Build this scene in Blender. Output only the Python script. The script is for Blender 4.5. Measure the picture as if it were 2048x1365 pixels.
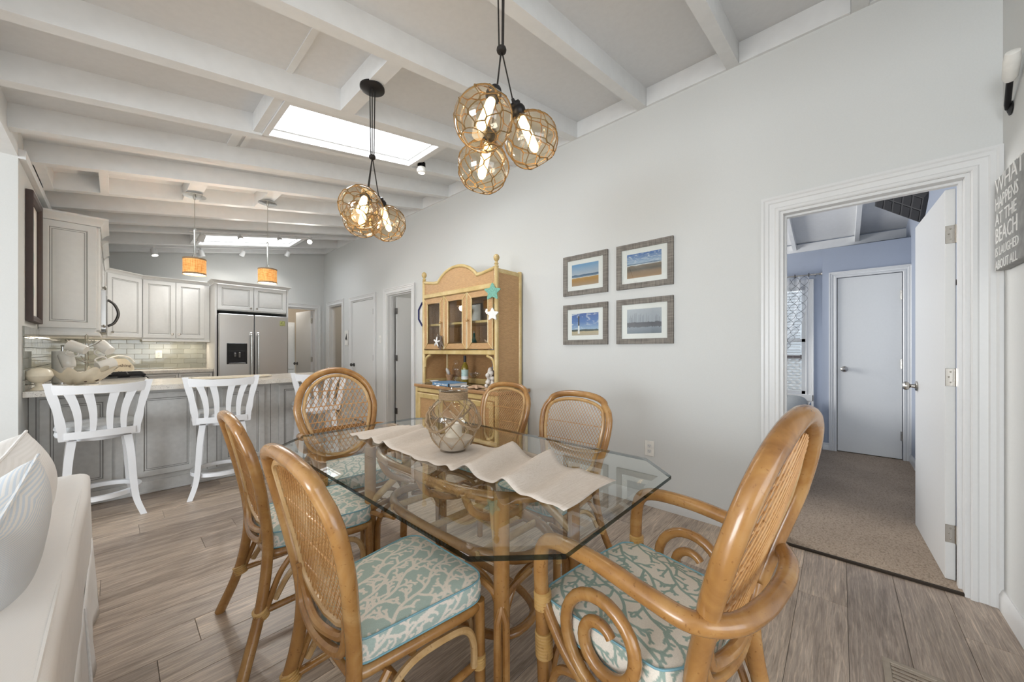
import bpy, math, random
import numpy as np
from mathutils import Vector, Matrix

for o in list(bpy.data.objects):
    bpy.data.objects.remove(o, do_unlink=True)
SC = bpy.context.scene
COL = SC.collection
PI = math.pi
rnd = random.Random(7)

# ------------------------------------------------------------------ camera
YAW = math.atan2(794, 722)
cam = bpy.data.cameras.new('camera')
cam.lens = 722 / 2048 * 36; cam.sensor_width = 36; cam.shift_y = 0.00903
cam.clip_start = 0.02; cam.clip_end = 100
camo = bpy.data.objects.new('camera', cam); COL.objects.link(camo)
camo.location = (0, 0, 1.2); camo.rotation_euler = (PI/2, 0, -YAW)
SC.camera = camo
SC.view_settings.view_transform = 'Standard'
SC.view_settings.look = 'None'
SC.view_settings.gamma = 1
SC.view_settings.use_curve_mapping = False
SC.view_settings.exposure = 0.19

# ------------------------------------------------------------------ world and lights
w = bpy.data.worlds.new('world'); SC.world = w; w.use_nodes = True
bg = w.node_tree.nodes['Background']
bg.inputs[0].default_value = (0.86, 0.93, 1.0, 1); bg.inputs[1].default_value = 2.3

def lamp(name, kind, loc, power, color=(1, 1, 1), size=0.1, size_y=None, rot=(0, 0, 0), spot=None):
    l = bpy.data.lights.new(name, kind); l.energy = power; l.color = color
    if kind == 'AREA':
        l.shape = 'RECTANGLE'; l.size = size; l.size_y = size_y or size
    else:
        l.shadow_soft_size = size
    if spot: l.spot_size = spot; l.spot_blend = 0.6
    o = bpy.data.objects.new(name, l); COL.objects.link(o)
    o.location = loc; o.rotation_euler = rot
    return o

DAY = (0.895, 0.948, 1.0)
lamp('daylight_back_window', 'AREA', (-0.3, -3.3, 1.25), 42, DAY, 3.4, 1.8, (PI/2 - .02, 0, 0))
lamp('daylight_left_window', 'AREA', (-4.55, 0.7, 1.25), 190, DAY, 2.6, 1.8, (PI/2 - .02, 0, -PI/2))
lamp('bedroom_fill', 'AREA', (4.6, 3.12, 1.45), 88, (1, .99, .97), 1.9, 1.3, (-PI/2, 0, 0))  # added fill lamp to brighten the bedroom; the wall behind it has no window
lamp('daylight_skylight_near', 'AREA', (1.28, 2.735, 3.141), 19, DAY, 1.08, 0.42, (0, -.1835, 0))
lamp('daylight_skylight_far', 'AREA', (1.385, 6.54, 3.160), 17, DAY, 1.1, 0.52, (0, -.1835, 0))

# ------------------------------------------------------------------ colour / materials
def hx(s):
    r = [int(s[i:i+2], 16) / 255 for i in (0, 2, 4)]
    return tuple(c / 12.92 if c <= 0.04045 else ((c + 0.055) / 1.055) ** 2.4 for c in r) + (1,)

class NT:
    def __init__(self, name):
        self.m = bpy.data.materials.new(name); self.m.use_nodes = True
        self.t = self.m.node_tree; self.t.nodes.clear()
        self.out = self.n('ShaderNodeOutputMaterial')
    def n(self, typ, **kw):
        x = self.t.nodes.new(typ)
        for k, v in kw.items(): setattr(x, k, v)
        return x
    def l(self, a, b): self.t.links.new(a, b)
    def val(self, node, **kw):
        for k, v in kw.items(): node.inputs[k].default_value = v
    def bsdf(self, color=None, rough=0.5, metal=0.0, **kw):
        b = self.n('ShaderNodeBsdfPrincipled')
        if color is not None: b.inputs['Base Color'].default_value = color
        b.inputs['Roughness'].default_value = rough; b.inputs['Metallic'].default_value = metal
        for k, v in kw.items(): b.inputs[k.replace('_', ' ')].default_value = v
        self.l(b.outputs[0], self.out.inputs[0]); return b
    def coord(self, scale=(1, 1, 1), kind='Object', rand=0.0):
        tc = self.n('ShaderNodeTexCoord'); mp = self.n('ShaderNodeMapping')
        mp.inputs['Scale'].default_value = scale
        if rand:
            oi = self.n('ShaderNodeObjectInfo'); ml = self.n('ShaderNodeMath', operation='MULTIPLY')
            ml.inputs[1].default_value = rand; self.l(oi.outputs['Random'], ml.inputs[0])
            cb = self.n('ShaderNodeCombineXYZ'); self.l(ml.outputs[0], cb.inputs[0]); self.l(ml.outputs[0], cb.inputs[1])
            ad = self.n('ShaderNodeVectorMath', operation='ADD')
            self.l(tc.outputs[kind], ad.inputs[0]); self.l(cb.outputs[0], ad.inputs[1]); self.l(ad.outputs[0], mp.inputs[0])
        else:
            self.l(tc.outputs[kind], mp.inputs[0])
        return mp.outputs[0]
    def noise(self, vec, scale=5, detail=3, rough=0.5, dist=0.0):
        x = self.n('ShaderNodeTexNoise'); self.l(vec, x.inputs['Vector'])
        x.inputs['Scale'].default_value = scale; x.inputs['Detail'].default_value = detail
        x.inputs['Roughness'].default_value = rough; x.inputs['Distortion'].default_value = dist
        return x.outputs['Fac']
    def ramp(self, fac, stops):
        x = self.n('ShaderNodeValToRGB'); self.l(fac, x.inputs[0]); e = x.color_ramp.elements
        while len(e) < len(stops): e.new(0.5)
        for q, (p, c) in zip(e, stops): q.position = p; q.color = c
        return x.outputs[0]
    def mix(self, fac, a, b, mode='MIX'):
        x = self.n('ShaderNodeMix', data_type='RGBA', blend_type=mode)
        for i, v in ((0, fac), (6, a), (7, b)):
            if hasattr(v, 'links'): self.l(v, x.inputs[i])
            else: x.inputs[i].default_value = v
        return x.outputs[2]
    def math(self, op, a, b=None, c=None):
        x = self.n('ShaderNodeMath', operation=op)
        for i, v in enumerate((a, b, c)):
            if v is None: continue
            if hasattr(v, 'links'): self.l(v, x.inputs[i])
            else: x.inputs[i].default_value = v
        return x.outputs[0]
    def bump(self, b, h, strength=0.2, dist=0.002):
        x = self.n('ShaderNodeBump'); x.inputs['Strength'].default_value = strength
        x.inputs['Distance'].default_value = dist; self.l(h, x.inputs['Height']); self.l(x.outputs[0], b.inputs['Normal'])

M = {}
def plain(name, color, rough=0.5, metal=0.0, nscale=40, nstr=0.08, var=0.04, **kw):
    t = NT(name); b = t.bsdf(hx(color), rough, metal, **kw)
    v = t.coord(); f = t.noise(v, nscale, 3)
    c = hx(color); d = tuple(max(0, x * (1 - var * 3)) for x in c[:3]) + (1,)
    t.l(t.ramp(f, [(0.3, d), (0.65, c)]), b.inputs['Base Color'])
    if nstr: t.bump(b, f, nstr, 0.001)
    M[name] = t.m; return t.m

plain('wall_paint', 'D2D3D1', 0.75, nscale=160, nstr=0.05, var=0.008)
plain('ceiling_paint', 'DCDDDE', 0.7, nscale=30, nstr=0.05, var=0.012)
plain('rafter_paint', 'E1E2E2', 0.6, nscale=14, nstr=0.12, var=0.015)
plain('trim_white', 'D9D9D8', 0.35, nscale=60, nstr=0.02, var=0.006)
plain('door_white', 'DADAD8', 0.4, nscale=60, nstr=0.02, var=0.006)
plain('cab_white', 'E2E1DE', 0.38, nscale=30, nstr=0.02, var=0.01)
plain('cab_grey', 'CCCBC8', 0.42, nscale=30, nstr=0.03, var=0.03)
plain('glaze', '8C8A86', 0.5, nscale=80, nstr=0.02)
plain('glaze_dark', '6C6A67', 0.5, nscale=80, nstr=0.02)
plain('blue_wall', 'A6AEBD', 0.75, nscale=160, nstr=0.05, var=0.01)
plain('beige_wall', 'C3B39E', 0.75, nscale=160, nstr=0.05, var=0.01)
plain('black_metal', '1B1A1C', 0.45, 0.3, nscale=60, nstr=0.05)
plain('cord_black', '1E1915', 0.7, nscale=200, nstr=0.1)
plain('black_plastic', '0C0C0D', 0.15, nscale=20, nstr=0.0)
plain('dark_wood', '4A3A36', 0.5, nscale=30, nstr=0.1)
plain('stool_white', 'DFE0E2', 0.32, nscale=30, nstr=0.02, var=0.004)
plain('plate_white', 'ECEAE4', 0.4, nscale=20, nstr=0.0)
plain('ceramic_white', 'EFECE6', 0.18, nscale=10, nstr=0.0, var=0.01)
plain('porcelain_ivory', 'EADFC9', 0.3, nscale=25, nstr=0.05, var=0.03)
plain('rope_tan', 'A58C6E', 0.85, nscale=300, nstr=0.5, var=0.1)
plain('net_brown', '7E6238', 0.85, nscale=300, nstr=0.4, var=0.1)
plain('sand', 'D9CFC4', 0.9, nscale=500, nstr=0.5, var=0.08)
plain('candle', 'E9E1D5', 0.6, nscale=20, nstr=0.0)
plain('coral_white', 'E9E3DC', 0.75, nscale=120, nstr=0.4, var=0.06)
plain('starfish_tan', 'CBA98B', 0.85, nscale=200, nstr=0.6, var=0.1)
plain('starfish_white', 'EFEDEA', 0.8, nscale=200, nstr=0.5, var=0.05)
plain('star_teal', '7DB5A2', 0.8, nscale=120, nstr=0.5, var=0.12)
plain('driftwood', '7E6F63', 0.85, nscale=60, nstr=0.6, var=0.15)
plain('lighthouse_grey', '9A98A3', 0.7, nscale=60, nstr=0.3, var=0.08)
plain('terracotta_pale', 'B48E6C', 0.7, nscale=60, nstr=0.2, var=0.08)
plain('navy', '22275E', 0.6, nscale=60, nstr=0.1)
plain('bottle_glass', '8A7A2E', 0.08, nscale=5, nstr=0.0)
plain('label_aqua', 'BFDAD5', 0.5, nscale=30, nstr=0.0, var=0.1)
plain('label_white', 'E6E9E8', 0.5, nscale=30, nstr=0.0)
plain('book_blue', '6F9CC4', 0.5, nscale=30, nstr=0.05, var=0.08)
plain('book_dark', '20222A', 0.5, nscale=30, nstr=0.05)
plain('paper_white', 'EFEDE8', 0.7, nscale=30, nstr=0.0, var=0.01)
plain('mat_white', 'F1F0EF', 0.8, nscale=200, nstr=0.02, var=0.005)
plain('iron_black', '17161A', 0.55, 0.2, nscale=80, nstr=0.3)
plain('bulb_frost', 'FFF2DC', 0.4, nstr=0.0)
plain('lettering_dark', '3A342F', 0.6, nstr=0.0)
plain('lettering_white', 'E4E3DF', 0.7, nstr=0.0)
plain('lamp_yellow', 'E8D08A', 0.7, nstr=0.0)
plain('bed_top', 'A9ACAC', 0.9, nscale=40, nstr=0.3, var=0.05)
plain('grey_box', '3B3B3D', 0.6, nstr=0.0)
plain('lime_magnet', 'D7DB8E', 0.5, nscale=90, nstr=0.0, var=0.25)
plain('gap_dark', '4A4A4A', 0.8, nstr=0.0)
plain('teal_glass', '4C8A8A', 0.1, nscale=60, nstr=0.2)
plain('sign_grey', '9A9A97', 0.7, nscale=25, nstr=0.2, var=0.1)
plain('green_rug', 'A9AFA2', 0.9, nscale=60, nstr=0.2)
plain('carpet_edge', '33291F', 0.9, nscale=300, nstr=0.3)

def metal(name, color, rough, brushed=None):
    t = NT(name); b = t.bsdf(hx(color), rough, 1.0)
    v = t.coord(brushed or (1, 1, 1)); f = t.noise(v, 30, 3)
    rr = t.math('MULTIPLY_ADD', f, 0.08, rough - 0.03); t.l(rr, b.inputs['Roughness']); M[name] = t.m
metal('nickel', 'B9B4AC', 0.25); metal('chrome', 'D8D8D6', 0.12)
metal('steel', 'C6C5C4', 0.3, (1, 1, 60)); metal('dark_steel', '6A6866', 0.35); plain('vent_metal', 'A39686', 0.5)

def rattan(name, c0, c1, c2, rough=0.27):
    t = NT(name); b = t.bsdf(hx(c1), rough, 0, Coat_Weight=0.35, Coat_Roughness=0.12)
    v = t.coord(rand=3.0); f = t.noise(v, 7, 4, 0.6, 0.6)
    f2 = t.noise(t.coord((1, 1, 1), rand=5.0), 90, 2, 0.6)
    a = t.ramp(f, [(0.25, hx(c0)), (0.52, hx(c1)), (0.78, hx(c2))])
    dk = t.ramp(f2, [(0.28, (0.45, 0.33, 0.22, 1)), (0.36, (1, 1, 1, 1))])
    t.l(t.mix(0.55, a, dk, 'MULTIPLY'), b.inputs['Base Color'])
    t.bump(b, f2, 0.06, 0.001); M[name] = t.m
rattan('rattan', '80562C', 'A17440', 'BC9560')
rattan('rattan_light', 'A57C4A', 'BE9A69', 'D0B288')
rattan('rattan_dark', '7C5430', '9A6E3F', 'B28756')
rattan('cane', 'A9743C', 'C4935A', 'D8B283', 0.4)
rattan('cane_wrap', 'A9803F', 'C29A5C', 'CFAE74', 0.45)
rattan('hutch_wood', 'B69A5E', 'CAB078', 'D8C492', 0.42)

def wicker(name, c0, c1, sc=90):
    t = NT(name); b = t.bsdf(hx(c1), 0.55)
    tc = t.n('ShaderNodeTexCoord'); sp = t.n('ShaderNodeSeparateXYZ'); t.l(tc.outputs['Object'], sp.inputs[0])
    h = t.math('ADD', sp.outputs[0], sp.outputs[1])
    s1 = t.math('SINE', t.math('MULTIPLY', h, sc * 4.0)); s2 = t.math('SINE', t.math('MULTIPLY', sp.outputs[2], sc * 7.0))
    pr = t.math('MULTIPLY', s1, s2)
    f = t.math('MULTIPLY_ADD', pr, 0.35, 0.5)
    n = t.noise(t.coord((1, 1, 5)), 25, 3)
    c = t.ramp(f, [(0.14, hx(c0)), (0.62, hx(c1))])
    c2 = t.ramp(n, [(0.3, (0.78, 0.72, 0.66, 1)), (0.7, (1.06, 1.02, 1, 1))])
    t.l(t.mix(0.8, c, c2, 'MULTIPLY'), b.inputs['Base Color'])
    t.bump(b, f, 0.5, 0.002); M[name] = t.m
wicker('wicker', '7E5A34', 'D2AC7C'); wicker('wicker_dark', '6E4A28', 'BE9566')

def floor_wood():
    t = NT('plank_wood'); b = t.bsdf(None, 0.36)
    oi = t.n('ShaderNodeObjectInfo')
    v = t.coord((1.1, 9, 1), rand=37.0)
    g = t.noise(v, 2.2, 6, 0.62, 1.6)
    v2 = t.coord((3.0, 75, 1), rand=37.0); g2 = t.noise(v2, 3.0, 5, 0.7, 0.8)
    wv = t.n('ShaderNodeTexWave', wave_type='RINGS', bands_direction='Z'); t.l(t.coord((0.55, 4.2, 1), rand=37.0), wv.inputs['Vector'])
    wv.inputs['Scale'].default_value = 5; wv.inputs['Distortion'].default_value = 9
    wv.inputs['Detail'].default_value = 3; wv.inputs['Detail Scale'].default_value = 1.3
    base = t.ramp(g, [(0.28, hx('83766B')), (0.5, hx('A6988B')), (0.72, hx('C2B4A6'))])
    fine = t.ramp(g2, [(0.3, (0.66, 0.63, 0.60, 1)), (0.5, (1, 1, 1, 1)), (0.72, (1.22, 1.2, 1.17, 1))])
    rings = t.ramp(wv.outputs['Fac'], [(0.0, (1.0, 1.0, 1.0, 1)), (0.82, (1, 1, 1, 1)), (0.97, (1.3, 1.28, 1.24, 1))])
    c = t.mix(1.0, base, fine, 'MULTIPLY'); c = t.mix(0.85, c, rings, 'MULTIPLY')
    br = t.ramp(oi.outputs['Random'], [(0, (0.72, 0.69, 0.68, 1)), (0.3, (0.92, 0.89, 0.87, 1)), (0.65, (1.06, 1.03, 1.0, 1)), (0.85, (1.2, 1.16, 1.1, 1)), (1, (1.42, 1.36, 1.27, 1))])
    c = t.mix(1.0, c, br, 'MULTIPLY'); t.l(c, b.inputs['Base Color'])
    t.bump(b, g2, 0.12, 0.001); M['plank_wood'] = t.m
floor_wood()

def carpet():
    t = NT('carpet'); b = t.bsdf(None, 0.95)
    v = t.coord(); vo = t.n('ShaderNodeTexVoronoi'); t.l(t.coord((1, 1.6, 1)), vo.inputs['Vector']); vo.inputs['Scale'].default_value = 75
    n = t.noise(v, 2.5, 3); n2 = t.noise(v, 300, 2)
    c = t.ramp(vo.outputs['Distance'], [(0.0, hx('BDAA97')), (0.6, hx('AB9885')), (0.95, hx('8F7E6D'))])
    c2 = t.ramp(n, [(0.3, (0.85, 0.85, 0.85, 1)), (0.7, (1.08, 1.08, 1.08, 1))])
    t.l(t.mix(1.0, c, c2, 'MULTIPLY'), b.inputs['Base Color'])
    t.bump(b, t.math('SUBTRACT', n2, vo.outputs['Distance']), 0.6, 0.006); M['carpet'] = t.m
carpet()

def granite():
    t = NT('granite'); b = t.bsdf(None, 0.16)
    v = t.coord(); a = t.noise(v, 14, 3); s = t.noise(v, 130, 2, 0.7); s2 = t.noise(v, 75, 3, 0.8, 0.5)
    base = t.ramp(a, [(0.3, hx('CFC8BD')), (0.7, hx('DFDAD2'))])
    k = t.ramp(s, [(0.33, (0.25, 0.24, 0.24, 1)), (0.40, (1, 1, 1, 1))])
    k2 = t.ramp(s2, [(0.30, (0.55, 0.48, 0.43, 1)), (0.36, (1, 1, 1, 1))])
    t.l(t.mix(0.85, t.mix(0.9, base, k, 'MULTIPLY'), k2, 'MULTIPLY'), b.inputs['Base Color']); M['granite'] = t.m
granite()

def tile():
    t = NT('glass_tile'); b = t.bsdf(None, 0.06, 0, Coat_Weight=0.8, Coat_Roughness=0.03)
    oi = t.n('ShaderNodeObjectInfo')
    t.l(t.ramp(oi.outputs['Random'], [(0, hx('8D9089')), (1, hx('A2A49B'))]), b.inputs['Base Color'])
    t.bump(b, t.noise(t.coord(), 22, 1), 0.06, 0.004); M['glass_tile'] = t.m
tile(); plain('grout', 'C9C7BF', 0.8, nscale=200, nstr=0.1)

def pane(name, tint, refl=0.9, rough=0.0, ior=1.5):
    t = NT(name); tr = t.n('ShaderNodeBsdfTransparent'); tr.inputs[0].default_value = tint
    gl = t.n('ShaderNodeBsdfGlossy'); gl.inputs['Roughness'].default_value = rough
    lw = t.n('ShaderNodeLayerWeight'); lw.inputs[0].default_value = 0.5   # Schlick reflectance, same from both sides
    f = t.math('MULTIPLY', t.math('MULTIPLY_ADD', t.math('POWER', lw.outputs['Facing'], 4.0), 0.9, ((ior - 1) / (ior + 1)) ** 2 * 1.6), refl)
    mx = t.n('ShaderNodeMixShader'); t.l(f, mx.inputs[0]); t.l(tr.outputs[0], mx.inputs[1]); t.l(gl.outputs[0], mx.inputs[2])
    t.l(mx.outputs[0], t.out.inputs[0]); M[name] = t.m
pane('clear_glass', (0.96, 0.97, 0.96, 1)); pane('table_glass', (0.86, 0.91, 0.885, 1), 1.0, 0.0, 1.5)
pane('amber_glass', (0.99, 0.925, 0.80, 1), 1.3, 0.02); pane('vase_glass', (0.93, 0.91, 0.87, 1), 0.9)
pane('sheer', (0.85, 0.86, 0.88, 1), 0.0)
pane('glass_edge', (0.09, 0.15, 0.17, 1), 0.6, 0.02)

def emit(name, color, strength):
    t = NT(name); e = t.n('ShaderNodeEmission'); e.inputs[0].default_value = hx(color); e.inputs[1].default_value = strength
    t.l(e.outputs[0], t.out.inputs[0]); M[name] = t.m
emit('sky_pane', 'FFFFFF', 2.6); emit('bulb', 'FFD9A0', 7.0); emit('spot_lens', 'FFF6E6', 14.0); emit('led_white', 'FFF4E0', 3.5)
emit('window_sky', 'F4F8FF', 1.8)

def burlap():
    t = NT('burlap_shade'); b = t.bsdf(None, 0.9)
    n = t.noise(t.coord((30, 30, 260)), 1.0, 3); n2 = t.noise(t.coord((220, 220, 12)), 1.0, 3)
    f = t.math('MULTIPLY', n, n2)
    c = t.ramp(f, [(0.15, hx('B8783A')), (0.32, hx('DDA463'))]); t.l(c, b.inputs['Base Color'])
    t.l(c, b.inputs['Emission Color']); b.inputs['Emission Strength'].default_value = 0.75
    M['burlap_shade'] = t.m
burlap()

def linen(name, c0, c1):
    t = NT(name); b = t.bsdf(None, 0.9)
    n = t.noise(t.coord((12, 700, 700)), 1.0, 3); n2 = t.noise(t.coord((700, 12, 700)), 1.0, 3)
    f = t.math('MULTIPLY_ADD', n, 0.5, t.math('MULTIPLY', n2, 0.5))
    t.l(t.ramp(f, [(0.35, hx(c0)), (0.6, hx(c1))]), b.inputs['Base Color']); t.bump(b, f, 0.3, 0.001); M[name] = t.m
linen('linen', 'C6B9AC', 'DAD0C6'); linen('seat_grey', 'A9AAAA', 'C3C4C4')

def slip(name, c0, c1, sc, rot=(0, 0, 0)):
    t = NT(name); b = t.bsdf(None, 0.92)
    wv = t.n('ShaderNodeTexWave', wave_type='BANDS', bands_direction='Y')
    v = t.coord(); 
    t.l(v, wv.inputs['Vector']); wv.inputs['Scale'].default_value = sc; wv.inputs['Distortion'].default_value = 0.15
    t.l(t.ramp(wv.outputs['Fac'], [(0.35, hx(c0)), (0.6, hx(c1))]), b.inputs['Base Color'])
    t.bump(b, t.noise(v, 6, 3), 0.5, 0.02); M[name] = t.m
slip('slip_white', 'E4E1DD', 'E9E6E3', 75); slip('slip_stripe', 'C9D1D9', 'E0DEDB', 75); slip('slip_blue', '7F9AB0', 'E2E2DE', 42)

def coral_mat(name, cbg, ccor):
    t = NT(name); b = t.bsdf(None, 0.85)
    at = t.n('ShaderNodeAttribute', attribute_name='print')
    v = t.coord(); n = t.noise(v, 450, 2)
    c = t.mix(at.outputs['Fac'], hx(cbg), hx(ccor))
    c2 = t.ramp(n, [(0.3, (0.9, 0.9, 0.9, 1)), (0.7, (1.05, 1.05, 1.05, 1))])
    t.l(t.mix(1.0, c, c2, 'MULTIPLY'), b.inputs['Base Color']); t.bump(b, n, 0.25, 0.001); M[name] = t.m
coral_mat('coral_sage', 'ABBBB3', 'E6DCD0'); coral_mat('coral_cream', 'E2D9CB', '94A69B')
plain('piping_teal', '7FA9B4', 0.8, nscale=200, nstr=0.2)

def weathered():
    t = NT('weathered_wood'); b = t.bsdf(None, 0.6)
    n = t.noise(t.coord((6, 6, 90)), 1, 4, 0.6, 0.3); n2 = t.noise(t.coord((6, 90, 6)), 1, 4, 0.6, 0.3)
    f = t.math('MULTIPLY_ADD', n, 0.5, t.math('MULTIPLY', n2, 0.5))
    t.l(t.ramp(f, [(0.36, hx('57524C')), (0.5, hx('767069')), (0.62, hx('8B857C'))]), b.inputs['Base Color'])
    t.bump(b, f, 0.3, 0.002); M['weathered_wood'] = t.m
weathered()

def photo(name, kind):
    # flat printed photograph, generated coordinates: x = 0..1 along, z = 0..1 up
    t = NT(name); b = t.bsdf(None, 0.25)
    tc = t.n('ShaderNodeTexCoord'); sp = t.n('ShaderNodeSeparateXYZ'); t.l(tc.outputs['Generated'], sp.inputs[0])
    u = sp.outputs[1]; v = sp.outputs[2]
    nz = t.noise(t.coord((1, 3, 9), 'Generated'), 1.6, 5, 0.6, 0.6)
    nf = t.noise(t.coord((1, 60, 60), 'Generated'), 1.0, 3)
    vv = t.math('ADD', v, t.math('MULTIPLY', t.math('SUBTRACT', nz, 0.5), 0.10))
    if kind == 'dune':
        base = t.ramp(vv, [(0.0, hx('B49A80')), (0.26, hx('B98E52')), (0.36, hx('C39A5A')), (0.37, hx('E9E6E2')), (0.42, hx('6D86A0')), (0.5, hx('4F6F8F')), (0.51, hx('B9C3D0')), (1.0, hx('6FA3D0'))])
    elif kind == 'beach':
        base = t.ramp(vv, [(0.0, hx('B08E70')), (0.22, hx('9C8672')), (0.34, hx('6F6A66')), (0.5, hx('8F8274')), (0.52, hx('E3E6EA')), (0.56, hx('55718E')), (0.60, hx('AFC3DA')), (1.0, hx('3E6FB4'))])
        cl = t.ramp(t.noise(t.coord((1, 3, 6), 'Generated'), 2.4, 5, 0.6, 0.8), [(0.5, (0, 0, 0, 1)), (0.66, (1, 1, 1, 1))])
        up = t.math('GREATER_THAN', v, 0.6)
        base = t.mix(t.math('MULTIPLY', cl, up), base, hx('CBD6E4'))
    elif kind == 'lighthouse':
        base = t.ramp(vv, [(0.0, hx('B9AB94')), (0.18, hx('C6B491')), (0.19, hx('33402F')), (0.26, hx('3A4A4A')), (0.27, hx('9DB9D8')), (0.6, hx('4F7CC0')), (1.0, hx('2E5AA8'))])
        cl = t.ramp(t.noise(t.coord((1, 2, 3), 'Generated'), 2.0, 5, 0.6, 0.8), [(0.52, (0, 0, 0, 1)), (0.68, (1, 1, 1, 1))])
        base = t.mix(t.math('MULTIPLY', cl, t.math('GREATER_THAN', v, 0.3)), base, hx('D7DEE8'))
    else:
        base = t.ramp(v, [(0.0, hx('77808E')), (0.3, hx('98A0AE')), (0.42, hx('868B98')), (0.45, hx('A9AFBB')), (1.0, hx('B9BEC9'))])
        st = t.noise(t.coord((1, 16, 2.0), 'Generated'), 1.6, 4, 0.7)
        band = t.math('LESS_THAN', t.math('ABSOLUTE', t.math('SUBTRACT', v, 0.36)), t.math('MULTIPLY', st, 0.20))
        base = t.mix(t.math('MULTIPLY', band, 0.8), base, hx('4A4650'))
    c2 = t.ramp(nf, [(0.3, (0.82, 0.82, 0.82, 1)), (0.7, (1.1, 1.1, 1.1, 1))])
    t.l(t.mix(1.0, base, c2, 'MULTIPLY'), b.inputs['Base Color']); M[name] = t.m
for k in ('dune', 'beach', 'lighthouse', 'harbour'): photo('photo_' + k, k)

def bedskirt():
    t = NT('bed_skirt'); b = t.bsdf(None, 0.9)
    n = t.noise(t.coord(), 26, 3, 0.6, 1.6)
    t.l(t.ramp(n, [(0.42, hx('4E6E96')), (0.5, hx('AEBCCB')), (0.58, hx('5C7CA2'))]), b.inputs['Base Color']); M['bed_skirt'] = t.m
bedskirt()
def siding():
    t = NT('siding'); b = t.bsdf(None, 0.6)
    v = t.coord(); wv = t.n('ShaderNodeTexWave', wave_type='BANDS', bands_direction='Z', wave_profile='SAW'); t.l(v, wv.inputs['Vector']); wv.inputs['Scale'].default_value = 2.2
    t.l(t.ramp(wv.outputs['Fac'], [(0.0, hx('C9CCD0')), (0.9, hx('E6E8EA'))]), b.inputs['Base Color']); M['siding'] = t.m
siding()

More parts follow.
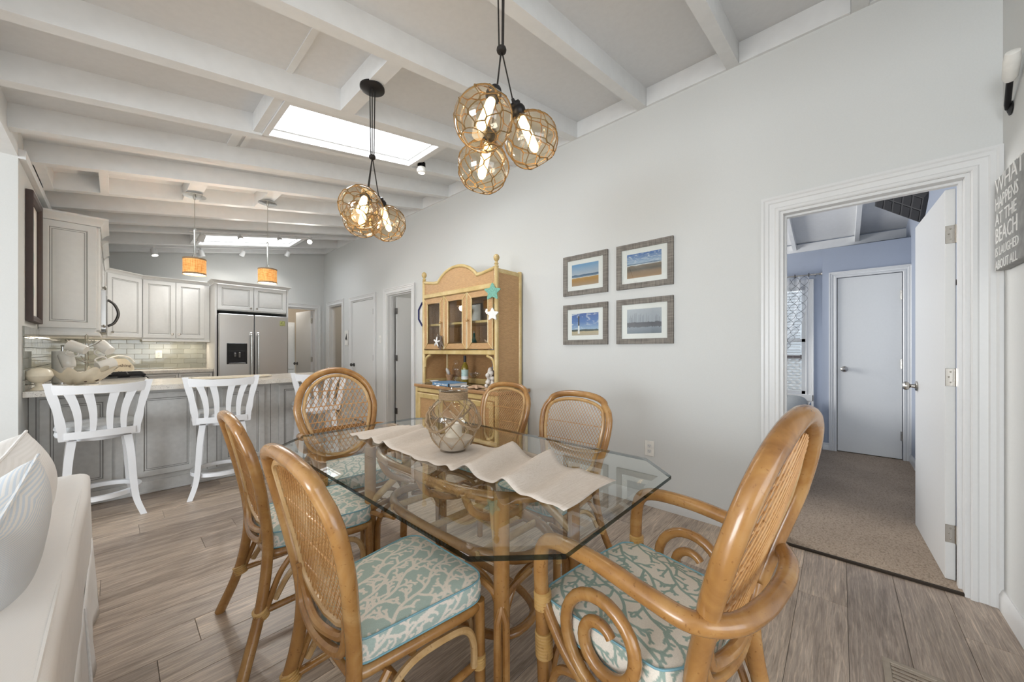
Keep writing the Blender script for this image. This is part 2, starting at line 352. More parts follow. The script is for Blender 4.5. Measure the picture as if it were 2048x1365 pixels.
# ------------------------------------------------------------------ mesh helpers
class MB:
    def __init__(s): s.v = []; s.f = []
    def add(s, vs, fs, T=None):
        k = len(s.v)
        for p in vs:
            p = Vector(p)
            if T is not None: p = T @ p
            s.v.append(tuple(p))
        for f in fs: s.f.append(tuple(i + k for i in f))
        return s
    def box(s, x0, x1, y0, y1, z0, z1, c=0.0, T=None):
        if x0 > x1: x0, x1 = x1, x0
        if y0 > y1: y0, y1 = y1, y0
        if z0 > z1: z0, z1 = z1, z0
        c = min(c, (x1-x0)*0.45, (y1-y0)*0.45, (z1-z0)*0.45)
        if c <= 0:
            vs = [(x, y, z) for x in (x0, x1) for y in (y0, y1) for z in (z0, z1)]
            fs = [(0, 1, 3, 2), (4, 6, 7, 5), (0, 4, 5, 1), (2, 3, 7, 6), (0, 2, 6, 4), (1, 5, 7, 3)]
            return s.add(vs, fs, T)
        vs = []; idx = {}
        X = (x0, x1); Y = (y0, y1); Z = (z0, z1)
        for i in (0, 1):
            for j in (0, 1):
                for k in (0, 1):
                    sx = c if i == 0 else -c; sy = c if j == 0 else -c; sz = c if k == 0 else -c
                    for a, p in enumerate(((X[i], Y[j]+sy, Z[k]+sz), (X[i]+sx, Y[j], Z[k]+sz), (X[i]+sx, Y[j]+sy, Z[k]))):
                        idx[(i, j, k, a)] = len(vs); vs.append(p)
        g = lambda i, j, k, a: idx[(i, j, k, a)]
        fs = [(g(0,0,0,0), g(0,0,1,0), g(0,1,1,0), g(0,1,0,0)), (g(1,0,0,0), g(1,1,0,0), g(1,1,1,0), g(1,0,1,0)),
              (g(0,0,0,1), g(1,0,0,1), g(1,0,1,1), g(0,0,1,1)), (g(0,1,0,1), g(0,1,1,1), g(1,1,1,1), g(1,1,0,1)),
              (g(0,0,0,2), g(0,1,0,2), g(1,1,0,2), g(1,0,0,2)), (g(0,0,1,2), g(1,0,1,2), g(1,1,1,2), g(0,1,1,2))]
        for i in (0, 1):
            for j in (0, 1): fs.append((g(i,j,0,0), g(i,j,1,0), g(i,j,1,1), g(i,j,0,1)))
        for i in (0, 1):
            for k in (0, 1): fs.append((g(i,0,k,0), g(i,1,k,0), g(i,1,k,2), g(i,0,k,2)))
        for j in (0, 1):
            for k in (0, 1): fs.append((g(0,j,k,1), g(1,j,k,1), g(1,j,k,2), g(0,j,k,2)))
        for i in (0, 1):
            for j in (0, 1):
                for k in (0, 1): fs.append((g(i,j,k,0), g(i,j,k,1), g(i,j,k,2)))
        return s.add(vs, fs, T)
    def tube(s, pts, r, n=8, closed=False, T=None, flat=None, up=None):
        P = [Vector(p) for p in pts]; m = len(P)
        R = r if isinstance(r, (list, tuple)) else [r] * m
        tg = []
        for i in range(m):
            a = P[(i-1) % m] if (closed or i > 0) else P[i]; b = P[(i+1) % m] if (closed or i < m-1) else P[i]
            d = (b - a); tg.append(d.normalized() if d.length > 1e-9 else Vector((0, 0, 1)))
        nrm = Vector(up) if up else (Vector((0, 0, 1)) if abs(tg[0].z) < 0.9 else Vector((1, 0, 0)))
        vs = []; 
        for i in range(m):
            nrm = (nrm - tg[i] * nrm.dot(tg[i]))
            if nrm.length < 1e-6: nrm = tg[i].orthogonal()
            nrm.normalize(); bn = tg[i].cross(nrm)
            for k in range(n):
                an = 2 * PI * (k + 0.5) / n
                e = flat or 1.0
                vs.append(P[i] + (nrm * math.cos(an) * R[i] * e + bn * math.sin(an) * R[i]))
            if up: nrm = Vector(up)
        fs = []
        mm = m if closed else m - 1
        for i in range(mm):
            a = i * n; b = ((i + 1) % m) * n
            for k in range(n):
                k2 = (k + 1) % n; fs.append((a + k, a + k2, b + k2, b + k))
        if not closed:
            fs.append(tuple(range(n))[::-1]); fs.append(tuple((m-1) * n + k for k in range(n)))
        return s.add(vs, fs, T)
    def lathe(s, prof, n=24, T=None, cap=True):
        vs = []; fs = []
        for r, z in prof:
            for k in range(n):
                a = 2 * PI * k / n; vs.append((r * math.cos(a), r * math.sin(a), z))
        for i in range(len(prof) - 1):
            for k in range(n):
                k2 = (k + 1) % n; fs.append((i*n + k, i*n + k2, (i+1)*n + k2, (i+1)*n + k))
        if cap:
            if prof[0][0] > 1e-5: fs.append(tuple(range(n))[::-1])
            if prof[-1][0] > 1e-5: fs.append(tuple((len(prof)-1)*n + k for k in range(n)))
        return s.add(vs, fs, T)
    def prism(s, poly, z0, z1, T=None):
        n = len(poly)
        vs = [(x, y, z0) for x, y in poly] + [(x, y, z1) for x, y in poly]
        fs = [tuple(range(n))[::-1], tuple(range(n, 2*n))] + [(i, (i+1) % n, n + (i+1) % n, n + i) for i in range(n)]
        return s.add(vs, fs, T)
    def ball(s, c, r, n=10, T=None, sz=1.0):
        prof = [(max(1e-6, r * math.sin(PI * i / n)), -r * sz * math.cos(PI * i / n)) for i in range(n + 1)]
        TT = Matrix.Translation(c); TT = T @ TT if T is not None else TT
        return s.lathe(prof, max(8, n + 4), TT, cap=False)
    def mesh(s, name, mat, smooth=40):
        me = bpy.data.meshes.new(name); me.from_pydata(s.v, [], s.f); me.validate(clean_customdata=False); me.update()
        if isinstance(mat, str): mat = M[mat]
        me.materials.append(mat)
        if smooth:
            me.polygons.foreach_set('use_smooth', [True] * len(me.polygons))
            me.set_sharp_from_angle(angle=math.radians(smooth))
        return me
    def build(s, name, mat, parent=None, smooth=40, label=None, kind=None, loc=None):
        o = bpy.data.objects.new(name, s.mesh(name, mat, smooth)); COL.objects.link(o)
        if parent is not None: o.parent = parent
        if label: o['label'] = label
        if kind: o['kind'] = kind
        if loc: o.location = loc
        return o

def fixn(o):
    import bmesh
    bm = bmesh.new(); bm.from_mesh(o.data); bmesh.ops.recalc_face_normals(bm, faces=bm.faces); bm.to_mesh(o.data); bm.free(); return o

def thing(name, label, cat, loc=(0, 0, 0), rotz=0, group=None):
    o = bpy.data.objects.new(name, None); COL.objects.link(o); o.empty_display_size = 0.1
    o.location = loc; o.rotation_euler = (0, 0, rotz); o['label'] = label; o['category'] = cat
    if group: o['group'] = group
    return o
def tag(o, label, cat, group=None, kind=None):
    o['label'] = label; o['category'] = cat
    if group: o['group'] = group
    if kind: o['kind'] = kind
    return o
def struct(o, label=None):
    o['kind'] = 'structure'
    if label: o['label'] = label
    return o
def sroot(name, label=None, loc=(0, 0, 0), rotz=0):
    o = bpy.data.objects.new(name, None); COL.objects.link(o); o.location = loc; o.rotation_euler = (0, 0, rotz)
    o.empty_display_size = 0.1; return struct(o, label)
def dup(root, loc, rotz, label=None, group=None):
    r = root.copy(); COL.objects.link(r); r.location = loc; r.rotation_euler = (0, 0, rotz)
    if label: r['label'] = label
    if group: r['group'] = group
    for ch in list(root.children):
        c = ch.copy(); COL.objects.link(c); c.parent = r
        for g in ch.children:
            d = g.copy(); COL.objects.link(d); d.parent = c
    return r

def spline(pts, n=8, closed=False):
    P = [Vector(p) for p in pts]; m = len(P); out = []
    rng = range(m if closed else m - 1)
    for i in rng:
        if closed: p0, p1, p2, p3 = P[(i-1) % m], P[i], P[(i+1) % m], P[(i+2) % m]
        else: p0, p1, p2, p3 = P[max(i-1, 0)], P[i], P[i+1], P[min(i+2, m-1)]
        for k in range(n):
            t = k / n
            out.append(0.5 * ((2*p1) + (p2-p0)*t + (2*p0-5*p1+4*p2-p3)*t*t + (3*p1-p0-3*p2+p3)*t*t*t))
    if not closed: out.append(P[-1])
    return out
def lerp_tab(tab, z):
    if z <= tab[0][0]: return tab[0][1]
    for (a, x), (b, y) in zip(tab, tab[1:]):
        if z <= b:
            t = (z - a) / (b - a); return x + (y - x) * t
    return tab[-1][1]
def smooth_tab(tab, z):
    # catmull-rom through a table (monotone z)
    n = len(tab)
    if z <= tab[0][0]: return tab[0][1]
    if z >= tab[-1][0]: return tab[-1][1]
    for i in range(n - 1):
        if z <= tab[i+1][0]:
            a, b = tab[i], tab[i+1]; p = tab[i-1] if i else a; q = tab[i+2] if i + 2 < n else b
            h = b[0] - a[0]; t = (z - a[0]) / h
            m0 = (b[1] - p[1]) / max(1e-6, b[0] - p[0]) * h; m1 = (q[1] - a[1]) / max(1e-6, q[0] - a[0]) * h
            return (2*t**3-3*t*t+1)*a[1] + (t**3-2*t*t+t)*m0 + (-2*t**3+3*t*t)*b[1] + (t**3-t*t)*m1
def rpoly(pts, rad, n=6):
    out = []; m = len(pts)
    for i in range(m):
        p = Vector(pts[i]); a = (Vector(pts[i-1]) - p); b = (Vector(pts[(i+1) % m]) - p)
        r = rad[i] if isinstance(rad, (list, tuple)) else rad
        ang = a.angle(b); d = min(r / math.tan(ang / 2), a.length * 0.48, b.length * 0.48)
        A = p + a.normalized() * d; B = p + b.normalized() * d
        for k in range(n + 1):
            t = k / n; out.append(tuple((1-t)**2 * A + 2*t*(1-t) * p + t*t * B))
    return out
def TR(loc, rz=0, rx=0, ry=0):
    return Matrix.Translation(loc) @ Matrix.Rotation(rz, 4, 'Z') @ Matrix.Rotation(ry, 4, 'Y') @ Matrix.Rotation(rx, 4, 'X')
def align(p, d):
    q = Vector((0, 0, 1)).rotation_difference(Vector(d).normalized())
    return Matrix.Translation(p) @ q.to_matrix().to_4x4()
def text(body, size, mat, parent, T, name='lettering', ext=0.0008, align_x='CENTER', sx=1.0):
    c = bpy.data.curves.new(name, 'FONT'); c.body = body; c.size = size; c.extrude = ext
    c.align_x = align_x; c.align_y = 'CENTER'; c.resolution_u = 2
    c.materials.append(M[mat]); o = bpy.data.objects.new(name, c); COL.objects.link(o)
    if parent is not None: o.parent = parent
    me = bpy.data.meshes.new_from_object(o); bpy.data.objects.remove(o, do_unlink=True)
    o = bpy.data.objects.new(name, me); COL.objects.link(o)
    if parent is not None: o.parent = parent
    o.matrix_local = T @ Matrix.Diagonal((sx, 1, 1, 1)); return o
def basis(loc, xd, yd):
    x = Vector(xd).normalized(); y = Vector(yd).normalized(); z = x.cross(y)
    m = Matrix((x, y, z)).transposed().to_4x4(); m.translation = Vector(loc); return m

XW = 2.78; XK = -0.42; YB = 7.56; YR = -0.56; YS = 3.92
SL = 0.1855
def ceil_z(x): return 3.23 - SL * (XW - x)          # underside of the ceiling boards
def raft_z(x): return 3.09 - SL * (XW - x)          # underside of the rafters

# ------------------------------------------------------------------ floor and planks
fl = MB(); fl.box(-4.7, 2.86, -3.4, 9.4, -0.08, -0.004); fl.box(2.86, 5.2, 3.9, 7.6, -0.08, -0.004)
floor = struct(fl.build('floor', 'glaze_dark', smooth=0), 'grey brown wood look plank floor of the dining room and kitchen')
PL, PW = 1.22, 0.18
shared = {}
def plank(x0, x1, y0, y1):
    L = round(x1 - x0, 3); W = round(y1 - y0, 3)
    if (L, W) not in shared:
        mb = MB(); mb.box(-L/2 + 0.0006, L/2 - 0.0006, -W/2 + 0.0006, W/2 - 0.0006, -0.004, 0.0, 0.0012)
        shared[(L, W)] = mb.mesh('plank', 'plank_wood', 0)
    o = bpy.data.objects.new('plank', shared[(L, W)]); COL.objects.link(o); o.parent = floor
    o.location = ((x0+x1)/2, (y0+y1)/2, 0)
offs = [0.18, 0.83, 0.47, 1.08, 0.31, 0.69, 1.0, 0.05, 0.56]
cnt = 0
fill = MB()
for r in range(-4, 43):
    y0 = -0.205 + PW * (r); y1 = y0 + PW
    if y0 > YB + 0.1: break
    xa = XK - 0.02 if y0 > YS else -0.42
    xb = 2.86
    if y0 < YR: y0 = max(y0, -0.56)
    x = xb - PL + offs[(r * 5) % 9] * 1.0
    xs = [xb]
    x = xb - offs[(r * 5 + 3) % 9]
    while x > xa: xs.append(x); x -= PL
    xs.append(xa)
    for a, b in zip(xs[1:], xs[:-1]):
        if b - a > 0.02: plank(round(a, 3), round(b, 3), y0, y1); cnt += 1
# planks in the living area and behind the camera: outside the frame, one part
for yy in np.arange(-3.3, 3.9, PW):
    x1_ = -0.42 if yy > YR - PW/2 else 2.4
    xx = -4.5
    while xx < x1_ - 0.01:
        x2_ = min(xx + PL, x1_); fill.box(xx + .0006, x2_ - .0006, yy + .0006, min(yy + PW, YR if yy < YR else 9) - .0006, -.004, 0); xx = x2_
for yy in np.arange(3.95, 7.5, PW):
    fill.box(2.86, 5.0, yy + .001, yy + PW - .001, -.004, 0)
fo = fill.build('distant_planks', 'plank_wood', floor, smooth=0, kind='stuff')

# ------------------------------------------------------------------ walls
def wall_x(name, x0, x1, y0, y1, ztop, openings, mat, label):
    # wall between x0 and x1 (thickness) running along y with openings (ya, yb, z0, z1)
    mb = MB(); ys = y0
    for ya, yb, za, zb in sorted(openings):
        mb.box(x0, x1, ys, ya, 0, ztop)
        if za > 0: mb.box(x0, x1, ya, yb, 0, za)
        mb.box(x0, x1, ya, yb, zb, ztop); ys = yb
    mb.box(x0, x1, ys, y1, 0, ztop)
    return struct(mb.build(name, mat, smooth=0), label)
def wall_y(name, y0, y1, x0, x1, ztop, openings, mat, label):
    mb = MB(); xs = x0
    for xa, xb, za, zb in sorted(openings):
        mb.box(xs, xa, y0, y1, 0, ztop)
        if za > 0: mb.box(xa, xb, y0, y1, 0, za)
        mb.box(xa, xb, y0, y1, zb, ztop); xs = xb
    mb.box(xs, x1, y0, y1, 0, ztop)
    return struct(mb.build(name, mat, smooth=0), label)
DOORN = (-0.464, 0.277, 2.06)       # near bedroom opening
DOOR2 = (4.41, 5.09, 2.045)
DOOR3 = (5.504, 6.30, 2.045)
DOOR4 = (6.70, 7.30, 2.045)
wall_right = wall_x('wall_right', XW, XW + 0.11, -0.56, YB, 3.40,
    [(DOORN[0], DOORN[1], 0, DOORN[2]), (DOOR2[0], DOOR2[1], 0, DOOR2[2]), (DOOR3[0], DOOR3[1], 0, DOOR3[2]), (DOOR4[0], DOOR4[1], 0, DOOR4[2])], 'wall_paint',
    'long light grey wall with pictures and doorways')
wall_front = wall_y('wall_front', YR - 0.12, YR, 1.75, XW + 0.11, 3.40, [], 'wall_paint', 'short light grey wall at the right edge with the sign')
wall_y('wall_back', YB, YB + 0.11, XK - 0.12, XW + 0.11, 3.3, [(2.0, 2.63, 0, 2.0)], 'wall_paint', 'light grey kitchen end wall')
wall_x('wall_left', XK - 0.12, XK, YS, YB, 2.75, [], 'wall_paint', 'light grey kitchen side wall behind the cabinets')
wall_y('wall_living', YS, YS + 0.12, -4.6, XK - 0.12, 2.7, [], 'wall_paint', 'light grey wall end left of the breakfast bar')
# living side and back: outside the frame, with windows for the daylight
wall_x('wall_far_left', -4.72, -4.6, -3.4, YS, 2.7, [(-0.5, 3.1, 0.35, 2.35)], 'wall_paint', 'living room side wall with a window')
wall_y('wall_behind', -3.52, -3.4, -4.6, 1.87, 3.3, [(-2.1, 1.5, 0.3, 2.4)], 'wall_paint', 'wall behind with a wide window')
wall_x('wall_behind_side', 1.75, 1.87, -3.4, YR - 0.12, 3.3, [], 'wall_paint', 'return wall behind the viewpoint')
for nm, T in (('window_1', (-4.66, 'x', -0.5, 3.1, 0.35, 2.35)), ('window_2', (-3.46, 'y', -2.1, 1.5, 0.3, 2.4))):
    p, ax, a, b, z0, z1 = T; fr = MB(); gl = MB()
    m3 = (b - a) / 3
    for i in range(4):
        q = a + i * m3
        if ax == 'x': fr.box(p-.03, p+.03, q-.03, q+.03, z0, z1)
        else: fr.box(q-.03, q+.03, p-.03, p+.03, z0, z1)
    for z in (z0, (z0+z1)/2, z1):
        if ax == 'x': fr.box(p-.025, p+.025, a, b, z-.03, z+.03)
        else: fr.box(a, b, p-.025, p+.025, z-.03, z+.03)
    o = struct(fr.build(nm, 'trim_white', smooth=0), 'white framed window')
    if ax == 'x': gl.box(p-.035, p-.031, a, b, z0, z1)
    else: gl.box(a, b, p-.035, p-.031, z0, z1)
    gl.build('pane', 'clear_glass', o, smooth=0)

# ------------------------------------------------------------------ ceiling with rafters
RY = [-3.1, -2.5, -1.9, -1.3, -0.69, -0.08, 0.53, 1.145, 1.765, 2.435, 3.025, 3.60, 4.16, 4.76, 5.32, 5.80, 6.17, 6.905, 7.47]
SKY1 = (0.69, 1.87, 2.47, 3.0); SKY2 = (0.77, 2.0, 6.205, 6.87)
def slab(mb, x0, x1, y0, y1, up0, up1, base=ceil_z):
    vs = [(x, y, base(x) + u) for x in (x0, x1) for y in (y0, y1) for u in (up0, up1)]
    mb.add(vs, [(0, 1, 3, 2), (4, 6, 7, 5), (0, 4, 5, 1), (2, 3, 7, 6), (0, 2, 6, 4), (1, 5, 7, 3)])
cm = MB()
XC0, XC1 = XK - 0.12, XW + 0.11
def slab_hole(y0, y1, hole=None):
    if hole is None: slab(cm, XC0, XC1, y0, y1, 0, 0.05); return
    a, b, c, d = hole
    slab(cm, XC0, a, y0, y1, 0, 0.05); slab(cm, b, XC1, y0, y1, 0, 0.05)
    slab(cm, a, b, y0, c, 0, 0.05); slab(cm, a, b, d, y1, 0, 0.05)
slab_hole(-3.5, 2.3); slab_hole(2.3, 3.2, SKY1); slab_hole(3.2, 6.1); slab_hole(6.1, 6.95, SKY2); slab_hole(6.95, 7.68)
ceiling = struct(fixn(cm.build('ceiling', 'ceiling_paint', smooth=0)), 'white boarded sloping ceiling with exposed rafters')
RW = 0.036
for i, y in enumerate(RY):
    segs = [(XK - 0.02, XW)]
    if y == 6.17: segs = [(XK - 0.02, XW)]
    mb = MB()
    for a, b in segs:
        vs = [(x, yy, (ceil_z(x) if u else raft_z(x))) for x in (a, b) for yy in (y - RW, y + RW) for u in (0, 1)]
        mb.add(vs, [(0, 1, 3, 2), (4, 6, 7, 5), (0, 4, 5, 1), (2, 3, 7, 6), (0, 2, 6, 4), (1, 5, 7, 3)])
    fixn(mb.build('rafter', 'rafter_paint', ceiling, smooth=0))
for a, b in zip(RY[:-1], RY[1:]):        # trim boards between the rafters against the long wall and header side
    if b < -0.6: continue
    mb = MB(); mb.box(XW - 0.02, XW, a + RW + .001, b - RW - .001, 3.088, 3.226); mb.build('trim_board', 'rafter_paint', ceiling, smooth=0)
def block(x, w, a, b, drop=0.14, name='blocking'):
    mb = MB()
    vs = [(xx, yy, ceil_z(xx) - u) for xx in (x - w/2, x + w/2) for yy in (a, b) for u in (drop, 0)]
    mb.add(vs, [(0, 1, 3, 2), (4, 6, 7, 5), (0, 4, 5, 1), (2, 3, 7, 6), (0, 2, 6, 4), (1, 5, 7, 3)])
    return fixn(mb.build(name, 'rafter_paint', ceiling, smooth=0))
block(1.03, 0.09, 1.80, 2.40)                       # carries the far globe pendant
block(1.03, 0.09, 0.565, 1.11)
block(0.50, 0.12, 4.195, 4.725); block(1.08, 0.12, 4.195, 4.725); block(-0.06, 0.05, 4.195, 4.725); block(-0.36, 0.05, 4.195, 4.725)
block(0.62, 0.06, 3.06, 3.565, 0.012, 'batten'); 
for a, b in ((0.57, 1.11), (1.18, 1.73), (1.8, 2.4), (3.06, 3.56), (-0.04, 0.49)):
    block(0.69, 0.035, a, b, 0.008, 'batten')
# header trim round the skylight bays
for s in (SKY1, SKY2):
    for x in (s[0] - 0.026, s[1] + 0.026):
        block(x, 0.05, s[2] + 0.0, s[3] - 0.0, 0.125, 'header')
# eave plate at the left wall
mb = MB(); mb.box(XK - 0.0, XK + 0.03, YS, YB, 2.44, 2.50); struct(mb.build('trim_1', 'rafter_paint', smooth=0), 'white plate along the kitchen wall top')
# header beam of the opening to the living room, living room ceiling
mb = MB(); mb.box(XK - 0.12, XK, -3.4, YS, 2.45, 2.72)
struct(mb.build('trim_2', 'rafter_paint', smooth=0), 'white boxed header along the opening to the living room')
mb = MB(); mb.box(-4.7, XK - 0.12, -3.5, YS + .1, 2.62, 2.70)
struct(mb.build('ceiling_living', 'ceiling_paint', smooth=0), 'living room ceiling')

def skylight(n, s, label):
    x0, x1, y0, y1 = s
    r = sroot(n, label); fr = MB()
    q = 0.035
    for a, b, c, d in ((x0 - .0, x1 + .0, y0 - .0, y0 + q), (x0, x1, y1 - q, y1), (x0, x0 + q, y0 + q, y1 - q), (x1 - q, x1, y0 + q, y1 - q)):
        vs = [(xx, yy, raft_z(xx) + u) for xx in (a, b) for yy in (c, d) for u in (0.0, 0.20)]
        fr.add(vs, [(0, 1, 3, 2), (4, 6, 7, 5), (0, 4, 5, 1), (2, 3, 7, 6), (0, 2, 6, 4), (1, 5, 7, 3)])
    fixn(fr.build('skylight_frame', 'trim_white', r, smooth=0))
    sh = MB()
    for a, b, c, d in ((x0 + q, x1 - q, y0 + q, y0 + q + .012), (x0 + q, x1 - q, y1 - q - .012, y1 - q), (x0 + q, x0 + q + .012, y0 + q, y1 - q), (x1 - q - .012, x1 - q, y0 + q, y1 - q)):
        vs = [(xx, yy, raft_z(xx) + u) for xx in (a, b) for yy in (c, d) for u in (0.05, 0.34)]
        sh.add(vs, [(0, 1, 3, 2), (4, 6, 7, 5), (0, 4, 5, 1), (2, 3, 7, 6), (0, 2, 6, 4), (1, 5, 7, 3)])
    fixn(sh.build('skylight_shaft', 'trim_white', r, smooth=0))
    p = MB(); slab(p, x0, x1, y0, y1, 0.34, 0.35, raft_z); fixn(p.build('skylight_pane', 'sky_pane', r, smooth=0))
skylight('window_3', SKY1, 'long skylight above the dining area, glowing white')
skylight('window_4', SKY2, 'skylight above the kitchen behind the track lights')

# ------------------------------------------------------------------ casings, baseboards, doors
def casing_profile(w, flip=1):
    # (across, out) pairs from opening edge outwards
    return [(0, 0), (0, .012), (.006, .017), (.02, .017), (.026, .012), (w*.55, .014), (w*.6, .019), (w*.78, .019), (w*.86, .024), (w, .024), (w, 0)]
def casing_x(name, x, side, ya, yb, zt, w=0.09, sides=(1, 1), label=None):
    # casing on a wall face at x (side=-1: faces -x) round an opening ya..yb up to zt
    prof = casing_profile(w)
    pathL = []
    mb = MB(); n = len(prof)
    rings = []
    for (y, z, dy, dz) in ((ya, 0.0, -1, 0), (ya, zt, -1, 1), (yb, zt, 1, 1), (yb, 0.0, 1, 0)):
        rings.append([(x + side * o, y + dy * a, z + dz * a) for a, o in prof])
    vs = [p for r in rings for p in r]; fs = []
    for i in range(3):
        for k in range(n):
            k2 = (k + 1) % n; fs.append((i*n+k, i*n+k2, (i+1)*n+k2, (i+1)*n+k))
    fs.append(tuple(range(n))); fs.append(tuple(range(3*n, 4*n))[::-1])
    mb.add(vs, fs)
    return struct(fixn(mb.build(name, 'trim_white', smooth=25)), label)
def jamb_x(parent, x0, x1, ya, yb, zt, t=0.016):
    mb = MB(); mb.box(x0, x1, ya, ya + t, 0, zt); mb.box(x0, x1, yb - t, yb, 0, zt); mb.box(x0, x1, ya + t + .0001, yb - t - .0001, zt - t, zt)
    xm = x0 + (x1 - x0) * .45
    mb.box(xm, xm + .035, ya + t, ya + t + .012, 0, zt - t - .0121); mb.box(xm, xm + .035, yb - t - .012, yb - t, 0, zt - t - .0121); mb.box(xm, xm + .035, ya + t, yb - t, zt - t - .012, zt - t)
    mb.build('door_jamb', 'trim_white', parent, smooth=0)
def knob(parent, T, mat='nickel'):
    mb = MB(); mb.lathe([(0.0001, 0), (.032, 0), (.033, .005), (.028, .009), (.013, .012), (.011, .028), (.016, .034), (.026, .04), (.029, .05), (.027, .06), (.018, .067), (.0001, .069)], 20, T, cap=False)
    return mb.build('door_knob', mat, parent)
def hinge(parent, x, y, z, rz, mat='nickel'):
    mb = MB(); T = TR((x, y, z), rz)
    mb.box(-.0, .038, -.0015, .0015, -.045, .045, .0, T); mb.box(-.0, -.032, -.0015, .0015, -.045, .045, .0, T)
    mb.lathe([(.006, -.047), (.006, .047)], 10, T @ Matrix.Translation((0, -.004, 0)))
    for zz in (-.028, 0, .028): mb.ball((.022, -.002, zz), .0045, 5, T)
    return mb.build('hinge', mat, parent)

# near bedroom doorway
d1 = casing_x('door_1', XW, -1, DOORN[0], DOORN[1], DOORN[2], 0.095, label='white moulded casing of the wide bedroom doorway')
jamb_x(d1, XW - .002, XW + .114, DOORN[0], DOORN[1], DOORN[2])
# open leaf hinged at the right jamb, swung into the bedroom
hx0, hy0 = XW + .118, DOORN[0] + .016; ang = math.atan2(-.407 + .433, 3.678 - 2.907)
leaf = thing('bedroom_door', 'white flush bedroom door standing open inside the wide doorway on the right', 'door', (hx0 + .012, hy0 + .008, 0), ang)
mb = MB(); mb.box(0, .762, -.0, .036, .012, 2.035, .002); mb.build('door_leaf', 'door_white', leaf, smooth=30)
knob(leaf, basis((.70, .036, .96), (1, 0, 0), (0, 0, -1))); knob(leaf, basis((.70, 0, .96), (1, 0, 0), (0, 0, 1)))
for z in (1.80, 1.06, .25):
    mb = MB(); mb.prism([(0, -.045), (0, .045)] + [(.004, .045)] + [(.004, -.045)], 0, .001, basis((0, 0.018, z), (0, 1, 0), (0, 0, 1)))
    mb = MB(); mb.box(-.003, 0, .000, .036, z - .046, z + .046, .001); mb.box(-.006, .0, -.03, .001, z - .046, z + .046, .001)
    mb.lathe([(.006, z - .047), (.006, z + .047)], 10, Matrix.Translation((-.004, -.001, 0)))
    for k in (-.026, .002, .028): mb.ball((-.0035, .018 + (.006 if k == .002 else 0), z + k), .004, 5)
    mb.build('hinge', 'nickel', leaf)

# hall doorway with a leaf standing open behind
d2 = casing_x('door_2', XW, -1, DOOR2[0], DOOR2[1], DOOR2[2], 0.085, label='white casing of the hall doorway left of the wicker hutch')
jamb_x(d2, XW - .002, XW + .114, *DOOR2)
lf = thing('hall_door', 'white flush door standing open in the doorway left of the wicker hutch', 'door', (XW + .125, DOOR2[1] - .03, 0), 0)
mb = MB(); mb.box(0, .66, -.036, 0, .012, 2.02, .002); mb.build('door_leaf', 'door_white', lf, smooth=30)
for z in (1.80, 1.08, .27):
    mb = MB(); mb.box(-.012, .0, -.034, .006, z - .045, z + .045, .001); mb.lathe([(.007, z - .047), (.007, z + .047)], 10, Matrix.Translation((-.008, -.02, 0)))
    mb.box(-.014, .004, -.05, -.034, z - .045, z + .045, .001); mb.build('hinge', 'dark_steel', lf)
knob(lf, basis((.60, -.036, .96), (1, 0, 0), (0, 0, 1)))

# closed closet door
d3 = casing_x('door_3', XW, -1, DOOR3[0], DOOR3[1], DOOR3[2], 0.075, label='white casing of the narrow closed hall door')
jamb_x(d3, XW - .002, XW + .114, *DOOR3)
lf = thing('hall_closet_door', 'narrow white flush door, closed, with a dark knob, right of the small bird plaque', 'door', (XW + .0, DOOR3[0] + .02, 0))
mb = MB(); mb.box(.004, .04, 0, DOOR3[1] - DOOR3[0] - .04, .012, DOOR3[2] - .02, .002); mb.build('door_leaf', 'door_white', lf, smooth=30)
knob(lf, basis((.004, .70, .95), (0, -1, 0), (0, 0, 1)), 'dark_steel')
for z in (1.82, 1.08, .27):
    mb = MB(); mb.lathe([(.008, z - .045), (.008, z + .045)], 10, Matrix.Translation((-.002, -.004, 0))); mb.build('hinge', 'dark_steel', lf)

# doorway to the room with shelves
d4 = casing_x('door_4', XW, -1, DOOR4[0], DOOR4[1], DOOR4[2], 0.085, label='white casing of the last doorway in the long wall')
jamb_x(d4, XW - .002, XW + .114, *DOOR4)
# back wall doorway
def casing_y(name, y, side, xa, xb, zt, w=0.085, label=None, jy=(0, 0)):
    prof = casing_profile(w); mb = MB(); n = len(prof); rings = []
    for (x, z, dx, dz) in ((xa, 0.0, -1, 0), (xa, zt, -1, 1), (xb, zt, 1, 1), (xb, 0.0, 1, 0)):
        rings.append([(x + dx * a, y + side * o, z + dz * a) for a, o in prof])
    vs = [p for r in rings for p in r]; fs = []
    for i in range(3):
        for k in range(n):
            k2 = (k + 1) % n; fs.append((i*n+k, i*n+k2, (i+1)*n+k2, (i+1)*n+k))
    fs.append(tuple(range(n))); fs.append(tuple(range(3*n, 4*n))[::-1]); mb.add(vs, fs)
    o = struct(fixn(mb.build(name, 'trim_white', smooth=25)), label)
    t = .016; j = MB(); j.box(xa, xa + t, jy[0], jy[1], 0, zt); j.box(xb - t, xb, jy[0], jy[1], 0, zt); j.box(xa + t, xb - t, jy[0], jy[1], zt - t, zt)
    j.build('door_jamb', 'trim_white', o, smooth=0); return o
casing_y('door_5', YB, -1, 2.0, 2.63, 2.0, .085, 'white casing of the laundry doorway beside the fridge', (YB - .002, YB + .114))
lf = thing('laundry_door', 'white flush door standing open in the doorway beside the fridge', 'door', (2.615, YB + .12, 0), PI/2 + .12)
mb = MB(); mb.box(0, .62, 0, .036, .012, 1.975, .002); mb.build('door_leaf', 'door_white', lf, smooth=30)
knob(lf, basis((.56, .036, .93), (1, 0, 0), (0, 0, -1)), 'dark_steel')
